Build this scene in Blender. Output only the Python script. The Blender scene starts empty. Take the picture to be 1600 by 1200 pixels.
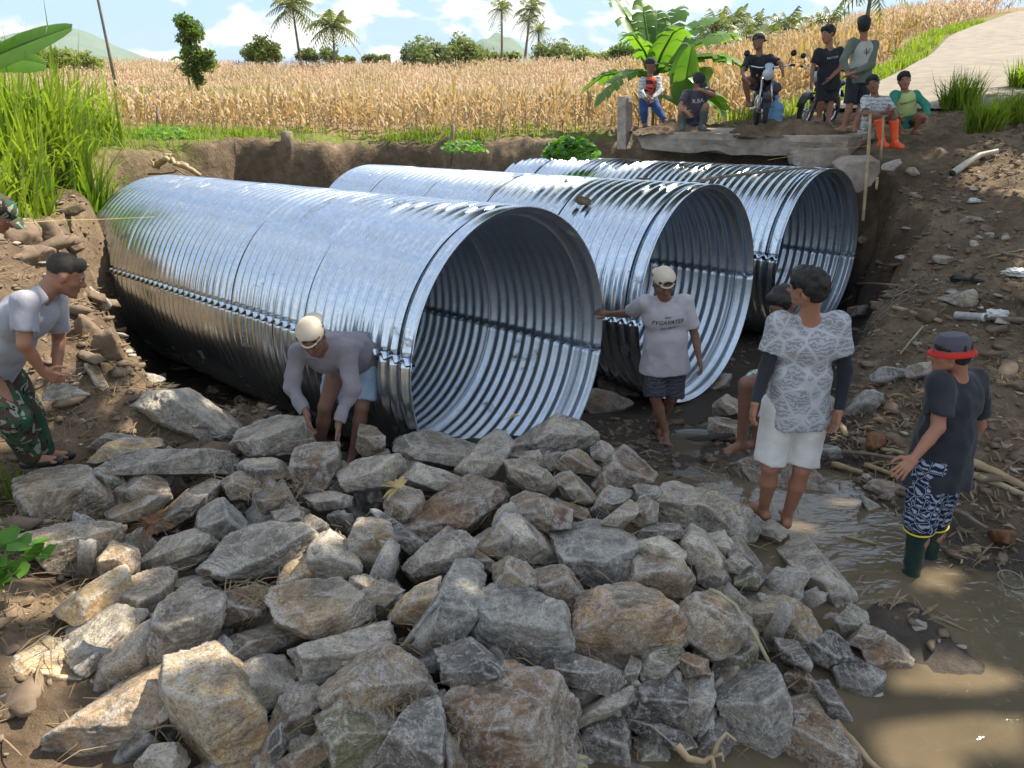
import bpy, bmesh, math, random
import numpy as np
from mathutils import Vector, Matrix
R_ = math.radians
scene = bpy.context.scene
# ------------------------------------------------------------------ camera
CAMZ, PITCH, FPX = 3.37, R_(22.45), 1137.4
cam_d = bpy.data.cameras.new("camera"); cam = bpy.data.objects.new("camera", cam_d)
scene.collection.objects.link(cam)
cam.location = (0, 0, CAMZ); cam.rotation_euler = (math.pi/2 - PITCH, 0, 0)
cam_d.sensor_width = 36; cam_d.lens = FPX/1600*36; cam_d.clip_end = 20000; cam_d.clip_start = 0.05
scene.camera = cam
# ------------------------------------------------------------------ sky and sun
SUN_EL, SUN_DIR = R_(50), Vector((0.86, 0.51, 0))      # the sun stands right of and behind the scene
w = bpy.data.worlds.new("World"); scene.world = w; w.use_nodes = True
nt = w.node_tree; N = nt.nodes; L = nt.links; N.clear()
out = N.new('ShaderNodeOutputWorld'); bg = N.new('ShaderNodeBackground'); bg.inputs[1].default_value = 0.12
sky = N.new('ShaderNodeTexSky'); sky.sky_type = 'NISHITA'; sky.sun_disc = False
sky.sun_elevation = SUN_EL; sky.sun_rotation = math.atan2(SUN_DIR.x, SUN_DIR.y); sky.ozone_density = 1.5; sky.dust_density = .5; sky.air_density = 1.2
tc = N.new('ShaderNodeTexCoord'); mp = N.new('ShaderNodeMapping'); mp.inputs['Scale'].default_value = (1, 1, 2.0); mp.inputs['Location'].default_value = (1.3, 0.4, 0.25)
L.new(tc.outputs['Generated'], mp.inputs[0])
n1 = N.new('ShaderNodeTexNoise'); n1.inputs['Scale'].default_value = 8.; n1.inputs['Detail'].default_value = 9; n1.inputs['Roughness'].default_value = .55
n1.inputs['Distortion'].default_value = .25
L.new(mp.outputs[0], n1.inputs[0])
cr = N.new('ShaderNodeValToRGB'); cr.color_ramp.elements[0].position = .485; cr.color_ramp.elements[1].position = .55
L.new(n1.outputs[0], cr.inputs[0])
n2 = N.new('ShaderNodeTexNoise'); n2.inputs['Scale'].default_value = 8; n2.inputs['Detail'].default_value = 6
L.new(mp.outputs[0], n2.inputs[0])
cc = N.new('ShaderNodeValToRGB'); cc.color_ramp.elements[0].position = .35; cc.color_ramp.elements[1].position = .6
cc.color_ramp.elements[0].color = (2.9, 2.95, 3.05, 1); cc.color_ramp.elements[1].color = (4.6, 4.5, 4.3, 1)
L.new(n2.outputs[0], cc.inputs[0])
mx = N.new('ShaderNodeMix'); mx.data_type = 'RGBA'
blue = N.new('ShaderNodeMix'); blue.data_type = 'RGBA'; blue.inputs['B'].default_value = (1.5, 2.4, 3.5, 1)
sp_ = N.new('ShaderNodeSeparateXYZ'); L.new(tc.outputs['Generated'], sp_.inputs[0]); lo = N.new('ShaderNodeMapRange'); lo.inputs[1].default_value = .05; lo.inputs[2].default_value = .5; lo.inputs[3].default_value = .95; lo.inputs[4].default_value = .25
L.new(sp_.outputs[2], lo.inputs[0]); L.new(lo.outputs[0], blue.inputs['Factor']); L.new(sky.outputs[0], blue.inputs['A'])
L.new(cr.outputs[0], mx.inputs['Factor']); L.new(blue.outputs['Result'], mx.inputs['A']); L.new(cc.outputs[0], mx.inputs['B'])
L.new(mx.outputs['Result'], bg.inputs[0]); L.new(bg.outputs[0], out.inputs[0])
sd = bpy.data.lights.new("sun", 'SUN'); sd.energy = 4.4; sd.angle = R_(0.5); sd.color = (1, .91, .76)
sun = bpy.data.objects.new("sun", sd); scene.collection.objects.link(sun)
sdir = Vector((SUN_DIR.x*math.cos(SUN_EL), SUN_DIR.y*math.cos(SUN_EL), math.sin(SUN_EL)))
sun.rotation_euler = sdir.to_track_quat('Z', 'Y').to_euler()
sun.location = (8, 8, 30)
scene.view_settings.view_transform = 'Standard'; scene.view_settings.look = 'None'
scene.view_settings.exposure = 1.32; scene.view_settings.gamma = 1
scene.cycles.max_bounces = 8; scene.cycles.transparent_max_bounces = 8
# ------------------------------------------------------------------ helpers
rng = random.Random(7)
CT, ST = math.cos(PITCH), math.sin(PITCH)
def pix(px, py, D):
    dx, dy = (px-800)/FPX, -(py-600)/FPX
    zc = D/(CT + dy*ST)
    return np.array([dx*zc, D, CAMZ - zc*ST + dy*zc*CT])
def pixz(px, py, z):
    dx, dy = (px-800)/FPX, -(py-600)/FPX
    zc = (z-CAMZ)/(-ST + dy*CT)
    return np.array([dx*zc, zc*(CT+dy*ST), z])
CF = np.array([0, CT, -ST]); CU = np.array([0, ST, CT]); CX = np.array([1., 0, 0])
def unit(v): v = np.asarray(v, float); return v/(np.linalg.norm(v)+1e-12)
def hsh(i, s):
    x = np.sin(i*12.9898 + s*78.233)*43758.5453
    return x - np.floor(x)
def vnoise(P, s=0):                       # smooth value noise in -1..1
    P = np.asarray(P, float); I = np.floor(P); F = P-I; F = F*F*(3-2*F)
    r = 0
    for a in (0, 1):
        for b in (0, 1):
            for c in (0, 1):
                wgt = (F[..., 0] if a else 1-F[..., 0])*(F[..., 1] if b else 1-F[..., 1])*(F[..., 2] if c else 1-F[..., 2])
                k = (I[..., 0]+a)*1.0 + (I[..., 1]+b)*57.0 + (I[..., 2]+c)*113.0
                r = r + wgt*hsh(k, s)
    return r*2-1
def fbm(P, o=3, s=0):
    r = 0; a = 1.; P = np.asarray(P, float)
    for i in range(o):
        r = r + a*vnoise(P*(2.03**i)+i*7.1, s+i); a *= .5
    return r
def tag(o, label=None, cat=None, group=None, kind=None):
    if label: o['label'] = label
    if cat: o['category'] = cat
    if group: o['group'] = group
    if kind: o['kind'] = kind
    return o
def link(o, parent=None):
    scene.collection.objects.link(o)
    if parent is not None: o.parent = parent
    return o
def mesh_np(name, V, F, mats=None, parent=None, smooth=True, mi=None, origin=None):
    """V (n,3) world coords, F (m,3|4) int array or list of face lists; origin -> the object's location"""
    V = np.asarray(V, float)
    if origin is None: origin = np.zeros(3)
    V = V - np.asarray(origin)
    me = bpy.data.meshes.new(name)
    if isinstance(F, np.ndarray):
        me.vertices.add(len(V)); me.vertices.foreach_set('co', V.astype(np.float32).ravel())
        k = F.shape[1]
        me.loops.add(F.size); me.loops.foreach_set('vertex_index', F.astype(np.int32).ravel())
        me.polygons.add(len(F)); me.polygons.foreach_set('loop_start', np.arange(0, F.size, k, dtype=np.int32))
        me.update(calc_edges=True)
    else:
        me.from_pydata(V.tolist(), [], F); me.update()
    if smooth: me.polygons.foreach_set('use_smooth', np.ones(len(me.polygons), bool))
    if mats is not None:
        for m in (mats if isinstance(mats, (list, tuple)) else [mats]): me.materials.append(m)
    if mi is not None: me.polygons.foreach_set('material_index', np.asarray(mi, np.int32))
    me.validate()
    o = bpy.data.objects.new(name, me); link(o)
    o.location = Vector(origin)
    if parent is not None:
        o.parent = parent; o.location = Vector(origin) - parent.location
    return o
def empty(name, loc):
    o = bpy.data.objects.new(name, None); o.empty_display_size = .2; o.location = Vector(loc); return link(o)
class MB:                                  # mesh builder: boxes, tubes, ribbons gathered into one mesh
    def __init__(s): s.V = []; s.F = []
    def add(s, V, F):
        n = len(s.V); s.V += [tuple(map(float, v)) for v in V]; s.F += [[i+n for i in f] for f in F]; return s
    def tube(s, pts, rad, seg=10, cap=True):
        pts = [np.array(p, float) for p in pts]; n = len(pts)
        rad = [rad]*n if np.isscalar(rad) else rad
        t0 = unit(pts[1]-pts[0]); a = np.array([0, 0, 1.]) if abs(t0[2]) < .9 else np.array([1., 0, 0])
        u = unit(np.cross(a, t0)); V = []
        for i in range(n):
            t = unit(pts[min(i+1, n-1)]-pts[max(i-1, 0)]); u = unit(u-t*u.dot(t)); v = np.cross(t, u)
            for k in range(seg):
                an = 2*math.pi*k/seg; V.append(pts[i]+rad[i]*(math.cos(an)*u+math.sin(an)*v))
        F = [[i*seg+k, i*seg+(k+1) % seg, (i+1)*seg+(k+1) % seg, (i+1)*seg+k] for i in range(n-1) for k in range(seg)]
        if cap: F += [list(range(seg))[::-1], [(n-1)*seg+k for k in range(seg)]]
        return s.add(V, F)
    def box(s, c, h, ax=None):
        ax = np.eye(3) if ax is None else np.array(ax); c = np.array(c, float); V = []
        for i in (-1, 1):
            for j in (-1, 1):
                for k in (-1, 1): V.append(c+i*h[0]*ax[0]+j*h[1]*ax[1]+k*h[2]*ax[2])
        return s.add(V, [[0, 1, 3, 2], [4, 6, 7, 5], [0, 4, 5, 1], [2, 3, 7, 6], [0, 2, 6, 4], [1, 5, 7, 3]])
    def lathe(s, c, prof, ax=(0, 0, 1), seg=24):
        ax = unit(ax); a = np.array([1., 0, 0]) if abs(ax[0]) < .9 else np.array([0, 1., 0])
        u = unit(np.cross(ax, a)); v = np.cross(ax, u); V = []; c = np.array(c, float)
        for r, z in prof:
            for k in range(seg):
                an = 2*math.pi*k/seg; V.append(c+ax*z+r*(math.cos(an)*u+math.sin(an)*v))
        n = len(prof)
        F = [[i*seg+k, i*seg+(k+1) % seg, (i+1)*seg+(k+1) % seg, (i+1)*seg+k] for i in range(n-1) for k in range(seg)]
        return s.add(V, F)
    def torus(s, c, ax, R, r, seg=28, ts=8):
        ax = unit(ax); a = np.array([1., 0, 0]) if abs(ax[0]) < .9 else np.array([0, 1., 0])
        u = unit(np.cross(ax, a)); v = np.cross(ax, u); V = []; c = np.array(c, float)
        for i in range(seg):
            an = 2*math.pi*i/seg; d = math.cos(an)*u+math.sin(an)*v
            for k in range(ts):
                b = 2*math.pi*k/ts; V.append(c+d*(R+r*math.cos(b))+ax*r*math.sin(b))
        F = [[i*ts+k, i*ts+(k+1) % ts, ((i+1) % seg)*ts+(k+1) % ts, ((i+1) % seg)*ts+k] for i in range(seg) for k in range(ts)]
        return s.add(V, F)
    def build(s, name, mat, parent=None, smooth=True, origin=None):
        if origin is None: origin = parent.location if parent is not None else np.array(s.V[0] if s.V else (0, 0, 0))
        return mesh_np(name, s.V, s.F, mat, parent, smooth, origin=np.array(origin))
def copy_tree(o, parent=None):
    c = o.copy(); scene.collection.objects.link(c); c.parent = parent
    for ch in list(o.children): copy_tree(ch, c)
    return c
# ------------------------------------------------------------------ materials
class NT:
    def __init__(s, name, rough=.8, metal=0., spec=.3):
        s.m = bpy.data.materials.new(name); s.m.use_nodes = True; s.t = s.m.node_tree; s.N = s.t.nodes; s.L = s.t.links
        s.b = s.N['Principled BSDF']; s.b.inputs['Roughness'].default_value = rough; s.b.inputs['Metallic'].default_value = metal
        s.b.inputs['Specular IOR Level'].default_value = spec
        s.tc = s.N.new('ShaderNodeTexCoord')
    def n(s, typ, **k):
        x = s.N.new(typ)
        for a, b in k.items(): setattr(x, a, b)
        return x
    def noise(s, scale, detail=4, rough=.55, coord='Object', vec=None, dist=0, stretch=None):
        x = s.n('ShaderNodeTexNoise'); x.inputs['Scale'].default_value = scale; x.inputs['Detail'].default_value = detail
        x.inputs['Roughness'].default_value = rough; x.inputs['Distortion'].default_value = dist
        src = vec if vec is not None else s.tc.outputs[coord]
        if stretch:
            mp = s.n('ShaderNodeMapping'); mp.inputs['Scale'].default_value = stretch; s.L.new(src, mp.inputs[0]); src = mp.outputs[0]
        s.L.new(src, x.inputs['Vector']); return x.outputs[0]
    def ramp(s, fac, stops):
        r = s.n('ShaderNodeValToRGB'); e = r.color_ramp.elements
        while len(e) < len(stops): e.new(.5)
        for i, (p, c) in enumerate(stops):
            e[i].position = p; e[i].color = (c, c, c, 1) if np.isscalar(c) else (c[0], c[1], c[2], 1)
        s.L.new(fac, r.inputs[0]); return r.outputs[0]
    def mix(s, fac, a, b, mode='MIX'):
        x = s.n('ShaderNodeMix', data_type='RGBA', blend_type=mode)
        for nm, v in (('Factor', fac), ('A', a), ('B', b)):
            i = x.inputs[nm]
            if isinstance(v, bpy.types.NodeSocket): s.L.new(v, i)
            elif nm == 'Factor': i.default_value = v
            else: i.default_value = (v[0], v[1], v[2], 1) if not np.isscalar(v) else (v, v, v, 1)
        return x.outputs['Result']
    def math(s, op, a, b=0.):
        x = s.n('ShaderNodeMath', operation=op)
        for i, v in enumerate((a, b)):
            if isinstance(v, bpy.types.NodeSocket): s.L.new(v, x.inputs[i])
            else: x.inputs[i].default_value = v
        return x.outputs[0]
    def color(s, c):
        if isinstance(c, bpy.types.NodeSocket): s.L.new(c, s.b.inputs['Base Color'])
        else: s.b.inputs['Base Color'].default_value = (c[0], c[1], c[2], 1)
        return s
    def bump(s, h, strength=.5, dist=.01, prev=None):
        x = s.n('ShaderNodeBump'); x.inputs['Strength'].default_value = strength; x.inputs['Distance'].default_value = dist
        s.L.new(h, x.inputs['Height'])
        if prev is not None: s.L.new(prev, x.inputs['Normal'])
        s.L.new(x.outputs[0], s.b.inputs['Normal']); return x.outputs[0]
    def rand(s): return s.n('ShaderNodeObjectInfo').outputs['Random']
    def transl(s, col, fac=.4):             # thin leaf: part of the light passes through
        tr = s.n('ShaderNodeBsdfTranslucent'); mxs = s.n('ShaderNodeMixShader'); mxs.inputs[0].default_value = fac
        if isinstance(col, bpy.types.NodeSocket): s.L.new(col, tr.inputs[0])
        else: tr.inputs[0].default_value = (*col, 1)
        o = s.N['Material Output']; s.L.new(s.b.outputs[0], mxs.inputs[1]); s.L.new(tr.outputs[0], mxs.inputs[2]); s.L.new(mxs.outputs[0], o.inputs[0])
        return s
def simple(name, c, c2=None, scale=8, rough=.8, metal=0., bump=0., bdist=.004, spec=.3, bscale=None):
    k = NT(name, rough, metal, spec)
    f = k.noise(scale, 5)
    k.color(k.mix(k.ramp(f, [(.35, 0.), (.65, 1.)]), c, c2 if c2 else tuple(x*.75 for x in c)))
    if bump: k.bump(k.noise(bscale or scale*4, 5), bump, bdist)
    return k.m
def leafmat(name, c1, c2, scale=3, tr=.45, trc=None, rough=.5, c3=None):
    k = NT(name, rough, 0, .3)
    f = k.noise(scale, 4, coord='Object'); c = k.mix(k.ramp(f, [(.3, 0.), (.7, 1.)]), c1, c2)
    if c3: c = k.mix(k.ramp(k.noise(scale*.35, 2), [(.5, 0.), (.62, 1.)]), c, c3)
    k.color(c); k.transl(k.mix(1., c, trc or (1.5, 1.6, .6), 'MULTIPLY'), tr)
    return k.m
# rock: grey quarry stone; object colour tints it, pale chipped edges and dusty patches
def rockmat():
    k = NT('quarry_stone', .88, 0, .25)
    oi = k.n('ShaderNodeObjectInfo'); add = k.n('ShaderNodeVectorMath', operation='ADD')
    sc = k.n('ShaderNodeVectorMath', operation='SCALE'); sc.inputs['Scale'].default_value = 37.
    cmb = k.n('ShaderNodeCombineXYZ'); k.L.new(oi.outputs['Random'], cmb.inputs[0]); k.L.new(oi.outputs['Random'], cmb.inputs[2])
    k.L.new(cmb.outputs[0], sc.inputs[0]); k.L.new(k.tc.outputs['Object'], add.inputs[0]); k.L.new(sc.outputs[0], add.inputs[1]); v = add.outputs[0]
    a = k.noise(5, 6, .6, vec=v, dist=.6); b = k.noise(22, 6, .7, vec=v); c = k.noise(2.6, 5, .6, vec=v, dist=1.); d = k.noise(90, 3, .7, vec=v)
    base = k.mix(k.ramp(a, [(.38, 0.), (.60, 1.)]), (.19, .175, .152), (.39, .355, .295))
    base = k.mix(1., base, k.ramp(b, [(.3, .62), (.7, 1.3)]), 'MULTIPLY')
    tint = k.mix(k.ramp(c, [(.42, 0.), (.56, 1.)]), base, k.mix(1., base, k.mix(1., (1.9, 1.9, 1.9), oi.outputs['Color'], 'MULTIPLY'), 'MULTIPLY'))
    tint = k.mix(.55, tint, k.mix(1., tint, k.mix(1., (1.8, 1.8, 1.8), oi.outputs['Color'], 'MULTIPLY'), 'MULTIPLY'))
    wv = k.noise(4, 10, .8, vec=v, dist=2.2)
    dust = k.mix(k.ramp(wv, [(.53, 0.), (.64, .6)]), tint, (.46, .435, .39))
    vein = k.ramp(k.noise(2.2, 7, .7, vec=v, dist=1.2), [(.485, 0.), (.5, .7), (.515, 0.)]); dust = k.mix(vein, dust, (.52, .5, .46))
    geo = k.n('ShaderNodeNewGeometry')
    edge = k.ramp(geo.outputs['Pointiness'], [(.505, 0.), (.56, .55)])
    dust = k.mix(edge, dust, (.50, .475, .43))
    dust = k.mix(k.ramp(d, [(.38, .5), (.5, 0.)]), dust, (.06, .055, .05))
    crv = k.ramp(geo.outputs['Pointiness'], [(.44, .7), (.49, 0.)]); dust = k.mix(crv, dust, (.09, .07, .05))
    mud = k.mix(k.ramp(k.noise(3.6, 5, .75, vec=v), [(.62, 0.), (.69, .6)]), dust, (.23, .165, .11))
    k.color(mud)
    n1 = k.bump(k.noise(9, 8, .68, vec=v, dist=.4), .7, .035)
    n2 = k.bump(k.noise(48, 5, .75, vec=v), .8, .008, n1)
    return k.m
M = {}
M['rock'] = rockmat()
k = NT('earth', .95, 0, .15)
big = k.noise(.9, 5, .6); mid = k.noise(6, 7, .7); fine = k.noise(40, 5, .75)
c = k.mix(k.ramp(big, [(.35, 0.), (.65, 1.)]), (.11, .077, .05), (.215, .157, .103))
c = k.mix(1., c, k.ramp(mid, [(.25, .5), (.75, 1.45)]), 'MULTIPLY')
c = k.mix(k.ramp(fine, [(.6, 0.), (.72, .6)]), c, (.33, .27, .2))
# attribute paints: grass / mud / road vary with the ground's own cover
at = k.n('ShaderNodeAttribute'); at.attribute_name = 'cover'; sep = k.n('ShaderNodeSeparateColor'); k.L.new(at.outputs['Color'], sep.inputs[0])
g = k.mix(mid, (.07, .1, .02), (.2, .22, .05)); c = k.mix(sep.outputs[1], c, g)
fieldc = k.mix(k.noise(3, 6, .7), (.17, .11, .06), (.33, .24, .13)); c = k.mix(sep.outputs[0], c, fieldc)
mudc = k.mix(mid, (.05, .04, .032), (.1, .083, .066)); c = k.mix(sep.outputs[2], c, mudc)
k.color(c)
rg = k.mix(sep.outputs[2], (.95, .95, .95), (.45, .45, .45)); k.L.new(rg, k.b.inputs['Roughness'])
nb = k.bump(k.noise(5, 8, .7), .9, .08); k.bump(k.noise(38, 5, .75), .8, .012, nb)
M['earth'] = k.m
k = NT('water', .07, 0, .5)
k.color(k.mix(k.ramp(k.noise(.8, 4), [(.35, 0.), (.65, 1.)]), (.10, .078, .05), (.155, .12, .075)))
nb = k.bump(k.noise(6, 3, .5, stretch=(1, 1.8, 1), dist=.6), .28, .03); k.bump(k.noise(30, 3, .5), .2, .006, nb)
M['water'] = k.m
# galvanised steel with spangle, scratches and dried mud
k = NT('galvanised_steel', .35, 1., .5)
sp = k.n('ShaderNodeTexVoronoi'); sp.inputs['Scale'].default_value = 38; k.L.new(k.tc.outputs['Object'], sp.inputs['Vector'])
spc = k.n('ShaderNodeSeparateColor'); k.L.new(sp.outputs['Color'], spc.inputs[0])
c = k.mix(spc.outputs[0], (.52, .60, .68), (.62, .69, .76))
streak = k.noise(3, 6, .65, dist=.8); c = k.mix(k.ramp(streak, [(.4, 0.), (.7, .45)]), c, (.5, .5, .5))
dirt = k.math('MULTIPLY', k.ramp(k.noise(2.2, 8, .72, dist=.7), [(.6, 0.), (.72, 1.)]), k.ramp(k.noise(30, 4, .7), [(.4, .2), (.6, 1.)]))
c = k.mix(dirt, c, (.16, .12, .085)); k.color(c)
rr = k.mix(k.noise(6, 6, .7), (.14, .14, .14), (.29, .29, .29)); rr = k.mix(dirt, rr, (.9, .9, .9)); k.L.new(rr, k.b.inputs['Roughness'])
k.L.new(k.ramp(dirt, [(0., 1.), (1., .1)]), k.b.inputs['Metallic'])
nb = k.bump(k.noise(2.2, 3, .5), .25, .02); k.bump(k.noise(25, 4, .6), .06, .003, nb)
M['steel'] = k.m
M['steel_in'] = k.m.copy(); M['steel_in'].name = 'galvanised_steel_inner'
for n_ in M['steel_in'].node_tree.nodes:
    if n_.type == 'MIX' and abs(n_.inputs['A'].default_value[0]-.14) < 1e-4: n_.inputs['A'].default_value = (.36, .36, .36, 1); n_.inputs['B'].default_value = (.5, .5, .5, 1)
M['bolt'] = simple('bolt_steel', (.35, .36, .38), rough=.4, metal=.9)
M['concrete'] = simple('old_concrete', (.42, .35, .29), (.25, .2, .16), 5, .95, bump=.9, bdist=.03, bscale=18)
M['roadc'] = simple('road_concrete', (.26, .225, .18), (.19, .165, .135), 2.2, .95, bump=.4, bdist=.01)
M['wood'] = simple('grey_wood', (.25, .2, .14), (.14, .11, .08), 9, .9, bump=.6, bdist=.01)
M['palewood'] = simple('pale_wood', (.42, .32, .19), (.28, .2, .11), 9, .85, bump=.5, bdist=.006)
M['bamboo'] = simple('bamboo', (.36, .33, .2), (.27, .23, .13), 6, .7)
M['straw'] = leafmat('dry_straw', (.34, .26, .15), (.2, .14, .075), 5, .25, (1.2, 1., .7), .85)
M['husk'] = leafmat('corn_husk', (.6, .47, .22), (.45, .33, .15), 9, .3, (1.2, 1., .6), .8)
M['fibre'] = simple('coconut_fibre', (.2, .1, .045), (.1, .05, .025), 20, .95, bump=.8, bdist=.01)
M['root'] = simple('dry_root', (.27, .2, .13), (.16, .11, .07), 14, .95, bump=.6, bdist=.006)
M['corn'] = leafmat('dry_corn_leaf', (.54, .43, .28), (.36, .28, .17), 3, .35, (1.2, 1., .6), .8, c3=(.36, .3, .1))
M['cornf'] = leafmat('dry_corn_far', (.50, .39, .28), (.34, .26, .18), .6, .3, (1.2, 1., .7), .85, c3=(.33, .29, .17))
M['grass'] = leafmat('grass_blade', (.1, .17, .02), (.24, .3, .035), .9, .5)
M['tallgrass'] = leafmat('tall_grass_blade', (.09, .17, .02), (.28, .33, .04), .7, .5)
M['weed'] = leafmat('weed_leaf', (.06, .17, .025), (.12, .26, .04), 2, .4)
M['banana'] = leafmat('banana_leaf', (.06, .16, .035), (.16, .27, .05), 1.2, .45, (1.7, 1.8, .5), .35)
M['bananastem'] = simple('banana_stem', (.2, .22, .07), (.14, .1, .05), 5, .7)
M['palm'] = leafmat('palm_frond', (.10, .13, .05), (.2, .22, .09), .8, .3)
M['trunk'] = simple('palm_trunk', (.22, .19, .15), (.13, .11, .085), 3, .95)
M['bark'] = simple('bark', (.12, .09, .065), (.07, .05, .04), 6, .95, bump=.8, bdist=.02)
M['treeleaf'] = leafmat('tree_leaf', (.07, .13, .03), (.16, .22, .05), .5, .4)
M['bushleaf'] = leafmat('bush_leaf', (.13, .18, .05), (.26, .28, .08), .35, .4)
M['darkleaf'] = leafmat('dark_tree_leaf', (.11, .15, .07), (.2, .23, .11), .4, .4)
M['hills'] = simple('forest_hill', (.07, .12, .07), (.11, .15, .08), .02, .95)
M['pvc'] = simple('grey_pvc', (.5, .46, .38), (.36, .31, .24), 9, .5)
M['white'] = simple('white_plastic', (.62, .62, .6), (.45, .43, .4), 12, .5)
M['black'] = simple('black_plastic', (.02, .02, .022), (.035, .035, .035), 12, .45)
M['rubber'] = simple('rubber', (.022, .022, .022), (.04, .038, .035), 12, .75)
M['string'] = simple('yellow_string', (.5, .38, .12), rough=.8)
M['wire'] = simple('galvanised_wire', (.3, .28, .25), rough=.5, metal=.6)
# clothes and skin
def cloth(name, c, c2=None, scale=60, bump=.25):
    k = NT(name, .92, 0, .15); k.b.inputs['Sheen Weight'].default_value = .12
    f = k.noise(7, 4); cc = k.mix(k.ramp(f, [(.35, 0.), (.7, 1.)]), c, c2 if c2 else tuple(x*.82 for x in c))
    k.color(cc); k.bump(k.noise(14, 4, .6), bump, .02); return k.m
def skin(name, c):
    k = NT(name, .55, 0, .4); k.b.inputs['Subsurface Weight'].default_value = .08; k.b.inputs['Subsurface Scale'].default_value = .02
    f = k.noise(11, 4); k.color(k.mix(f, c, tuple(x*.62 for x in c))); k.bump(k.noise(60, 3), .15, .003); return k.m
def camo(name):
    k = NT(name, .9, 0, .15)
    a = k.noise(8, 2, .5, dist=1.5); b = k.noise(7, 2, .5, vec=None, dist=1.8, stretch=(1, 1, 1.3))
    d = k.noise(11, 2, .5, dist=2.2, stretch=(1.2, .8, 1))
    c = k.mix(k.ramp(a, [(.49, 0.), (.5, 1.)]), (.03, .085, .05), (.075, .05, .035))
    c = k.mix(k.ramp(b, [(.57, 0.), (.58, 1.)]), c, (.25, .25, .2)); c = k.mix(k.ramp(d, [(.6, 0.), (.61, 1.)]), c, (.02, .025, .02))
    k.color(c); k.bump(k.noise(14, 4), .3, .02); return k.m
def ornament(name, ground, ink, scale=8):
    k = NT(name, .9, 0, .15); wv = k.n('ShaderNodeTexWave', wave_type='RINGS'); wv.inputs['Scale'].default_value = scale*1.5; wv.inputs['Distortion'].default_value = 9
    wv.inputs['Detail'].default_value = 3; wv.inputs['Detail Scale'].default_value = 2.5; k.L.new(k.tc.outputs['Object'], wv.inputs[0])
    vo = k.n('ShaderNodeTexVoronoi', feature='DISTANCE_TO_EDGE'); vo.inputs['Scale'].default_value = scale; k.L.new(k.tc.outputs['Object'], vo.inputs['Vector'])
    m = k.math('MULTIPLY', k.ramp(wv.outputs[0], [(.35, 1.), (.6, .25)]), k.ramp(vo.outputs[0], [(.06, 0.), (.09, 1.)])); line = k.ramp(vo.outputs[0], [(.045, 0.), (.06, 1.), (.075, 0.)])
    k.color(k.mix(k.math('MAXIMUM', k.math('MULTIPLY', m, .8), k.math('MULTIPLY', line, .7)), ground, ink)); k.bump(k.noise(12, 4), .3, .02); return k.m
def patterned(name, ground, ink, scale=9, thr=.045, dist=2.5):
    """printed cloth: inked curling lines on a plain ground"""
    k = NT(name, .9, 0, .15)
    wv = k.n('ShaderNodeTexWave', wave_type='RINGS'); wv.inputs['Scale'].default_value = scale*.55; wv.inputs['Distortion'].default_value = dist*3
    wv.inputs['Detail'].default_value = 2; wv.inputs['Detail Scale'].default_value = 1.4; k.L.new(k.tc.outputs['Object'], wv.inputs[0])
    vo = k.n('ShaderNodeTexVoronoi', feature='DISTANCE_TO_EDGE'); vo.inputs['Scale'].default_value = scale; k.L.new(k.tc.outputs['Object'], vo.inputs['Vector'])
    m = k.math('MULTIPLY', k.ramp(wv.outputs[0], [(.30, 1.), (.5, 0.)]), k.ramp(vo.outputs[0], [(.08, 0.), (.12, 1.)]))
    e = k.ramp(vo.outputs[0], [(thr*.5, 1.), (thr, 0.)]); f = k.math('MAXIMUM', m, e)
    k.color(k.mix(k.math('MULTIPLY', f, .8), ground, ink)); k.bump(k.noise(12, 4), .3, .02); return k.m
M['skin'] = skin('brown_skin', (.36, .17, .10)); M['skin_dark'] = skin('dark_brown_skin', (.235, .115, .072)); M['skin_mid'] = skin('tan_skin', (.42, .2, .125))
M['hair'] = simple('black_hair', (.012, .011, .011), (.03, .027, .025), 40, .6, bump=.6, bdist=.006)
M['hair_short'] = simple('cropped_hair', (.03, .024, .02), (.05, .038, .03), 60, .8, bump=.4, bdist=.003)
M['eye'] = simple('eye', (.02, .013, .01), rough=.25); M['eyewhite'] = simple('eye_white', (.5, .47, .43), rough=.3)
M['lip'] = simple('lip', (.22, .08, .06), rough=.5)
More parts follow.
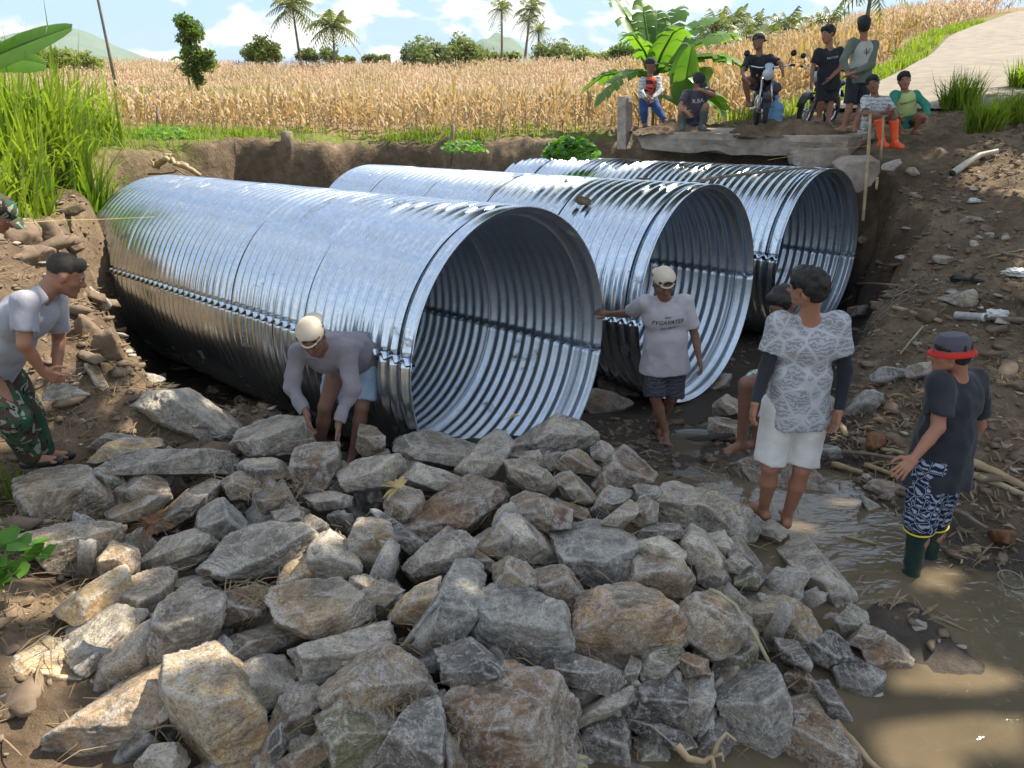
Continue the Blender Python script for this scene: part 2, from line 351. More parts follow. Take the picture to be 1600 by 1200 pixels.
# ------------------------------------------------------------------ terrain
CP = np.array([(-30,14,2.5),(-20,8,2.3),(-12,14.5,2.35),(-6,15,2.35),(0,15.5,2.35),(-12,25,2.42),(0,25,2.42),(6,22,2.7),(-20,40,2.98),(0,40,2.98),(-30,60,4.3),(0,60,4.3),(-60,50,3.9),(-6,18,2.33),(3,18,2.42),(-16,18,2.35),
 (8,40,3.5),(10,30,3.3),(12,60,4.6),(17.5,35,5.2),(24,38,5.95),(19,32,4.95),(14,25,4.05),(11,20,3.5),(8.2,16.5,2.9),(6.5,14.0,2.66),(30,60,8.1),(40,40,7.4),(30,20,4.6),(15,14,3.1),(60,30,8),(60,60,10),(28,44,6.9),
 (3.5,14.2,2.5),(2.4,14.6,2.4),(7.4,11.3,2.32),(6.3,9.8,1.72),(5.3,8.3,1.25),(4.6,6.8,1.0),(3.95,5.5,.86),(3.5,4.7,.62),(3.0,4.0,.40),(2.8,3.5,.30),(6,5,1.4),(8,8,2.1),(10,10,2.55),(8,4,1.9),(14,6,2.6),(5,4,1.0),(4.2,3.4,.5),(5,2,.8),(3.5,2,.2),
 (2.6,2.2,.15),(2.2,2.7,.25),(2.2,3.35,.45),(2.45,3.15,.40),(2.0,3.7,.36),(2.5,4.4,.30),(2.0,4.6,.36),(1.6,5.2,.36),(.9,6.0,.34),(1.5,6.2,.25),(2.7,5.6,.40),(3.0,6.6,.45),(3.3,7.4,.45),
 (0,4.5,.45),(0,3,.42),(0,2,.35),(0,1,.3),(-1.5,4.8,.45),(-1.5,3,.55),(-1.5,1.5,.6),(1.2,2.2,.25),(1.3,3.5,.3),(-2.6,4.6,.55),
 (-3.4,4.6,.85),(-2.7,2.8,.95),(-3.2,3.6,.95),(-3.0,1.5,1.1),(-4.3,4.8,1.25),(-4.6,6.0,1.9),(-5.6,7.2,2.1),(-6.2,9,2.15),(-7.4,11,2.3),(-8,6,2.3),(-7,3,2.2),(-5,2,1.7),(-12,5,2.5),(-12,10,2.4),
 (-10,0,2.2),(0,-3,.4),(8,-2,1.8),(12,0,2.6)], float)
def _k(a, b): return np.sqrt(((a[:, None, :]-b[None])**2).sum(2)+.05)
_A = _k(CP[:, :2], CP[:, :2]); _n = len(CP)
_S = np.zeros((_n+1, _n+1)); _S[:_n, :_n] = _A - np.eye(_n)*.02; _S[:_n, _n] = 1; _S[_n, :_n] = 1
_w = np.linalg.solve(_S, np.append(CP[:, 2], 0))
PIT = np.array([(-3.3,5.9),(-4.2,6.6),(-5.0,8.2),(-6.3,10.6),(-6.6,12.6),(-5.2,14.6),(-2.5,15.0),(.6,15.0),(2.1,14.3),(4.0,13.4),(5.5,12.5),(5.85,11.4),(5.7,10.3),(4.9,8.8),(3.9,7.4),(2.7,6.3),(1.2,5.7),(-1.2,5.3)])
ROADC = [(5.2,12.9),(7.0,14.3),(9.2,17.2),(11.6,20.4),(15.2,25.6),(19.2,32.0),(24.0,38.5),(30,45)]
def sdpoly(x, y, P):
    d = np.full(x.shape, 1e9); ins = np.zeros(x.shape, bool); n = len(P)
    for i in range(n):
        a = P[i]; b = P[(i+1) % n]; ex, ey = b-a; wx = x-a[0]; wy = y-a[1]
        t = np.clip((wx*ex+wy*ey)/(ex*ex+ey*ey), 0, 1)
        d = np.minimum(d, (wx-t*ex)**2+(wy-t*ey)**2)
        c = ((a[1] > y) != (b[1] > y)) & (x < (b[0]-a[0])*(y-a[1])/((b[1]-a[1])+1e-12)+a[0]); ins ^= c
    return np.sqrt(d)*np.where(ins, -1, 1)
def dline(x, y, P):
    d = np.full(x.shape, 1e9)
    for a, b in zip(P[:-1], P[1:]):
        a = np.array(a); b = np.array(b); ex, ey = b-a; wx = x-a[0]; wy = y-a[1]
        t = np.clip((wx*ex+wy*ey)/(ex*ex+ey*ey), 0, 1); d = np.minimum(d, (wx-t*ex)**2+(wy-t*ey)**2)
    return np.sqrt(d)
def sstep(a, b, x): t = np.clip((x-a)/(b-a), 0, 1); return t*t*(3-2*t)
def ground(x, y, rough=True):
    x = np.asarray(x, float); y = np.asarray(y, float); sh = x.shape; x = x.ravel(); y = y.ravel()
    z = np.zeros(len(x))
    for i in range(0, len(x), 20000):
        q = np.stack([x[i:i+20000], y[i:i+20000]], 1); z[i:i+20000] = _k(q, CP[:, :2])@_w[:_n]+_w[_n]
    far = sstep(62, 110, np.hypot(x, y)); z = z*(1-far)+4.6*far
    z = np.where(y < -6, np.minimum(z, 2.5), z)
    P3 = np.stack([x, y, z*0], 1)
    wall = sdpoly(x+.25*vnoise(P3*1.3, 3), y+.25*vnoise(P3*1.3+9, 4), PIT)
    floor = -.1 - .05*np.clip(y-7, 0, 6) + .3*sstep(7.2, 5.6, y)
    k = sstep(-.55, .08, wall)
    k = np.where(y < 6.6, sstep(-.9, .3, wall), k)
    z = np.where(z > floor, floor+(z-floor)*k, z)
    if rough:
        near = 1-sstep(18, 40, np.hypot(x, y)); wet = sstep(.15, .5, z)*.8+.2
        wl = np.exp(-((wall+.2)/.35)**2)
        z = z+near*wet*(.07*fbm(np.stack([x*1.5, y*1.5, z*2], 1), 4, 11)+.05*np.abs(fbm(P3*4., 3, 15))+.02*fbm(P3*11., 2, 19))+wl*.14*fbm(np.stack([x*3, y*3, z*3], 1), 3, 21)
    road = dline(x, y, ROADC); z = z-.06*(1-sstep(1.6, 2.3, road))*(y > 14.5)
    return z.reshape(sh)
def gz(x, y): return float(ground(np.array([x]), np.array([y]))[0])
def axis(lo, hi, step, out_, g=1.09):
    c = list(np.arange(lo, hi, step)); s = step
    while c[-1] < out_: s *= g; c.append(c[-1]+s)
    s = step; 
    while c[0] > -out_: s *= g; c.insert(0, c[0]-s)
    return np.array(c)
gx = axis(-7.2, 9, .06, 3300); gy = axis(1.0, 16.5, .06, 3300); gy = gy[gy > -60]
GX, GY = np.meshgrid(gx, gy); GZ = ground(GX, GY)
nx_, ny_ = len(gx), len(gy); idx = np.arange(nx_*ny_).reshape(ny_, nx_)
Fq = np.stack([idx[:-1, :-1], idx[:-1, 1:], idx[1:, 1:], idx[1:, :-1]], -1).reshape(-1, 4)
gr = mesh_np('ground', np.stack([GX, GY, GZ], -1).reshape(-1, 3), Fq, M['earth']); gr['kind'] = 'structure'
sdp = sdpoly(GX, GY, PIT); rd = dline(GX, GY, ROADC)
P3 = np.stack([GX, GY, GX*0], -1)
field = sstep(15.8, 17, GY+.4*vnoise(P3*.8))*sstep(2.4, 3.4, rd)
grass = np.clip(sstep(.15, .5, sdp)*sstep(12.5, 13.8, GY)*(GX < 2.0)*(1-field)+sstep(-5.0, -5.8, GX)*sstep(-.1, .3, sdp)*(GY < 14)*.9+(rd < 3.4)*(rd > 1.7)*(GY > 16), 0, 1)
grass = np.maximum(grass, .9*sstep(-3.0, -3.6, GX)*(GY < 3.9))*(.75+.25*vnoise(P3*2, 6))
wetm = np.clip(sstep(.62, .42, GZ)+sstep(.15, -.3, sdp)*sstep(.9, .4, GZ), 0, 1)
ca = gr.data.color_attributes.new('cover', 'FLOAT_COLOR', 'POINT')
ca.data.foreach_set('color', np.stack([field, grass, wetm, field*0+1], -1).astype(np.float32).ravel())
# road of cast concrete up the hill
def smooth_line(P, n):
    P = np.array(P, float); t = np.linspace(0, len(P)-1, n); i = np.clip(t.astype(int), 0, len(P)-2); f = (t-i)[:, None]
    Q = P[i]*(1-f)+P[i+1]*f
    for _ in range(6): Q[1:-1] = (Q[:-2]+2*Q[1:-1]+Q[2:])/4
    return Q
rc = smooth_line(ROADC, 140); tg = np.gradient(rc, axis=0); nn = np.stack([tg[:, 1], -tg[:, 0]], 1); nn /= np.linalg.norm(nn, axis=1)[:, None]
ws = np.linspace(-1.75, 1.75, 9); RV = rc[:, None, :]+nn[:, None, :]*ws[None, :, None]
RZ = ground(RV[..., 0], RV[..., 1], False); RZ = (RZ.mean(1, keepdims=True)*.6+RZ*.4)+.10
ii = np.arange(140*9).reshape(140, 9); Fr = np.stack([ii[:-1, :-1], ii[:-1, 1:], ii[1:, 1:], ii[1:, :-1]], -1).reshape(-1, 4)[8*30:]
road = mesh_np('road', np.dstack([RV, RZ[..., None]]).reshape(-1, 3), Fr[:, ::-1], M['roadc']); road['kind'] = 'structure'
# muddy stream
def inpoly(x, y, P): return sdpoly(np.array([x], float), np.array([y], float), np.array(P, float))[0]
sx = np.arange(-.4, 6.2, .06); sy = np.arange(-.5, 7.3, .06); SX, SY = np.meshgrid(sx, sy)
SZ = .43-.16*sstep(5.0, 5.9, SY)-.35*sstep(6.2, 7.3, SY)+.004*fbm(np.stack([SX*3, SY*5, SX*0], -1), 3, 31)
ii = np.arange(SX.size).reshape(SX.shape); Fw = np.stack([ii[:-1, :-1], ii[:-1, 1:], ii[1:, 1:], ii[1:, :-1]], -1)[~((SY[:-1, :-1] > 4.7) & (SX[:-1, :-1] < 1.0+.6*(SY[:-1, :-1]-5.4)*(SY[:-1, :-1] > 5.4)))].reshape(-1, 4)
water = mesh_np('water', np.stack([SX, SY, SZ], -1).reshape(-1, 3), Fw, M['water']); water['kind'] = 'structure'
# far ridges
def ridge(name, mat, D, x0, x1, hfun, depth, n=160, seed=0):
    xs = np.linspace(x0, x1, n); V = []
    rows = 14
    for r in range(rows):
        t = r/(rows-1); s = math.sin(t*math.pi/2)
        for i, x in enumerate(xs):
            h = hfun((x-x0)/(x1-x0)); nz = 1+.16*float(vnoise(np.array([x*6/abs(x1-x0)*3, t*4, seed]))) if t > 0 else 1
            V.append((x, D+depth*t, 4+(h*s*nz)))
    ii = np.arange(rows*n).reshape(rows, n)
    o = mesh_np(name, V, np.stack([ii[:-1, :-1], ii[:-1, 1:], ii[1:, 1:], ii[1:, :-1]], -1).reshape(-1, 4), mat); o['kind'] = 'structure'; return o
ridge('hills', M['hills'], 2400, -2300, -900, lambda t: 170*math.exp(-((t-.32)/.22)**2)+45*math.exp(-((t-.75)/.2)**2)+20, 900, seed=1)
ridge('hills', M['hills'], 1100, -950, -420, lambda t: 40*math.exp(-((t-.15)/.3)**2)+24*math.sin(t*3.1), 300, seed=2)
ridge('hills', M['hills'], 2200, -420, 600, lambda t: 118*math.exp(-((t-.36)/.14)**2)+60*math.exp(-((t-.8)/.25)**2)+25, 700, seed=3)
# ------------------------------------------------------------------ culvert pipes
PITCH_C = .127
def pipe(c, yaw, tilt, Ln, R, vb, seam, label):
    yaw = R_(yaw); tilt = R_(tilt); ax = np.array([-math.sin(yaw)*math.cos(tilt), math.cos(yaw)*math.cos(tilt), math.sin(tilt)])
    u = np.array([math.cos(yaw), math.sin(yaw), 0]); v = np.cross(ax, u); v = v if v[2] > 0 else -v
    C0 = np.array(c, float)+np.array([0, 0, CAMZ]); root = empty('culvert_pipe', C0-np.array([0, 0, R*vb]))
    tag(root, label, 'steel pipe', 'corrugated steel culvert pipes')
    n = int(round(Ln/PITCH_C)); s = np.linspace(0, n*PITCH_C, n*8+1); sa = R_(seam); JL = PITCH_C*10; J0 = .2
    jn = np.arange(J0, n*PITCH_C, JL); s = np.unique(np.concatenate([s]+[[j-.016, j-.010, j-.005, j, j+.005, j+.010] for j in jn])); s = s[(s >= 0)]
    ring = np.floor((s-J0+1e-9)/JL); step = np.where(ring % 2 == 0, .004, -.004); groove = -.034*sum(np.exp(-((s-j+.004)/.0075)**2) for j in jn)
    prof = R+.0245*np.cos(2*math.pi*s/PITCH_C)+step+groove
    def shell(a0, a1, name, sag=0.):
        A = np.linspace(a0, a1, 61); V = []
        for off in (0., -.008):
            rr = (prof+off)[:, None]; dent = 1+.006*vnoise(np.stack(np.broadcast_arrays(s[:, None]*.9, np.cos(A)[None]*1.5, np.sin(A)[None]*1.5), -1), 5)
            P = C0+ax*s[:, None, None]+(rr*dent)[..., None]*(np.cos(A)[None, :, None]*u+vb*np.sin(A)[None, :, None]*v); V.append(P.reshape(-1, 3))
        m, k = len(s), len(A); ii = np.arange(m*k).reshape(m, k); q = np.stack([ii[:-1, :-1], ii[1:, :-1], ii[1:, 1:], ii[:-1, 1:]], -1).reshape(-1, 4)
        o_ = m*k; F = [q, q[:, ::-1]+o_]
        for e in (ii[0], ii[-1][::-1], ii[:, 0][::-1], ii[:, -1]): F.append(np.stack([e[:-1], e[1:], e[1:]+o_, e[:-1]+o_], 1))
        return mesh_np(name, np.concatenate(V), np.concatenate(F), [M['steel'], M['steel_in']], root, mi=[0]*len(q)+[1]*len(q)+[0]*(len(np.concatenate(F))-2*len(q)), origin=np.array(root.location))
    aL = math.pi+sa; aR = sa             # seam: left end swings up or down by the pipe's roll
    shell(aR, aL, 'upper_shell'); shell(aL, aR+2*math.pi, 'lower_shell')
    for a, sg in ((aL, 1), (aR, -1)):
        d = math.cos(a)*u+vb*math.sin(a)*v; tn = -math.sin(a)*u+vb*math.cos(a)*v
        V = []; 
        for lift in (-.006, .006):
            for w_ in (-.03, .06):
                V.append(C0+ax*s[:, None]+d*(R+(prof-R)*.4+w_)[:, None]+tn*(lift+.0*s+.022*np.cos(2*math.pi*s/PITCH_C))[:, None])
        V = np.concatenate(V); m = len(s); i = np.arange(m-1)
        F = np.concatenate([np.stack([a_+i, a_+i+1, b_+i+1, b_+i], 1) for a_, b_ in ((0, m), (m, 3*m), (3*m, 2*m), (2*m, 0))])
        fl = mesh_np('flange', V, F, M['steel'], root, origin=np.array(root.location))
    jb_ = MB()
    for j in jn:
        for (a0, a1, sh_) in ((aR, aL, 0.), (aL, aR+2*math.pi, PITCH_C*4)):
            A = np.linspace(a0+.02, a1-.02, 72); m_ = MB(); j_ = j+sh_; lr = R+.0245*math.cos(2*math.pi*j_/PITCH_C)+.007
            if j_ > n*PITCH_C: continue
            m_.tube([C0+ax*j_+lr*(math.cos(t)*u+vb*math.sin(t)*v) for t in A], .006, 5); mesh_np('plate_joint', m_.V, m_.F, M['black'], root, True, origin=np.array(root.location))
    return root, C0, ax, u, v
p1 = pipe((.067,5.885,-2.167), 47.8, -2.17, 6.66, 1.2, 1.026, -12.07, 'nearest and largest looking corrugated steel culvert pipe, beside the bending man in the hoodie')
p2 = pipe((2.164,8.071,-2.261), 45.4, -2.18, 6.35, 1.2, 1.026, 1.75, 'middle corrugated steel culvert pipe, behind the man in the grey t-shirt')
p3 = pipe((4.492,10.545,-2.351), 41.9, -2.1, 6.1, 1.2, 1.026, -7.26, 'farthest corrugated steel culvert pipe, beside the dark dirt bank and below the broken slab')
# ------------------------------------------------------------------ old bridge slab
def slabby(name, top, zt, th, mat, label, cat, seed=0, n=40, jag=.08, group=None):
    """broken concrete slab from a top outline in plan"""
    P = np.array(top, float); Q = []
    for i in range(len(P)):
        a, b = P[i], P[(i+1) % len(P)]; m = max(2, int(np.linalg.norm(b-a)/.12))
        for j in range(m): Q.append(a+(b-a)*j/m)
    Q = np.array(Q); cen = Q.mean(0); zt_ = np.array([zt(x, y) if callable(zt) else zt for x, y in Q]); m = len(Q)
    Nz = vnoise(np.column_stack([Q*3, np.full(m, seed)])); V = []; rows = [(0, .03), (.03, 0), (.33, -.02), (.66, .03), (1, .06)]
    for t, ins in rows:
        sh = ins+jag*.5*(t > .1)*vnoise(np.column_stack([Q*5, np.full(m, t*3+seed)])); dr = (cen-Q); dr /= np.linalg.norm(dr, axis=1)[:, None]
        XY = Q+dr*(sh+jag*.4*Nz)[:, None]; V.append(np.column_stack([XY, zt_-th*t*(1+.25*Nz*(t > .5))]))
    V = np.concatenate(V); F = []
    for r in range(len(rows)-1):
        for i in range(m): F.append([r*m+i, (r+1)*m+i, (r+1)*m+(i+1) % m, r*m+(i+1) % m])
    V = np.vstack([V, [cen[0], cen[1], zt_.mean()]]); c_ = len(V)-1
    F += [[i, (i+1) % m, c_] for i in range(m)]; F.append([(len(rows)-1)*m+i for i in range(m)][::-1])
    o = mesh_np(name, V, F, mat, smooth=False, origin=np.array([cen[0], cen[1], zt_.mean()-th])); tag(o, label, cat, group); return o
SLZ = 2.60
slabby('bridge_slab', [(2.2,13.35),(3.3,12.85),(4.4,12.35),(5.25,11.95),(6.5,13.6),(6.9,14.4),(3.6,16.0),(2.6,15.0)], SLZ, .3, M['concrete'], 'long old concrete bridge slab that most of the onlookers stand on', 'concrete slab', 1)
# ------------------------------------------------------------------ quarry stones
_ico = {}
def ico(n):
    if n not in _ico:
        bm = bmesh.new(); bmesh.ops.create_icosphere(bm, subdivisions=n, radius=1)
        bm.verts.ensure_lookup_table(); V = np.array([v.co[:] for v in bm.verts]); F = np.array([[v.index for v in f.verts] for f in bm.faces]); bm.free()
        _ico[n] = (V/np.linalg.norm(V, axis=1)[:, None], F)
    return _ico[n]
def rockshape(planes_n, planes_h, lvl, seed, scale, rough=1., soft=22):
    """star-shaped body: soft minimum over cutting planes on a sphere of directions; coordinates in units of scale"""
    D, F = ico(lvl); pn = np.array(planes_n); ph = np.array(planes_h)
    dn = D@pn.T; q = np.maximum(dn, 0)/ph[None]                 # 1/r for each plane
    inv = (q**soft).sum(1)**(1/soft); r = 1/np.maximum(inv, .3)
    P = D*r[:, None]*scale
    S = float(np.mean(scale)); Q = P/S
    dsp = .07*fbm(Q*2.1, 3, seed)+.045*np.abs(fbm(Q*4.5, 3, seed+3))-.02 + .022*np.abs(fbm(Q*11, 3, seed+5))
    st = np.abs(vnoise(Q*np.array([1.5, 1.5, 6.])@_rr(seed), seed+8)); dsp += -.03*(st < .12)
    P = P*(1+rough*dsp)[:, None]
    return P, F
def _rr(seed):
    g = np.random.RandomState(seed+99); q, _ = np.linalg.qr(g.randn(3, 3)); return q
TINT = {'grey': (.55, .53, .50), 'blue': (.47, .48, .49), 'tan': (.60, .51, .41), 'brown': (.42, .32, .24), 'light': (.72, .69, .64), 'orange': (.58, .46, .34),
        'dark': (.24, .24, .25), 'warm': (.55, .48, .40), 'green': (.38, .38, .29), 'cream': (.8, .66, .46), 'rust': (.46, .35, .27)}
def add_rock(name, P, F, c, tint, label, cat='stone', group=None):
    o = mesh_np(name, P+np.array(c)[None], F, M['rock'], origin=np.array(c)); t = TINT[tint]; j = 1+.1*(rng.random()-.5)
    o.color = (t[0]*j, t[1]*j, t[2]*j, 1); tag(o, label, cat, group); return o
def zpile(x, y):
    z = .80-.40*sstep(.9, 2.2, np.array([x]))[0]-.10*sstep(3.0, 2.0, np.array([y]))[0]
    z -= .5*sstep(3.2, 2.1, np.array([y]))[0]*sstep(-.3, .6, np.array([x]))[0]
    if x < -2.3: z += .12*min(1., (-2.3-x))
    if y > 5.2 and x < .5: z -= .12
    return z
def pile_hit(px, py, off=0.):
    z = .7
    for _ in range(12):
        p = pixz(px, py, z+off); z = z*.4+.6*zpile(p[0], p[1])
    return pixz(px, py, z+off)
def poly_rock(poly, tint, label, ridge=.5, off=0., D=None, seed=0, thick=.95, name='quarry_stone', group='quarry stones piled before the pipes'):
    P = np.array(poly, float); cx, cy = (P.min(0)+P.max(0))/2; c = pile_hit(cx, cy, off) if D is None else pix(cx, cy, D)
    view = unit(c-np.array([0, 0, CAMZ])); up = unit(CU-view*CU.dot(view)); rt = np.cross(view, up); tow = -view
    zc = (c-np.array([0, 0, CAMZ])).dot(CF); s = zc/FPX*1.11
    g = np.random.RandomState(seed+int(cx*7+cy*13) % 9999)
    Q = np.stack([(P[:, 0]-cx)*s, -(P[:, 1]-cy)*s], 1)
    # convex hull order
    cen = Q.mean(0); an = np.arctan2(*(Q-cen).T[::-1]); Q = Q[np.argsort(an)]
    hx, hy = np.ptp(Q[:, 0])/2, np.ptp(Q[:, 1])/2; hz = thick*min(hx, hy)+.12*max(hx, hy); scl = np.array([hx, hy, hz])
    N_, H_ = [], []
    n = len(Q)
    for i in range(n):
        a, b = Q[i], Q[(i+1) % n]; e = b-a
        if np.linalg.norm(e) < 1e-4: continue
        nn_ = np.array([e[1], -e[0]])/np.linalg.norm(e); h = nn_.dot(a)
        if h < .12*min(hx, hy): h = .12*min(hx, hy)
        tl = g.uniform(-.12, .3); N_.append([nn_[0], nn_[1], tl]); H_.append(h*1.01)
    # facing facets: a top facet that looks up and a front facet that looks at the viewer's feet
    upv = np.array([0, 0, 1.]); upl = np.array([upv.dot(rt), upv.dot(up), upv.dot(tow)])
    frv = -np.array([view[0], view[1], 0]); frv = unit(frv); frl = np.array([frv.dot(rt), frv.dot(up), frv.dot(tow)])
    yr = (ridge-.5)*2*hy*.8; jx = g.uniform(-.25, .25)
    p0 = np.array([0, yr, hz*.92])
    for v_, w_ in ((upl, .22), (frl, .22)):
        v_ = unit(v_+g.randn(3)*w_*np.array([1.3, .5, .4])+np.array([jx, 0, 0])); N_.append(v_); H_.append(max(v_.dot(p0), .35*hz))
    for _ in range(g.randint(2, 5)):
        v_ = unit(np.array([g.uniform(-1, 1), g.uniform(-.8, .8), g.uniform(.35, 1)])); sup = np.max(Q@v_[:2]); N_.append(v_); H_.append(max(.3*hz, (sup*.62+hz*.75*v_[2])*g.uniform(.8, .98)))
    for _ in range(3):
        v_ = unit(np.array([g.uniform(-.5, .5), g.uniform(-.5, .5), -1])); N_.append(v_); H_.append(hz*g.uniform(.8, 1))
    pn = np.array(N_); ph = np.array(H_); pn2 = pn*scl; ln = np.linalg.norm(pn2, axis=1); pn2 /= ln[:, None]; ph2 = ph/ln
    sizepx = max(hx, hy)/s
    lvl = 6 if sizepx > 52 else 5 if sizepx > 16 else 4
    W, F = rockshape(pn2, ph2, lvl, g.randint(1000), scl, rough=.9, soft=60)
    B = np.stack([rt, up, tow]); return add_rock(name, W@B, F, c, tint, label, group=group)
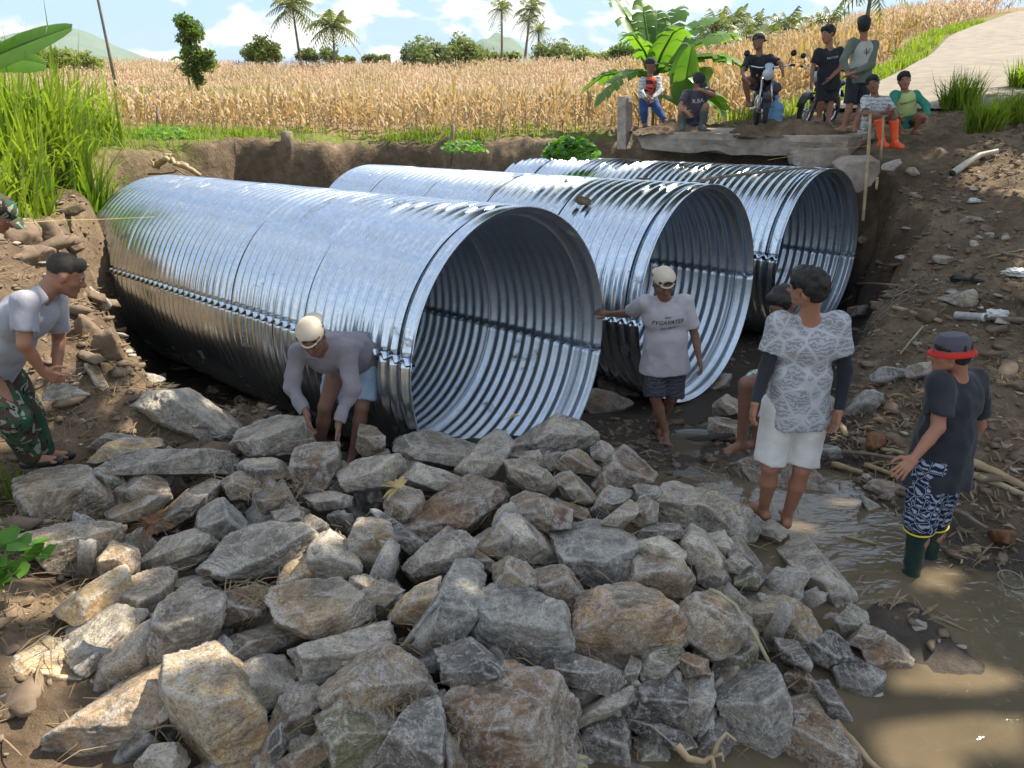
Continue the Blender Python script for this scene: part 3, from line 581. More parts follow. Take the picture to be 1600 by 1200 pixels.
RL = [
("long pale flat stone lying sunlit above the tan pebble, by the dirt bank",'cream',.6,[(145,610),(148,600),(195,603),(228,620),(232,632),(190,632),(165,624)]),
("small smooth tan cobble below the pale flat stone",'cream',.5,[(170,656),(186,640),(203,637),(210,646),(195,655),(176,661)]),
("big tilted grey slab with white streaks, first beside the near pipe's foot",'light',.45,[(230,635),(238,613),(262,612),(290,603),(312,622),(345,640),(372,662),(360,680),(330,690),(305,690),(275,672),(250,655)]),
("small dark stone under the left end of the big tilted grey slab",'dark',.5,[(207,662),(225,652),(242,662),(240,680),(215,684)]),
("flat grey stone between the camouflage trousers and the big tilted slab",'warm',.5,[(147,696),(165,681),(205,675),(215,688),(180,700),(155,702)]),
("pale rounded stone showing behind the long dark slab",'cream',.4,[(146,720),(165,700),(205,686),(240,688),(246,700),(200,714),(160,724)]),
("long dark grey slab lying level above the big blocky grey boulder",'grey',.7,[(145,736),(165,716),(200,702),(270,704),(350,710),(372,728),(370,744),(320,752),(250,752),(190,738)]),
("flat dark stone right of the big tilted grey slab",'dark',.6,[(290,703),(292,694),(340,692),(370,668),(402,660),(402,690),(360,704)]),
("big blocky grey boulder with a pale broken top at the left edge of the pile",'warm',.62,[(40,745),(60,728),(105,722),(135,732),(152,755),(172,780),(180,812),(165,830),(95,832),(65,815),(45,775)]),
("upright greenish grey stone right of the blocky grey boulder",'green',.6,[(145,740),(173,724),(190,750),(199,765),(177,779),(155,758)]),
("small grey stone under the long dark slab",'grey',.5,[(190,730),(240,728),(246,750),(205,753)]),
("rounded warm grey stone with sunlit foot, below the long dark slab",'warm',.55,[(192,762),(235,743),(257,760),(262,780),(235,792),(197,788)]),
("big stained boulder with white vein just below the blocky grey boulder",'tan',.75,[(45,833),(75,828),(130,820),(180,832),(175,860),(160,892),(135,902),(90,887),(55,852)]),
("dusty warm slab between the blocky boulder and the coconut husk",'tan',.55,[(172,790),(200,772),(258,780),(235,806),(185,818)]),
("long leaning slab with a tan sunlit edge above the coconut husk",'tan',.45,[(225,815),(290,770),(310,750),(337,762),(327,785),(275,820),(240,827)]),
("triangular dark grey block right of the coconut husk",'blue',.35,[(313,835),(318,800),(337,776),(362,800),(380,822),(370,838)]),
("tan dusty stone behind the triangular dark grey block",'tan',.5,[(350,750),(380,735),(400,738),(402,785),(362,778)]),
("narrow light grey slab, upper one of the two stacked below the husk",'light',.6,[(207,885),(235,852),(290,835),(337,842),(330,862),(260,882),(210,892)]),
("narrow light grey slab, lower one of the two stacked below the husk",'light',.6,[(249,885),(290,862),(337,853),(330,873),(300,887),(255,893)]),
("large smooth grey slab, flattest of the left half of the pile",'grey',.35,[(329,878),(350,850),(375,824),(420,818),(465,825),(492,850),(455,882),(430,899),(390,902),(345,892)]),
("tan stone right of the stained boulder with white vein",'tan',.6,[(160,872),(177,850),(212,865),(212,897),(165,902)]),
("small greenish stone under the large smooth grey slab",'green',.5,[(314,882),(345,893),(342,907),(312,902)]),
("mottled grey mass of rubble rock left of the upright brown stone",'grey',.5,[(370,690),(385,655),(420,648),(470,655),(482,690),(455,712),(400,712)]),
("upright brown stone that the bending man in the hoodie is setting",'brown',.55,[(458,737),(463,702),(485,692),(522,693),(524,735),(508,764),(468,767)]),
("grey oblong stone right of the upright brown stone",'light',.5,[(523,732),(560,720),(615,714),(624,738),(600,760),(545,767)]),
("wide grey stone at the foot of the near pipe's opening",'grey',.4,[(618,700),(640,682),(660,676),(700,680),(737,697),(722,722),(695,737),(660,722),(620,715)]),
("steep grey stone standing right of the wide stone at the pipe's opening",'light',.5,[(716,732),(755,690),(785,684),(797,700),(772,740),(745,750),(722,747)]),
("brown grey boulder behind the bending man's legs",'warm',.55,[(558,700),(563,668),(578,662),(597,680),(600,705),(570,712)]),
("small pale stone right of the black shoe",'grey',.4,[(577,715),(580,700),(605,702),(612,716)]),
("pale grey slab between the husk-wrapped stone and the wide stone",'light',.4,[(634,747),(655,725),(700,738),(720,750),(695,769),(650,757)]),
("grey stone with a dry corn husk hanging on it",'warm',.5,[(603,800),(620,767),(650,756),(662,785),(652,807),(630,818),(610,806)]),
("large leaf-shaped slab with a tan front edge in the middle of the pile",'rust',.36,[(630,838),(632,820),(690,770),(735,753),(775,764),(785,780),(750,815),(720,840),(680,850),(640,845)]),
("small grey flat stone left of the dried husk",'light',.5,[(484,778),(518,767),(548,778),(547,792),(500,797)]),
("pale angular stone left of the upright brown stone",'light',.45,[(380,722),(400,709),(440,725),(457,747),(420,757),(387,747)]),
("dusty stone below the pale angular stone",'tan',.4,[(398,765),(435,755),(447,777),(430,802),(400,802)]),
("rounded light stone above the small sunlit stone",'warm',.5,[(465,822),(490,806),(512,825),(514,850),(482,850)]),
("grey stone above the large smooth slab's right end",'grey',.5,[(430,800),(462,795),(478,812),(468,828),(435,825)]),
("weathered grey rock right of the small sunlit stone",'light',.5,[(488,855),(520,835),(552,850),(562,882),(555,902),(505,907),(487,882)]),
("tall weathered block topped with straw, left of centre of the pile",'warm',.72,[(548,850),(560,818),(605,822),(619,850),(617,890),(590,907),(557,902)]),
("small bright sunlit stone lying on the tan slab",'cream',.5,[(440,900),(455,875),(480,867),(515,880),(526,905),(500,918),(445,917)]),
("flat grey rock above the big upright blue grey stone",'grey',.4,[(633,883),(670,850),(720,834),(742,850),(730,882),(690,897),(655,902)]),
("pale brown stone right of the leaf-shaped slab",'warm',.5,[(738,847),(775,828),(802,830),(802,872),(775,872),(745,862)]),
("thin dark grey plank-like stone leaning under the leaf-shaped slab",'dark',.5,[(585,806),(598,798),(640,830),(682,862),(672,872),(640,862)]),
("small wedge stone under the pale brown stone",'warm',.5,[(724,872),(740,855),(782,886),(770,897)]),
("long grey boulder on top of the pile's back, below the near pipe's rim",'light',.55,[(790,700),(820,680),(850,660),(883,641),(905,660),(926,668),(926,690),(880,712),(850,722),(805,710)]),
("flat light stone under the long grey boulder at the pile's back",'light',.6,[(788,710),(840,704),(850,728),(822,732),(795,724)]),
("brown grey wedge slab below the flat light stone",'warm',.6,[(790,722),(812,718),(852,735),(869,760),(862,772),(828,766),(800,746)]),
("rounded grey stone left of the brown topped stone",'warm',.55,[(867,730),(890,706),(930,703),(942,720),(930,742),(885,737)]),
("light stone partly behind the brown topped stone",'light',.5,[(924,700),(940,690),(960,692),(970,707),(950,722),(928,716)]),
("brown topped stone with pale rim standing on the pile's back right",'brown',.3,[(928,755),(945,720),(975,701),(1000,702),(1022,714),(1027,737),(1010,757),(975,764),(945,763)]),
("long stone wedge with a warm top, left of the brown topped stone",'warm',.4,[(862,742),(878,731),(905,752),(932,782),(912,788),(885,777)]),
("leaning grey stone under the brown topped stone",'grey',.5,[(923,803),(945,765),(975,759),(984,775),(962,800),(945,813)]),
("tan split stone right of the leaning grey stone",'tan',.5,[(943,814),(985,780),(1001,778),(996,800),(970,825),(950,820)]),
("small grey stone between the tan split stone and the massive grey block",'grey',.4,[(993,762),(1020,755),(1034,770),(1015,787),(998,777)]),
("upright grey stone left of the massive grey block",'warm',.5,[(983,812),(1005,775),(1027,790),(1024,817),(1000,822)]),
("massive light grey block sloping down towards the man in the white shorts",'light',.58,[(1030,775),(1046,753),(1070,756),(1125,775),(1165,793),(1172,815),(1155,837),(1110,838),(1050,827),(1032,807)]),
("brownish domed stone right of the leaf-shaped slab's tip",'brown',.5,[(798,768),(845,773),(868,785),(893,792),(886,822),(850,827),(815,817),(800,802)]),
("dark brown wedge right of the domed stone",'brown',.4,[(868,782),(915,795),(927,817),(900,824),(878,812)]),
("pale kite-shaped slab in the centre of the pile",'light',.5,[(773,832),(788,802),(805,793),(835,828),(872,862),(867,880),(800,872),(780,857)]),
("large flat-topped grey slab with a folded front edge",'blue',.32,[(866,842),(878,822),(893,809),(935,825),(1002,840),(1000,880),(987,907),(950,922),(900,917),(878,882)]),
("triangular bluish stone below the massive grey block",'blue',.5,[(991,847),(1013,812),(1030,820),(1045,846)]),
("rounded pale grey stone under the massive grey block",'light',.5,[(1020,830),(1035,812),(1060,822),(1070,838),(1045,847)]),
("flat light stone above the tan lit stone",'light',.6,[(998,848),(1030,839),(1052,850),(1067,862),(1060,874),(1000,870)]),
("tan lit stone wedged right of the large flat-topped slab",'tan',.6,[(985,912),(1000,868),(1030,864),(1064,875),(1080,902),(1075,927),(1020,932),(987,927)]),
("pointed pale stone below the massive grey block's right half",'light',.6,[(1068,852),(1082,828),(1102,840),(1127,872),(1133,897),(1100,892),(1075,882)]),
("small warm pebble-like stone above the pointed pale stone",'light',.5,[(1103,840),(1130,834),(1142,850),(1127,872),(1108,852)]),
("small grey stone beside the muddy twigs, right of the pointed stone",'grey',.5,[(1128,852),(1150,840),(1165,858),(1188,880),(1165,892),(1140,872)]),
("small stone below the pointed pale stone",'warm',.5,[(1088,888),(1110,874),(1130,885),(1140,907),(1110,920),(1090,912)]),
("small pale cube-like stone above the smooth tan stone",'light',.6,[(1132,882),(1152,864),(1172,882),(1157,897),(1138,892)]),
("greenish stone above the smooth tan stone",'green',.5,[(1152,900),(1185,884),(1197,900),(1182,917),(1150,917)]),
("grey stone left of the upright brown wedge, centre of the pile",'warm',.6,[(773,888),(800,874),(835,885),(840,920),(817,932),(780,922)]),
("upright smooth brown wedge between two big boulders",'brown',.7,[(836,893),(860,878),(885,892),(907,925),(907,965),(895,974),(850,940),(838,917)]),
("big blue grey boulder with white speckles, largest of the middle",'blue',.6,[(733,988),(742,955),(760,925),(790,913),(830,930),(880,955),(890,1000),(872,1037),(820,1057),(770,1047),(740,1022)]),
("big boulder with a tan face and an orange stain, right of the blue grey boulder",'orange',.72,[(895,1003),(903,965),(912,935),(960,922),(1030,935),(1062,968),(1064,1000),(1010,1027),(950,1042),(910,1017)]),
("dark flat stone below the orange stained boulder",'dark',.5,[(843,1052),(880,1020),(950,1040),(967,1060),(950,1082),(900,1072)]),
("narrow pale stone standing under the orange stained boulder",'green',.5,[(963,1072),(985,1030),(1002,1035),(987,1077),(970,1077)]),
("greenish brown wedge under the orange stained boulder's right side",'green',.5,[(998,1062),(1010,1020),(1060,1003),(1067,1030),(1040,1057),(1005,1070)]),
("small brown cube-like stone right of the greenish brown wedge",'brown',.5,[(1058,1032),(1075,1022),(1102,1030),(1107,1050),(1070,1057)]),
("angular grey stone with a pale top beside the dry stalk",'warm',.6,[(1063,965),(1075,943),(1105,928),(1132,940),(1157,965),(1164,1000),(1140,1012),(1120,1027),(1075,1002)]),
("smooth tan oval stone right of the dry stalk",'tan',.55,[(1143,942),(1160,922),(1180,917),(1205,924),(1252,945),(1274,985),(1250,1002),(1200,1005),(1160,987)]),
("narrow greenish stone crossing below the dry stalk",'green',.5,[(1118,1037),(1170,1003),(1180,1015),(1167,1042),(1125,1049)]),
("big dark blue grey slab near the bottom right of the pile",'blue',.6,[(1118,1062),(1160,1045),(1207,1050),(1227,1090),(1224,1150),(1180,1182),(1150,1172),(1125,1112)]),
("dark faceted boulder below the greenish brown wedge",'dark',.5,[(968,1092),(1030,1055),(1065,1050),(1077,1085),(1062,1117),(1030,1137),(985,1127)]),
("tall grey stone right of the dark faceted boulder",'grey',.6,[(1058,1142),(1078,1060),(1112,1057),(1114,1090),(1097,1132),(1075,1149)]),
("narrow grey stone pointing at the dark faceted boulder",'grey',.5,[(893,1127),(940,1090),(985,1074),(982,1097),(950,1117),(900,1139)]),
("dark ribbed block at the bottom of the pile, right of the great brown boulder",'dark',.6,[(903,1142),(930,1120),(972,1118),(980,1150),(977,1205),(908,1205)]),
("thin dark slab lying above the torn pale root",'dark',.5,[(980,1132),(1030,1135),(1085,1150),(1092,1160),(1060,1167),(1000,1152)]),
("dark domed stone at the bottom edge left of the torn pale root",'green',.5,[(993,1157),(1030,1148),(1047,1180),(1042,1210),(993,1210)]),
("dark stone behind the torn pale root",'dark',.5,[(1093,1172),(1108,1120),(1130,1125),(1142,1160),(1120,1192),(1098,1187)]),
("great rusty brown boulder at the bottom centre",'rust',.5,[(682,1135),(715,1080),(750,1062),(790,1053),(840,1060),(897,1105),(893,1150),(872,1205),(780,1225),(700,1195)]),
("small grey stone behind the great rusty boulder's right shoulder",'grey',.5,[(883,1082),(890,1055),(930,1073),(937,1090),(900,1107)]),
("long diagonal pale boulder on the pile's right edge by the water",'light',.5,[(1197,855),(1213,830),(1240,833),(1282,870),(1322,915),(1334,945),(1322,967),(1297,985),(1275,970),(1250,917),(1222,880)]),
("pale stone by the bare feet of the man in white shorts",'light',.5,[(1186,822),(1215,811),(1232,828),(1215,845),(1192,837)]),
("grey stone left of the long diagonal pale boulder",'light',.5,[(1201,908),(1222,880),(1240,898),(1249,925),(1237,942),(1208,932)]),
("greenish stone under the long diagonal boulder's lower end",'green',.5,[(1302,988),(1325,948),(1352,958),(1354,980),(1337,1002),(1315,997)]),
("small brown stone at the water's edge, left of the wet brown stone",'brown',.5,[(1328,1007),(1350,978),(1377,985),(1370,1002),(1350,1014)]),
("dark rounded stone below the smooth tan oval stone",'dark',.5,[(1258,1012),(1290,993),(1322,1010),(1327,1025),(1295,1042),(1265,1032)]),
("wet brown stone standing farthest out in the water",'brown',.5,[(1353,1022),(1362,998),(1385,996),(1422,1025),(1417,1062),(1400,1067),(1360,1047)]),
("dark reddish cube-like stone at the water's edge",'dark',.6,[(1305,1057),(1335,1033),(1374,1050),(1372,1082),(1345,1107),(1315,1087)]),
("dark stone below the smooth tan oval stone's left end",'dark',.5,[(1214,1002),(1245,1003),(1262,1030),(1257,1047),(1222,1032)]),
("small brown upright stone right of the big dark slab",'brown',.6,[(1226,1062),(1248,1040),(1274,1065),(1272,1082),(1245,1080)]),
("grey wedge leaning towards the water, above the splintered orange stick",'dark',.5,[(1273,1072),(1295,1068),(1327,1115),(1324,1127),(1285,1112)]),
("small light wedge above the big stained boulder at the bottom right",'warm',.5,[(1233,1097),(1270,1083),(1292,1115),(1290,1127),(1255,1117)]),
("big stained boulder at the bottom right beside the splintered orange stick",'brown',.6,[(1203,1165),(1215,1120),(1240,1108),(1300,1130),(1330,1165),(1327,1215),(1205,1215)]),
("broad tan slab with a dark grey lower edge, left of centre",'tan',.4,[(430,935),(438,914),(530,912),(577,950),(580,982),(540,987),(510,1002),(440,967)]),
("small warm stone between the tan slab and the pale wedge",'tan',.5,[(560,927),(598,906),(627,925),(600,947),(570,937)]),
("pale pinkish wedge left of the big upright blue grey stone",'cream',.55,[(608,958),(640,925),(682,910),(682,950),(645,972),(613,968)]),
("big upright blue grey stone leaning left in the middle of the pile",'blue',.6,[(620,1015),(640,985),(660,958),(690,885),(715,872),(757,885),(760,925),(732,975),(717,1010),(700,1047),(665,1052),(633,1037)]),
("long tan slab lying under the dusty straw",'warm',.6,[(343,1000),(400,982),(500,966),(512,993),(470,1007),(400,1037),(353,1022)]),
("pale wide stone below the broad tan slab",'light',.6,[(466,1012),(540,993),(600,983),(612,1010),(600,1030),(560,1047),(500,1074),(478,1062)]),
("mottled brown stone with mud on it above the rounded triangular boulder",'warm',.5,[(508,1065),(560,1040),(600,1008),(642,1035),(674,1085),(650,1112),(600,1132),(515,1107)]),
("rounded triangular boulder at the bottom left of the great rusty boulder",'green',.6,[(503,1130),(530,1105),(590,1108),(612,1130),(600,1172),(570,1205),(530,1200),(510,1150)]),
("pale cobble with a brown mud smear, right of the tall golden boulder",'light',.55,[(366,1057),(395,1035),(440,1032),(460,1060),(452,1087),(415,1109),(378,1097)]),
("mud capped grey stone below the pale cobble",'warm',.5,[(423,1132),(450,1074),(490,1074),(504,1110),(492,1152),(455,1167),(428,1152)]),
("small tan block near the bottom edge, left of the rounded triangular boulder",'tan',.6,[(443,1182),(480,1160),(510,1147),(510,1187),(460,1205)]),
("small dark stone under the pale cobble",'dark',.5,[(418,1152),(440,1138),(447,1170),(425,1192)]),
("dark grey stone left of the great rusty boulder",'dark',.5,[(585,1182),(640,1110),(682,1103),(692,1150),(682,1207),(598,1212)]),
("small stone above the dark grey stone by the great rusty boulder",'grey',.5,[(668,1092),(695,1083),(707,1110),(690,1127),(670,1112)]),
("dark flat stone behind the great rusty boulder",'dark',.4,[(688,1022),(740,1008),(802,1055),(740,1077),(698,1062)]),
("sunlit tan block below the stained boulder, at the left edge of the pile",'cream',.5,[(98,947),(130,920),(172,895),(190,894),(197,920),(180,947),(130,972)]),
("pale and blue rounded stone above the bright cream stone",'light',.5,[(113,1003),(125,975),(180,953),(218,970),(222,992),(190,1012),(160,1052),(118,1022)]),
("bright cream stone farthest left on the dry straw",'cream',.45,[(36,1042),(50,1013),(85,1002),(122,1010),(160,1050),(152,1097),(120,1102),(50,1072)]),
("tan stone leaning between the cream stone and the long lower boulder",'tan',.6,[(155,1080),(170,1015),(225,983),(247,1000),(247,1025),(225,1052),(165,1085)]),
("long lower boulder with a sunlit golden patch at the bottom left",'tan',.6,[(66,1185),(95,1130),(180,1078),(235,1055),(267,1048),(292,1090),(297,1122),(230,1165),(140,1207),(73,1203)]),
("tall golden boulder with a brown scar, right of the long lower boulder",'cream',.5,[(266,1062),(278,1000),(300,993),(347,1020),(372,1060),(397,1090),(407,1150),(387,1207),(350,1200),(308,1140),(270,1092)]),
("arched warm grey stone above the tall golden boulder",'warm',.6,[(243,1002),(255,948),(295,916),(347,940),(350,965),(330,1002),(290,1042),(253,1047)]),
("smooth tan stone above the arched warm grey stone",'tan',.5,[(188,905),(250,893),(267,905),(262,930),(245,962),(215,977),(192,947)]),
("flat grey stone above the arched warm grey stone",'grey',.5,[(263,907),(325,898),(337,930),(300,922),(270,917)]),
("dusty brown stone covered in straw, left of the broad tan slab",'brown',.4,[(338,928),(380,920),(432,930),(427,962),(352,972),(343,947)]),
("small pale stone at the bottom edge below the long lower boulder",'light',.5,[(218,1185),(240,1163),(272,1168),(292,1205),(223,1210)]),
("big dark boulder behind the legs of the man in white shorts",'brown',.65,[(1128,742),(1180,718),(1260,733),(1292,765),(1287,787),(1210,787),(1138,767)]),
("pale rough stone under the crouching man's knee",'warm',.5,[(1116,632),(1140,615),(1162,620),(1162,647),(1120,652)]),
("dark brown stone left of the crouching man's shin",'brown',.6,[(1110,655),(1150,648),(1160,690),(1113,686)]),
]
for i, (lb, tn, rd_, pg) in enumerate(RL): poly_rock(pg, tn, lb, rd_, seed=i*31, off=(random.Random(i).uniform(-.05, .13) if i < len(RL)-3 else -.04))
# loose stones that fill the gaps between and under the named ones: no two alike in shape, alike in kind
g = np.random.RandomState(5); cnt = 0
vars_ = []
for q in range(14):
    pn = [unit(g.randn(3)) for _ in range(12)]; ph = [g.uniform(.55, 1.) for _ in range(12)]
    P_, F_ = rockshape(pn, ph, 4, q*17, np.array([1, g.uniform(.6, .95), g.uniform(.45, .8)]), 1., 24); vars_.append((P_, F_))
_vm = []
for P_, F_ in vars_:
    o = mesh_np('quarry_stone', P_*.1, F_, M['rock']); _vm.append(o.data); bpy.data.objects.remove(o)
def filler(x, y, z, r, tint, label, group, name='quarry_stone'):
    o = bpy.data.objects.new(name, _vm[g.randint(14)]); link(o); o.location = (x, y, z); o.scale = (r*10, r*10, r*10); o.rotation_euler = g.uniform(0, 6.28, 3)
    t = TINT[tint]; o.color = (*t, 1); return tag(o, label, 'stone', group)
FL = [('small broken stone in a gap on the %s of the pile' % a, 'small stones in the gaps, %s' % a) for a in ('upper left', 'upper middle', 'upper right', 'lower left', 'lower middle', 'lower right')]
def fi(px, py): return (0 if px < 450 else 1 if px < 850 else 2)+(3 if py > 920 else 0)
for j in range(260):
    px = g.uniform(60, 1330); py = g.uniform(700, 1195)
    if (px > 1100 and py < 850) or (px > 1025 and py < 840): continue
    p = pile_hit(px, py); r = g.uniform(.06, .14)
    big_ = py > 1000 and px > 850
    filler(p[0], p[1], p[2]-.07-g.uniform(0, .09), r, ['dark', 'grey', 'warm', 'brown'][g.randint(4)], FL[fi(px, py)][0], FL[fi(px, py)][1])
# ------------------------------------------------------------------ vegetation
G = np.random.RandomState(11)
def blades(base, n, hgt, wid, spread, seed=0, segs=4, droop=1., lean=.35, hj=.35):
    """ribbon blades: base (k,3) positions, n blades each -> V, F"""
    g = np.random.RandomState(seed); B = np.repeat(np.asarray(base, float), n, 0); m = len(B)
    B = B+np.column_stack([g.uniform(-spread, spread, (m, 2)), np.zeros(m)])
    a = g.uniform(0, 6.283, m); h = hgt*(1-hj*g.rand(m)); ln = lean*g.rand(m)*h; dr = droop*g.rand(m)**2*h*.6
    d = np.column_stack([np.cos(a), np.sin(a), np.zeros(m)]); b = a+1.57+g.uniform(-.6, .6, m); s = np.column_stack([np.cos(b), np.sin(b), np.zeros(m)])
    V = []
    for i in range(segs+1):
        t = i/segs; c = B+d*(ln*t+dr*t**3)[:, None]+np.column_stack([np.zeros((m, 2)), h*t-dr*.9*t**3.2])
        w_ = wid*(1-t**2.2)*(.45+1.1*t*(1-t)*2)+wid*.02
        V.append(np.stack([c-s*w_/2, c+s*w_/2], 1))
    V = np.stack(V, 1).reshape(-1, 3)                    # m,(segs+1),2
    o = np.arange(m)[:, None]*(2*(segs+1)); F = np.concatenate([np.stack([o+2*i, o+2*i+1, o+2*i+3, o+2*i+2], -1) for i in range(segs)], 1).reshape(-1, 4)
    return V, F
def scatter(fn, n, x0, x1, y0, y1, seed=0):
    g = np.random.RandomState(seed); x = g.uniform(x0, x1, n); y = g.uniform(y0, y1, n); k = fn(x, y) > g.rand(n); x, y = x[k], y[k]
    return np.column_stack([x, y, ground(x, y)])
def stuff(name, V, F, mat, label, cat): o = mesh_np(name, V, F, mat); return tag(o, label, cat, None, 'stuff')
def join(L_):
    V = []; F = []; n = 0
    for v, f in L_: V.append(v); F.append(f+n); n += len(v)
    return np.concatenate(V), np.concatenate(F)
# corn -----------------------------------------------------------
def corn_mesh(seed, h=.98, leaves=9):
    g = np.random.RandomState(seed); V = []; F = []
    lean = g.uniform(-.1, .1, 2)
    def ctr(t): return np.array([lean[0]*t*t*h, lean[1]*t*t*h, t*h])
    for i in range(4):                                   # stalk, three-sided
        for k in range(3): V.append(ctr(i/3)+.016*(1-.55*i/3)*np.array([math.cos(k*2.09), math.sin(k*2.09), 0]))
    for i in range(3):
        for k in range(3): F.append([i*3+k, i*3+(k+1) % 3, i*3+3+(k+1) % 3, i*3+3+k])
    for j in range(leaves):
        t = .18+.78*j/leaves+g.uniform(-.03, .03); a = j*math.pi+g.uniform(-.8, .8); d = np.array([math.cos(a), math.sin(a), 0]); s = np.array([-d[1], d[0], 0])
        L_ = g.uniform(.25, .5); up = g.uniform(.1, .38); c0 = ctr(min(t, 1)); n0 = len(V); tw = g.uniform(-.9, .9); fall = g.uniform(.5, 1.3)
        for i in range(5):
            q = i/4; c = c0+d*L_*(q-.35*q*q*fall)*.75+np.array([0, 0, up*q*2-L_*fall*q*q*.95]); w_ = .041*(1-q**2)*(.6+1.6*q*(1-q))+.003
            ss = s*math.cos(tw*q)+np.array([0, 0, 1])*math.sin(tw*q); V += [c-ss*w_, c+ss*w_]
        for i in range(4): F.append([n0+2*i, n0+2*i+1, n0+2*i+3, n0+2*i+2])
    for j in range(3):                                   # tassel
        a = g.uniform(0, 6.28); n0 = len(V); c = ctr(1.); e = c+np.array([.08*math.cos(a), .08*math.sin(a), g.uniform(.1, .2)])
        V += [c+[.006, 0, 0], c-[.006, 0, 0], e-[.004, 0, 0], e+[.004, 0, 0]]; F.append([n0, n0+1, n0+2, n0+3])
    t = .5+g.uniform(-.1, .1); c = ctr(t); a = g.uniform(0, 6.28); d = np.array([math.cos(a), math.sin(a), -.6]); n0 = len(V)   # the ear in its husk
    for i, r in enumerate((.012, .03, .024, .004)):
        for k in range(3): V.append(c+d*(.02+.075*i)+r*np.array([math.cos(k*2.09), math.sin(k*2.09), .3*math.sin(k)]))
    for i in range(3):
        for k in range(3): F.append([n0+i*3+k, n0+i*3+(k+1) % 3, n0+i*3+3+(k+1) % 3, n0+i*3+3+k])
    return np.array(V), np.array(F)
cv = [corn_mesh(i) for i in range(8)]
cm = []
for V_, F_ in cv:
    o = mesh_np('corn_plant', V_, F_, M['corn']); cm.append(o.data); bpy.data.objects.remove(o)
def incorn(x, y):
    rd_ = dline(x, y, ROADC); edge = 15.5+.25*np.sin(x*1.3)+.5*(x < -3)+1.3*sstep(-6, -9, x)
    ok = (y > edge)*(rd_ > 3.1+.0*y)*(x < 30)
    ok = ok*np.where((x > 3) & (y < 17.5), (rd_ > 3.3)*1., 1.)
    thin = np.where((x > -16) & (x < -9) & (y > 27) & (y < 33), .25, 1.)
    return ok*thin
rows = []
gg = np.random.RandomState(3)
for yr in np.arange(15.5, 64, .62):
    st = .28 if yr < 30 else .42
    xs = np.arange(-44, 30, st)+gg.uniform(-.08, .08, len(np.arange(-44, 30, st))); ys = yr+gg.uniform(-.1, .1, len(xs)); rows.append(np.column_stack([xs, ys]))
# second block on the hill, left of the road
rows = np.concatenate(rows); vis = (np.abs(rows[:, 0]) < rows[:, 1]*.80+1.5); rows = rows[vis]
rows = rows[incorn(rows[:, 0], rows[:, 1]) > gg.rand(len(rows))]
keep = (rows[:, 1] < 34) | (gg.rand(len(rows)) < .75); rows = rows[keep]
zc_ = ground(rows[:, 0], rows[:, 1], False)-.02; dd = np.hypot(rows[:, 0], rows[:, 1]); order = np.argsort(dd)
near = order[:300]; rest = order[300:]
hscale = lambda x: .82+.24*sstep(2, 9, np.asarray(x, float))
for i in near:
    o = bpy.data.objects.new('corn_plant', cm[gg.randint(8)]); link(o); s = gg.uniform(.85, 1.1)*hscale(rows[i, 0]); o.location = (rows[i, 0], rows[i, 1], zc_[i]); o.scale = (s, s, s); o.rotation_euler = (gg.uniform(-.06, .06), gg.uniform(-.06, .06), gg.uniform(0, 6.28))
    tag(o, 'dry straw coloured corn plant in the front rows of the field', 'corn plant', 'corn plants in the front rows')
def hscale(x): return .82+.24*sstep(2, 9, np.asarray(x, float))
def corn_bulk(ids, variants, mat, label, scl=1., cat='corn field'):
    Ls = []
    va = gg.randint(len(variants), size=len(ids))
    for v_ in range(len(variants)):
        sel = ids[va == v_]; V_, F_ = variants[v_]; m = len(sel)
        if m == 0: continue
        a = gg.uniform(0, 6.28, m); s = gg.uniform(.85, 1.12, m)*scl*hscale(rows[sel, 0]); ca, sa = np.cos(a)*s, np.sin(a)*s
        X = V_[None, :, 0]*ca[:, None]-V_[None, :, 1]*sa[:, None]+rows[sel, 0][:, None]; Y = V_[None, :, 0]*sa[:, None]+V_[None, :, 1]*ca[:, None]+rows[sel, 1][:, None]; Z = V_[None, :, 2]*s[:, None]+zc_[sel][:, None]
        Ls.append((np.stack([X, Y, Z], -1).reshape(-1, 3), (F_[None]+(np.arange(m)*len(V_))[:, None, None]).reshape(-1, 4)))
    V, F = join(Ls); return stuff('corn_field', V, F, mat, label, cat)
def simple_corn(seed):
    g = np.random.RandomState(seed+50); V = []; F = []
    for j in range(7):
        a = g.uniform(0, 6.28); d = np.array([math.cos(a), math.sin(a), 0]); z0 = g.uniform(.1, .85); L_ = g.uniform(.25, .5); n0 = len(V); s = np.array([-d[1], d[0], 0])*.04
        e = np.array([0, 0, z0]); m = e+d*L_*.5+[0, 0, .12]; f = e+d*L_+[0, 0, -.3*g.rand()]
        V += [e-s*.6, e+s*.6, m+s, m-s, f+s*.2, f-s*.2]; F += [[n0, n0+1, n0+2, n0+3], [n0+3, n0+2, n0+4, n0+5]]
    n0 = len(V); V += [np.array([-.014, 0, 0]), np.array([.014, 0, 0]), np.array([.01, 0, 1.05]), np.array([-.01, 0, 1.05])]; F.append([n0, n0+1, n0+2, n0+3])
    return np.array(V), np.array(F)
sc_ = [simple_corn(i) for i in range(6)]
rn = rest[dd[rest] < 27]; rf = rest[dd[rest] >= 27]
nr_ = (dd[rest] < 22) | ((rows[rest, 0] > 5.5) & (dd[rest] < 44)); rn = rest[nr_]; rf = rest[~nr_]
corn_bulk(rn, cv, M['corn'], 'dry brown corn field behind the front rows, from the grass edge up to the road')
corn_bulk(rf, sc_, M['cornf'], 'far part of the dry corn field, rising to the skyline', 1.)
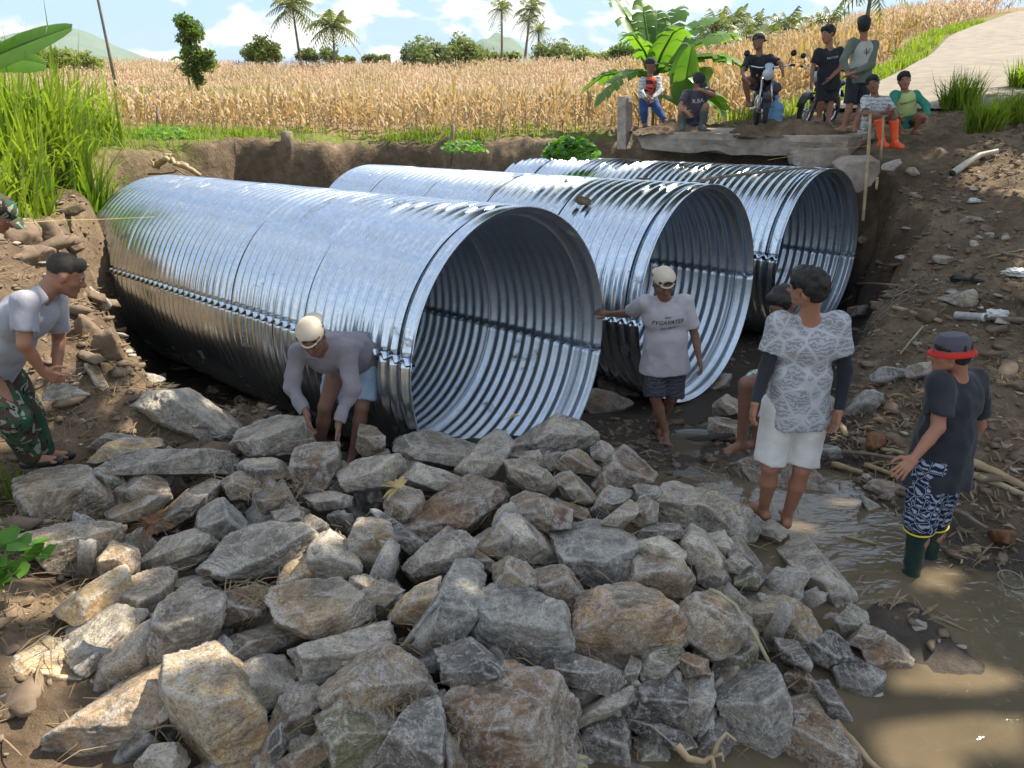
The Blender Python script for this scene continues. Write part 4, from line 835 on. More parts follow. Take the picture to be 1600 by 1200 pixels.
# grass along the pit edge, bank and road -------------------------
def ed(x, y):
    s = sdpoly(x, y, PIT); return ((s > .05)*(y > 12.2)*(y < 16.6)*(x < 2.0)*(x > -12)*.9+(s > .1)*(x < -5.0)*(y < 14)*(y > 5)*(x > -9)*.6)
p = scatter(lambda x, y: ed(x, y)*np.clip(.55+1.1*vnoise(np.stack([x*.9, y*.9, x*0], -1), 23), .12, 1), 14000, -11, 2.2, 5, 16.6, 1)
V, F = blades(p, 4, .34, .016, .06, 2, 3, 1., .6, .7); stuff('grass', V, F, M['grass'], 'bright green grass along the top edge of the dug pit', 'grass')
def edr(x, y): r = dline(x, y, ROADC); return ((r > 1.9)*(r < 3.0+.6*vnoise(np.stack([x*.6, y*.6, x*0], -1), 4))*(y > 15.3)).astype(float)
p = scatter(edr, 16000, 4, 30, 14, 42, 3); V, F = blades(p, 4, .38, .03, .09, 4, 3, 1., .5); stuff('grass', V, F, M['grass'], 'bright grass verges on both sides of the concrete road', 'grass')
p = scatter(lambda x, y: ((y > 27)*(y < 34)*(x < -8.5)*(x > -17)).astype(float), 3500, -17, -8, 27, 34, 8); V, F = blades(p, 5, .7, .05, .12, 9, 3, 1., .4)
stuff('grass', V, F, M['grass'], 'green weedy patch in the middle of the corn field', 'grass')
p = scatter(lambda x, y: np.ones_like(x), 2600, 6.5, 9.8, 10.8, 14.5, 5); p = p[(dline(p[:, 0], p[:, 1], ROADC) > 2.2) & (p[:, 1] > 12.6)]
V, F = blades(p, 3, .32, .02, .08, 4, 3, 1., .6); stuff('grass', V, F, M['grass'], 'short bright grass at the right edge beside the road', 'grass')
def tall(name, cx, cy, n, r, h, wid, label, cat, seed, group=None, mat='tallgrass', lean=.35, droop=1.):
    g = np.random.RandomState(seed); rr = r*np.sqrt(g.rand(n)); a = g.uniform(0, 6.28, n); x = cx+rr*np.cos(a); y = cy+rr*np.sin(a); P = np.column_stack([x, y, ground(x, y)-.03])
    V1, F1 = blades(P, 3, h, wid, .04, seed, 6, droop, lean, .5); V2, F2 = blades(P, 2, h*.6, wid*.9, .08, seed+1, 5, 1.2, .7, .6); V, F = join([(V1, F1), (V2, F2)])
    o = mesh_np(name, V, F, M[mat], origin=np.array([cx, cy, gz(cx, cy)])); return tag(o, label, cat, group)
# tall grass thicket on the left, uncountable
def thick(x, y): s = sdpoly(x, y, PIT); return (s > .18)*(x < np.minimum(-4.9-.10*(y-8), -.515*y))*(x > -13)*(y > 6.2)*(y < 14.5)*(vnoise(np.stack([x*.7, y*.7, x*0], -1), 17) > -.5)*1.
p = scatter(thick, 1900, -13, -5, 6.2, 14.5, 12)
V1, F1 = blades(p, 5, 1.45, .045, .12, 5, 6, 1.1, .45, .5); V2, F2 = blades(p, 4, .8, .03, .2, 6, 4, 1.2, .7, .5)
V, F = join([(V1, F1), (V2, F2)]); stuff('tall_grass', V, F, M['tallgrass'], 'tall green grass thicket covering the left bank', 'grass')
for i, (px_, D, h, r, n, lb) in enumerate([(165, 10.2, 2.55, .42, 120, 'tallest elephant grass clump at the right end of the thicket'), (60, 9.4, 2.0, .4, 80, 'dense elephant grass clump below the banana leaves on the left'), (188, 10.9, 1.9, .3, 90, 'thin elephant grass clump leaning over the field edge behind the pipe'), (10, 8.2, 1.6, .4, 70, 'elephant grass clump cut by the left edge of the view')]):
    q = pix(px_, 300, D); tall('elephant_grass', q[0], q[1], n, r, h, .05, lb, 'grass clump', 40+i, 'clumps of elephant grass', lean=.28)
tall('elephant_grass', *pixz(1495, 185, 2.72)[:2], 120, .28, .95, .028, 'left of the two dark green grass tufts between the squatting man and the road', 'grass clump', 61, 'grass tufts by the road', 'grass', .5)
tall('elephant_grass', *pixz(1535, 200, 2.68)[:2], 90, .22, .72, .026, 'right of the two grass tufts at the foot of the road', 'grass clump', 62, 'grass tufts by the road', 'grass', .5)
tall('elephant_grass', *pixz(1592, 190, 2.75)[:2], 100, .3, .62, .03, 'bright yellow green grass tuft cut by the right edge of the view', 'grass clump', 63, 'grass tufts by the road', 'grass', .6)
tall('elephant_grass', *pix(1625, 120, 17.5)[:2], 120, .5, .9, .04, 'bright grass tuft high beside the road at the right edge', 'grass clump', 64, 'grass tufts by the road', 'grass', .6)
# low broad-leaved weeds
def weed(cx, cy, z, n, r, h, leaf, label, seed, cat='weed', mat='weed', name='broadleaf_weed'):
    g = np.random.RandomState(seed); V = []; F = []
    for i in range(n):
        a = g.uniform(0, 6.28); rr = r*math.sqrt(g.rand()); c = np.array([cx+rr*math.cos(a), cy+rr*math.sin(a), z+h*g.uniform(.2, 1)*(1-.6*(rr/r)**2)]); nrm = unit(np.array([g.uniform(-.7, .7), g.uniform(-.7, .7), 1])); u_ = unit(np.cross(nrm, g.randn(3))); v_ = np.cross(nrm, u_); L_ = leaf*g.uniform(.6, 1.2); n0 = len(V)
        for (s, t, k) in ((-.5, 0, 0), (-.2, .38, .06), (.25, .36, .05), (.6, 0, -.1), (.25, -.36, .05), (-.2, -.38, .06)): V.append(c+u_*s*L_+v_*t*L_+nrm*k*L_)
        F += [[n0, n0+1, n0+2, n0+3], [n0, n0+3, n0+4, n0+5]]
    return tag(mesh_np(name, V, np.array(F), M[mat], origin=np.array([cx, cy, z])), label, cat)
q = pixz(893, 232, 2.35); weed(q[0], q[1], 2.15, 260, .48, .42, .16, 'round dark green squash-like plant at the pit edge behind the middle pipe', 3)
q = pix(15, 845, 2.9); weed(q[0]-.1, q[1], q[2]-.2, 60, .22, .28, .10, 'fresh green weed with broad leaves at the left edge above the rocks', 4)
q = pixz(265, 215, 2.4); weed(q[0], q[1], 2.35, 160, .55, .3, .10, 'low leafy weed at the pit edge behind the near pipe', 5)
q = pixz(725, 235, 2.35); weed(q[0], q[1], 2.3, 120, .4, .25, .09, 'low pale leafy weed at the pit edge left of the round dark plant', 6)
# trees: crown of many leaf faces in clumps round real limbs --------
def leafcloud(cl, n, size, seed, flat=1., gaps=None):
    g = np.random.RandomState(seed); C = []; 
    cl = np.array(cl, float); wgt = cl[:, 3]**2; wgt /= wgt.sum(); k = g.choice(len(cl), n, p=wgt)
    d = g.randn(n, 3); d /= np.linalg.norm(d, axis=1)[:, None]; rr = cl[k, 3]*(g.rand(n)**.45)*(1+.25*vnoise(d*2.3+k[:, None], seed)); P = cl[k, :3]+d*rr[:, None]*np.array([1, 1, flat])
    if gaps is not None:
        sv = np.array(sdir); kp = np.ones(n, bool)
        for (gp, gr_) in gaps: w0 = P-gp; kp &= np.linalg.norm(w0-(w0@sv)[:, None]*sv, axis=1) > gr_
        P = P[kp]; n = len(P)
    nr = g.randn(n, 3)+np.array([0, 0, 1.2]); nr /= np.linalg.norm(nr, axis=1)[:, None]; t = g.randn(n, 3); u_ = np.cross(nr, t); u_ /= np.linalg.norm(u_, axis=1)[:, None]; v_ = np.cross(nr, u_); s = size*g.uniform(.5, 1.2, n)[:, None]
    V = np.stack([P-u_*s, P-v_*s*.45+nr*s*.1, P+u_*s, P+v_*s*.45+nr*s*.1], 1).reshape(-1, 3); F = np.arange(n*4).reshape(n, 4); return V, F
def tree(base, h, cl, n, size, label, cat, seed, mat='treeleaf', tr=.18, name='broadleaf_tree', group=None, flat=.8, limbs=True, gaps=None):
    base = np.array(base, float); root = empty(name, base); tag(root, label, cat, group); g = np.random.RandomState(seed)
    cl = [(base[0]+c[0], base[1]+c[1], base[2]+c[2], c[3]) for c in cl]
    mb = MB(); top = base+np.array([g.uniform(-.05, .05)*h, g.uniform(-.05, .05)*h, h])
    mb.tube([base-[0, 0, .2], base+(top-base)*.35+g.randn(3)*tr*.4, base+(top-base)*.7+g.randn(3)*tr*.4, top], [tr*1.2, tr*.9, tr*.65, tr*.3], 8)
    if limbs:
        for c in cl[:14]:
            t = g.uniform(.35, .8); s = base+(top-base)*t; e = np.array(c[:3]); mb.tube([s, (s+e)/2+[0, 0, .1*h*g.rand()], e], [tr*.4, tr*.25, tr*.08], 6)
    mb.build('trunk', M['bark'], root)
    V, F = leafcloud(cl, n, size, seed, flat, gaps); mesh_np('crown', V, F, M[mat], root, origin=base, smooth=False)
    return root
def clumps(n, R, H, z0, r, seed, spread=1.):
    g = np.random.RandomState(seed); out = []
    for i in range(n):
        a = g.uniform(0, 6.28); q = math.sqrt(g.rand()); z = g.rand(); out.append((R*q*math.cos(a)*spread, R*q*math.sin(a), z0+H*z*(1-.45*q*q), r*g.uniform(.45, 1.3)))
    return out
# far hedge of trees and bushes on the skyline: px, py(base), D, width px, height px
def farbush(px0, pyb, D, wpx, hpx, label, cat, seed, mat='bushleaf', n=2600, name='bush', limbs=True, zb=None):
    q = pix(px0, pyb, D); s = D/FPX*.95; w_, h_ = wpx*s/2, hpx*s; zg = gz(q[0], D) if zb is None else zb; H = q[2]+h_-zg
    cl = clumps(24, w_*.85, h_*.55, H-h_*.92, h_*.34, seed, 1.); cl = [(c[0], c[1]*.5, c[2], c[3]) for c in cl]
    return tree((q[0], D, zg), H*.6, cl, n, max(.08, D*.0026), label, cat, seed, mat, .04*h_+.05, name, None, .9, limbs)
farbush(685, 100, 62, 150, 56, 'big round bush on the skyline right of the centre palms', 'bush', 1, 'darkleaf', 8840)
farbush(745, 100, 75, 60, 30, 'low bush between the round bush and the thin palm', 'bush', 21, 'bushleaf', 2040)
farbush(412, 95, 60, 66, 38, 'yellow green bush left of the first coconut palm', 'bush', 2, 'bushleaf', 3740)
farbush(497, 95, 64, 75, 26, 'low bush between the two leaning coconut palms on the left', 'bush', 3, 'darkleaf', 3060)
farbush(590, 98, 66, 50, 16, 'low bush left of the big round bush', 'bush', 4, 'darkleaf', 1530)
farbush(775, 100, 80, 90, 24, 'long low bushes below the tallest thin palm', 'bush', 5, 'darkleaf', 2550)
farbush(868, 102, 66, 75, 44, 'airy grey green tree right of the palm trio', 'tree', 6, 'darkleaf', 3230, 'broadleaf_tree')
farbush(925, 104, 58, 80, 30, 'yellow green shrubs left of the banana plant', 'bush', 7, 'bushleaf', 3400)
farbush(985, 100, 52, 60, 40, 'green tree behind the left side of the banana plant', 'tree', 8, 'treeleaf', 3060, 'broadleaf_tree')
farbush(1130, 105, 48, 70, 60, 'dense tree behind the right side of the banana plant', 'tree', 9, 'darkleaf', 4080, 'broadleaf_tree')
farbush(100, 110, 50, 130, 40, 'green trees beyond the tall grass on the left', 'tree', 10, 'bushleaf', 4250, 'broadleaf_tree')
farbush(40, 105, 45, 90, 45, 'tree cut by the left edge behind the banana leaf', 'tree', 14, 'treeleaf', 3060, 'broadleaf_tree')
farbush(540, 98, 70, 45, 12, 'very low bush right of the second palm', 'bush', 15, 'bushleaf', 850)
# the leafy tree wrapped in climber standing in the corn
qb = pix(312, 150, 24); s_ = 24/FPX
tree((qb[0], 24, gz(qb[0], 24)), 2.3, [(x*s_, y_*s_, (150-y)*s_+qb[2]-gz(qb[0], 24), r*s_) for x, y_, y, r in ((0, 0, 60, 17), (-10, 8, 75, 14), (12, -8, 70, 13), (-8, 0, 52, 13), (0, 0, 95, 19), (14, 5, 105, 17), (-4, -5, 115, 15), (22, 0, 95, 9), (2, 0, 128, 10))], 3600, .075, 'small leafy tree standing alone in the corn behind the near pipe', 'tree', 31, 'treeleaf', .07)
# coconut palms
def frond(mb, c, a, el, L_, n, lw, g, droopk=1.):
    d = np.array([math.cos(a), math.sin(a), 0]); pts = []
    for i in range(n+1):
        t = i/n; pts.append(c+d*L_*(t*math.cos(el)*(1-.12*t))+np.array([0, 0, L_*(t*math.sin(el)-droopk*.55*t*t)]))
    mb.tube([pts[0], pts[n//2], pts[n]], [L_*.012, L_*.008, L_*.003], 4, False); s0 = np.array([-d[1], d[0], 0])
    for i in range(1, n+1):
        t = i/n; ll = L_*.30*math.sin(math.pi*(.12+.82*t))+.03; tg_ = unit(pts[i]-pts[i-1])
        for sg in (-1, 1):
            dr = unit(s0*sg+tg_*.55+np.array([0, 0, -.35-.5*g.rand()])); w_ = tg_*lw; e = pts[i]+dr*ll+np.array([0, 0, -.15*ll])
            mb.add([pts[i]-w_, pts[i]+w_, e+w_*.2, e-w_*.2], [[0, 1, 2, 3]])
def palm(px0, pyc, pyb, D, rpx, label, seed, lean=0., nf=24, group='coconut palms', twidth=1., leaf=10):
    """crown centre at (px0,pyc) in the photograph, real height follows from the distance"""
    c = pix(px0, pyc, D); g = np.random.RandomState(seed); L_ = rpx*D/FPX*1.35; bx = c[0]-lean*D/FPX; zb = gz(bx, D) if D < 70 else 3.9
    root = empty('coconut_palm', (bx, D, zb)); tag(root, label, 'palm', group)
    mb = MB(); b0 = np.array([bx, D, zb-.3]); tw = (.045+.0010*D)*twidth
    mb.tube([b0, b0*.65+c*.35+[(c[0]-bx)*-.08, 0, 0], b0*.3+c*.7, c], [tw*1.3, tw, tw*.8, tw*.6], 8); mb.build('trunk', M['trunk'], root)
    cr_ = MB()
    for i in range(nf):
        a = 2.4*i+g.uniform(-.3, .3); el = 1.25-1.75*(i/nf)+g.uniform(-.12, .12); frond(cr_, c, a, el, L_*g.uniform(.85, 1.1), leaf, L_*.034, g, .75+.35*i/nf)
    cr_.build('crown', M['palm'], root, False)
    n = MB()
    for k in range(5):
        a = k*1.26; p_ = c+np.array([math.cos(a)*L_*.07, math.sin(a)*L_*.07, -L_*.07]); r_ = L_*.045; n.lathe(p_-[0, 0, r_], [(0, 0), (r_*.8, r_*.4), (r_, r_), (r_*.7, r_*1.7), (0, 2*r_)], seg=7)
    return root
palm(457, 12, 95, 62, 34, 'left palm of the pair over the corn skyline', 1, -4, 22)
palm(520, 42, 98, 60, 32, 'right palm of the pair over the corn skyline', 2, 2, 24)
palm(784, 14, 98, 75, 20, 'thin lone palm right of the big round bush', 3, 0, 16)
palm(829, 14, 100, 70, 22, 'tallest palm of the trio, leaning right', 4, 10, 18)
palm(826, 32, 100, 71, 17, 'palm leaning right just left of the shortest of the trio', 5, 6, 16)
palm(842, 48, 100, 68, 17, 'shortest palm of the trio', 6, 1, 16)
for i, (px_, py_, D, r_, lb) in enumerate([(1120, 45, 55, 30, 'palm crown directly right of the banana plant'), (1148, 35, 60, 28, 'palm crown above the rider, left one'), (1165, 60, 52, 26, 'low palm left of the rider'), (1205, 60, 50, 26, 'low palm behind the rider, right side'), (1232, 42, 56, 28, 'palm between the rider and the man in the black t-shirt'), (1258, 55, 48, 22, 'palm just left of the man in the black t-shirt'), (1300, 32, 52, 24, 'palm between the two standing onlookers'), (1180, 40, 66, 24, 'palm high behind the rider'), (1105, 62, 60, 28, 'low palm crown touching the banana leaves'), (1138, 66, 64, 28, 'low palm crown under the two high ones left of the rider'), (1222, 48, 62, 28, 'palm crown above and right of the rider'), (1245, 66, 58, 24, 'low palm crown left of the black t-shirt man at the corn top'), (1190, 72, 58, 24, 'lowest palm crown, right behind the rider head'), (1275, 40, 66, 22, 'small far palm crown left of the black t-shirt man head')]):
    palm(px_, py_, 110, D, r_*1.15, lb, 20+i, 0, 18, leaf=8)
palm(1364, -26, 60, 26, 42, 'coconut palm whose hanging fronds show above the man with hands behind his back', 40, 0, 18, twidth=1.2)
palm(126, -130, 110, 34, 45, 'slanting bare palm trunk rising out of the top left', 41, -4, 16, twidth=.8)
# banana plants
def banana_leaf(mb, c, a, el, L_, W, g, fold=.35, droop=.6, torn=.5, n=14, roll=0.):
    d = np.array([math.cos(a), math.sin(a), 0]); s0 = np.array([-d[1], d[0], 0])*math.cos(roll)+np.array([0, 0, 1.])*math.sin(roll); pts = []
    for i in range(n+1):
        t = i/n; pts.append(c+d*L_*t*math.cos(el)*(1-.15*droop*t)+np.array([0, 0, L_*(t*math.sin(el)-droop*.7*t**2.2)]))
    mb.tube([pts[0], pts[n//3], pts[2*n//3], pts[n]], [L_*.016, L_*.012, L_*.008, .002], 5, False)
    for sg in (-1, 1):
        i = 1
        while i < n:
            j = min(n, i+(1 if g.rand() < torn else g.randint(2, 5))); dz = g.uniform(-.3, .1)*torn
            for k in range(i, j):
                q = []
                for m in (k, k+1):
                    t = m/n; w_ = W*(math.sin(math.pi*min(1, (t*.96+.02)))**.55); tg_ = unit(pts[min(m+1, n)]-pts[max(m-1, 0)]); up = unit(np.cross(s0, tg_)); up = up if up[2] > 0 else -up
                    out_ = unit(s0*sg+up*(fold-.5*abs(dz)*2)+np.array([0, 0, dz])+tg_*.25)
                    o_ = pts[m]+out_*w_*.5; e_ = pts[m]+out_*w_*.85+np.array([0, 0, -w_*.22]); q.append((pts[m], o_, e_))
                sh = .10*(1 if j-i < 3 else .3)*W
                mb.add([q[0][0], q[1][0], q[1][1], q[0][1], q[1][2], q[0][2]], [[0, 1, 2, 3], [3, 2, 4, 5]])
            i = j+(0 if g.rand() > torn*.35 else 0)
            if g.rand() < torn and i < n: pts = [p_.copy() for p_ in pts]
def banana(base, hs, leaves, label, seed, stem=.09, torn=.5, k=1., roll=0., wk=1.):
    base = np.array(base, float); root = empty('banana_plant', base); tag(root, label, 'banana plant'); g = np.random.RandomState(seed)
    mb = MB(); mb.tube([base-[0, 0, .1], base+[0, 0, hs*.5], base+[.02, 0, hs]], [stem, stem*.85, stem*.55], 10); mb.build('stem', M['bananastem'], root)
    for (a, el, L_, W, dr) in leaves:
        L_ *= k; W *= k*wk; lf = MB(); c = base+np.array([0, 0, hs*g.uniform(.85, 1.02)]); banana_leaf(lf, c, a, el, L_, W, g, .3, dr, torn, roll=roll); lf.build('leaf', M['banana'], root)
    return root
bb = pix(1018, 150, 15.8)
banana((bb[0], 15.8, gz(bb[0], 15.8)-.05), 1.1, [(2.75, .35, 1.3, .42, .75), (2.3, 1.0, 1.75, .5, .3), (1.9, 1.2, 1.6, .4, .35), (.9, 1.1, 1.7, .5, .45), (.5, .9, 1.9, .56, .5), (.2, .72, 1.9, .56, .55), (-.25, .5, 1.8, .5, .7), (3.6, .25, 1.1, .4, .9), (-1.3, .95, 1.5, .5, .6), (-2.4, .95, 1.4, .42, .7), (1.4, 1.2, 1.5, .45, .5), (-.8, .2, 1.2, .45, .8)], 'large banana plant with torn leaves behind the seated man in the vest', 5, .1, torn=.9, k=1.4, wk=.6)
b2 = pix(1065, 170, 15.0)
banana((b2[0], 15.0, gz(b2[0], 15.0)-.05), .4, [(.1, .6, 1.25, .5, .9), (1.3, 1.35, 1.2, .34, .1), (-1.3, 1.4, 1.1, .3, .05), (2.6, .7, .9, .34, .7), (-.5, .5, 1.1, .45, .9), (.7, .95, 1.2, .42, .3)], 'small young banana plant behind the squatting man in the cap', 6, .06, .2)
b3 = pix(-70, 140, 7.6)
banana((b3[0], 7.6, gz(b3[0], 7.6)), 1.6, [(.05, .40, 1.35, .22, .1), (.3, .05, .85, .20, .2), (.35, .95, 1.5, .24, .1), (1.2, 1.2, 1.4, .3, .1), (-.9, .9, 1.1, .3, .5), (2.6, .9, 1.2, .34, .5), (-2.2, .8, 1.1, .3, .6)], 'banana plant at the left edge with one broad leaf reaching into view', 9, .08, .12, roll=.9)
b4 = pix(290, 92, 26); banana((b4[0], 26, gz(b4[0], 26)), 1.75, [(3.1, .2, .55, .2, .5), (2.8, .6, .5, .18, .3), (-2.6, -.2, .5, .18, .7), (.4, .6, .5, .18, .5), (1.5, 1.2, .5, .16, .2)], 'little banana plant peeking out left of the lone tree in the corn', 10, .05, .2)
# breaks in the crowns that let single patches of sun through to the ground
GAPS = [(pixz(1510, 1100, .43), .36), (pixz(1440, 1180, .43), .22), (pixz(1330, 775, .45), .20), (pixz(1470, 905, .43), .17), (pixz(1250, 815, .45), .16), (pixz(480, 885, .8), .12), (pixz(205, 690, .75), .16), (pixz(200, 645, .8), .14), (pixz(260, 780, .8), .10), (pixz(1030, 880, .8), .10), (pixz(960, 825, .8), .07), (pixz(880, 745, .8), .08), (pixz(560, 925, .8), .10), (pixz(150, 925, .8), .16), (pixz(95, 1035, .85), .22), (pixz(235, 1085, .85), .17), (pixz(330, 1060, .85), .15), (pixz(40, 1150, .9), .3), (pixz(640, 945, .8), .1), (pix(487, 500, 4.7), .13), (pix(1420, 300, 10.5), .3), (pix(1560, 260, 11), .4), (pixz(700, 960, .8), .07)]
# shade trees right of the view: their crowns arch high over the stream and shade the work
def shade(base, h, disks, n, seed, label, size=.17):
    g = np.random.RandomState(seed); cl = []
    for (x, y, z, R, m) in disks:
        for _ in range(m):
            a = g.uniform(0, 6.28); q = R*math.sqrt(g.rand()); cl.append((x+q*math.cos(a)-base[0], y+q*math.sin(a)-base[1], z+g.uniform(-.5, .7)-base[2], g.uniform(.5, .95)))
    g.shuffle(cl); return tree(base, h, [tuple(c) for c in cl], n, size, label, 'tree', seed, 'treeleaf', .28, flat=.55, gaps=GAPS)
shade((11.2, 6.5, gz(11.2, 6.5)), 9, [(8.7, 9.4, 10.6, 4.1, 58), (9.8, 11.4, 10.4, 4.2, 56), (6.2, 8.8, 9.6, 2.2, 18), (4.7, 7.4, 9.6, 2.0, 18)], 34000, 71, 'tall tree right of the stream whose crown shades the pipes')
shade((13.5, 17.5, gz(13.5, 17.5)), 9, [(12.8, 17.6, 10.4, 3.2, 42), (9.5, 14.6, 10.5, 3.0, 30)], 17000, 72, 'tall tree beside the road whose crown shades the bridge slab')
# ------------------------------------------------------------------ figures: smooth bodies from blended tapered limbs
def surface_net(F, org, h):
    ins = F < 0; nx, ny, nz = F.shape
    c = [ins[i:nx-1+i, j:ny-1+j, k:nz-1+k] for i in (0, 1) for j in (0, 1) for k in (0, 1)]
    tot = sum(a.astype(np.int8) for a in c); act = (tot > 0) & (tot < 8); ids = np.argwhere(act)
    if len(ids) == 0: return np.zeros((0, 3)), np.zeros((0, 4), int)
    num = -np.ones(act.shape, int); num[act] = np.arange(len(ids)); acc = np.zeros((len(ids), 3)); cnt = np.zeros(len(ids))
    corners = [(i, j, k) for i in (0, 1) for j in (0, 1) for k in (0, 1)]
    val = {q: F[ids[:, 0]+q[0], ids[:, 1]+q[1], ids[:, 2]+q[2]] for q in corners}
    for a in corners:
        for d in range(3):
            if a[d] == 0:
                b = list(a); b[d] = 1; b = tuple(b); fa, fb = val[a], val[b]; m = (fa < 0) != (fb < 0); t = np.where(m, fa/(fa-fb+1e-12), 0)
                p = np.array(a, float)[None]+np.eye(3)[d][None]*t[:, None]; acc += p*m[:, None]; cnt += m
    V = (ids+acc/cnt[:, None])*h+org; Q = []
    for d in range(3):
        e1, e2 = [(1, 2), (2, 0), (0, 1)][d]; A = ins[tuple(slice(0, -1) if k == d else slice(1, -1) for k in range(3))]; B = ins[tuple(slice(1, None) if k == d else slice(1, -1) for k in range(3))]
        for flip, mk in ((0, A & ~B), (1, ~A & B)):
            I = np.argwhere(mk)
            if len(I) == 0: continue
            o1 = np.zeros(3, int); o1[e1] = 1; o2 = np.zeros(3, int); o2[e2] = 1
            off = np.zeros(3, int); off[e1] = 1; off[e2] = 1; P = I+off           # grid point of the edge start
            q = [num[tuple((P-x).T)] for x in (o1+o2, o2, 0*o1, o1)]; q = np.stack(q, 1)
            Q.append(q if not flip else q[:, ::-1])
    return V, np.concatenate(Q)
class SD:
    """blended solid: cones, ellipsoids, cuts"""
    def __init__(s): s.p = []; s.noise = None
    def cone(s, a, b, ra, rb, k=.03, op='u'): s.p.append(('c', np.array(a, float), np.array(b, float), ra, rb, k, op)); return s
    def ell(s, c, r, ax=None, k=.03, op='u'): s.p.append(('e', np.array(c, float), np.array(r, float), np.eye(3) if ax is None else np.array(ax), 0, k, op)); return s
    def chain(s, pts, rad, k=.02):
        for i in range(len(pts)-1): s.cone(pts[i], pts[i+1], rad[i], rad[i+1], k)
        return s
    def cyl(s, a, b, r, op='sub'): s.p.append(('k', np.array(a, float), np.array(b, float), r, r, .004, op)); return s
    def plane(s, c, n): s.p.append(('h', np.array(c, float), unit(n), 0, 0, 0, 'cut')); return s
    def bounds(s, pad=.04):
        lo = []; hi = []
        for q in s.p:
            if q[0] == 'c' and q[6] == 'u': r = max(q[3], q[4]); lo += [q[1]-r, q[2]-r]; hi += [q[1]+r, q[2]+r]
            if q[0] == 'e' and q[6] == 'u': r = q[2].max(); lo.append(q[1]-r); hi.append(q[1]+r)
        return np.min(lo, 0)-pad, np.max(hi, 0)+pad
    def mesh(s, h):
        lo, hi = s.bounds(); n = np.ceil((hi-lo)/h).astype(int)+1; F = np.full(n, 1.0); ax = [lo[i]+h*np.arange(n[i]) for i in range(3)]
        for q in s.p:
            t, k, op = q[0], q[5], q[6]
            if t == 'h': sl = (slice(None),)*3
            else:
                if t in 'ck': r = max(q[3], q[4])+k+2.2*h; a_, b_ = np.minimum(q[1], q[2])-r, np.maximum(q[1], q[2])+r
                else: r = q[2].max()+k+2.2*h; a_, b_ = q[1]-r, q[1]+r
                i0 = np.clip(((a_-lo)/h).astype(int), 0, n-1); i1 = np.clip(((b_-lo)/h).astype(int)+2, 1, n); sl = tuple(slice(i0[i], i1[i]) for i in range(3))
                if any(i1 <= i0): continue
            X, Y, Z = np.meshgrid(ax[0][sl[0]], ax[1][sl[1]], ax[2][sl[2]], indexing='ij'); P = np.stack([X, Y, Z], -1)
            if t == 'c':
                ba = q[2]-q[1]; pa = P-q[1]; hh = np.clip((pa@ba)/(ba@ba+1e-12), 0, 1); d = np.sqrt(((pa-hh[..., None]*ba)**2).sum(-1))-(q[3]*(1-hh)+q[4]*hh)
            elif t == 'k':
                ba = q[2]-q[1]; ln_ = np.linalg.norm(ba); bd = ba/ln_; pa = P-q[1]; al = pa@bd; rd_ = np.sqrt(np.maximum((pa**2).sum(-1)-al**2, 0)); d = np.maximum(np.maximum(-al, al-ln_), rd_-q[3])
            elif t == 'e':
                L_ = (P-q[1])@q[3].T; k0 = np.sqrt(((L_/q[2])**2).sum(-1)); k1 = np.sqrt(((L_/q[2]**2)**2).sum(-1)); d = k0*(k0-1)/(k1+1e-9); d = np.where(k0 < .2, -q[2].min()*.8, d)
            else: d = (P-q[1])@q[2]
            f = F[sl]
            if op == 'u':
                m = np.clip(.5+.5*(f-d)/(k+1e-6), 0, 1); F[sl] = f*(1-m)+d*m-k*m*(1-m)
            elif op == 'sub':
                m = np.clip(.5-.5*(f+d)/(k+1e-6), 0, 1); F[sl] = f*(1-m)-d*m+k*m*(1-m)
            else: F[sl] = np.maximum(f, d)
        if s.noise:
            X, Y, Z = np.meshgrid(*ax, indexing='ij'); P = np.stack([X, Y, Z], -1); amp, fr, sd_ = s.noise; m = np.abs(F) < amp*3+h*2
            Pm = P[m]; F[m] += amp*(np.abs(vnoise(Pm*fr*np.array([1, 1, .55]), sd_))*1.6-.6)+amp*.5*vnoise(Pm*fr*2.3, sd_+2)
        F[0] = F[-1] = 1; F[:, 0] = F[:, -1] = 1; F[:, :, 0] = F[:, :, -1] = 1
        return surface_net(F, lo, h)
def frame(fw, up):
    z = unit(up); y = unit(np.asarray(fw, float)-z*np.dot(fw, z)); return np.stack([np.cross(y, z), y, z])    # rows: right, forward, up
def hand_sd(sd_, wr, dirv, palm, side, s=1., curl=.5, spread=.12):
    """wr wrist, dirv finger direction, palm normal (where the fingers curl to), side: +1 thumb towards cross(dir,palm)"""
    d = unit(dirv); n = unit(np.asarray(palm, float)-d*np.dot(palm, d)); a = np.cross(d, n)*side
    for q in (-1, 0, 1): sd_.cone(wr+d*.012*s+a*q*.016*s, wr+d*.078*s+a*q*.024*s, .017*s, .014*s, .012)
    lens = [.068, .078, .073, .058]
    for i in range(4):
        o_ = (1.5-i)*.0185*s; b = wr+d*.085*s+a*o_; dd = unit(d+a*(1.5-i)*spread); c1 = curl*(.5+.12*i); L_ = lens[i]*s; p = b; an = c1*.5
        for j, fr in enumerate((.45, .3, .25)):
            v_ = dd*math.cos(an)+n*math.sin(an); e = p+v_*L_*fr; sd_.cone(p, e, (.0088-.0008*j)*s, (.0080-.0008*j)*s, .004); p = e; an += c1
    b = wr+d*.02*s+a*.022*s; t1 = b+unit(d*.55+a*.8+n*.2)*.042*s; t2 = t1+unit(d*.85+a*.35+n*.4*curl)*.032*s; t3 = t2+unit(d*.9+a*.1+n*.5*curl)*.024*s
    sd_.cone(b, t1, .014*s, .0105*s, .012); sd_.cone(t1, t2, .0105*s, .009*s, .004); sd_.cone(t2, t3, .009*s, .0075*s, .004)
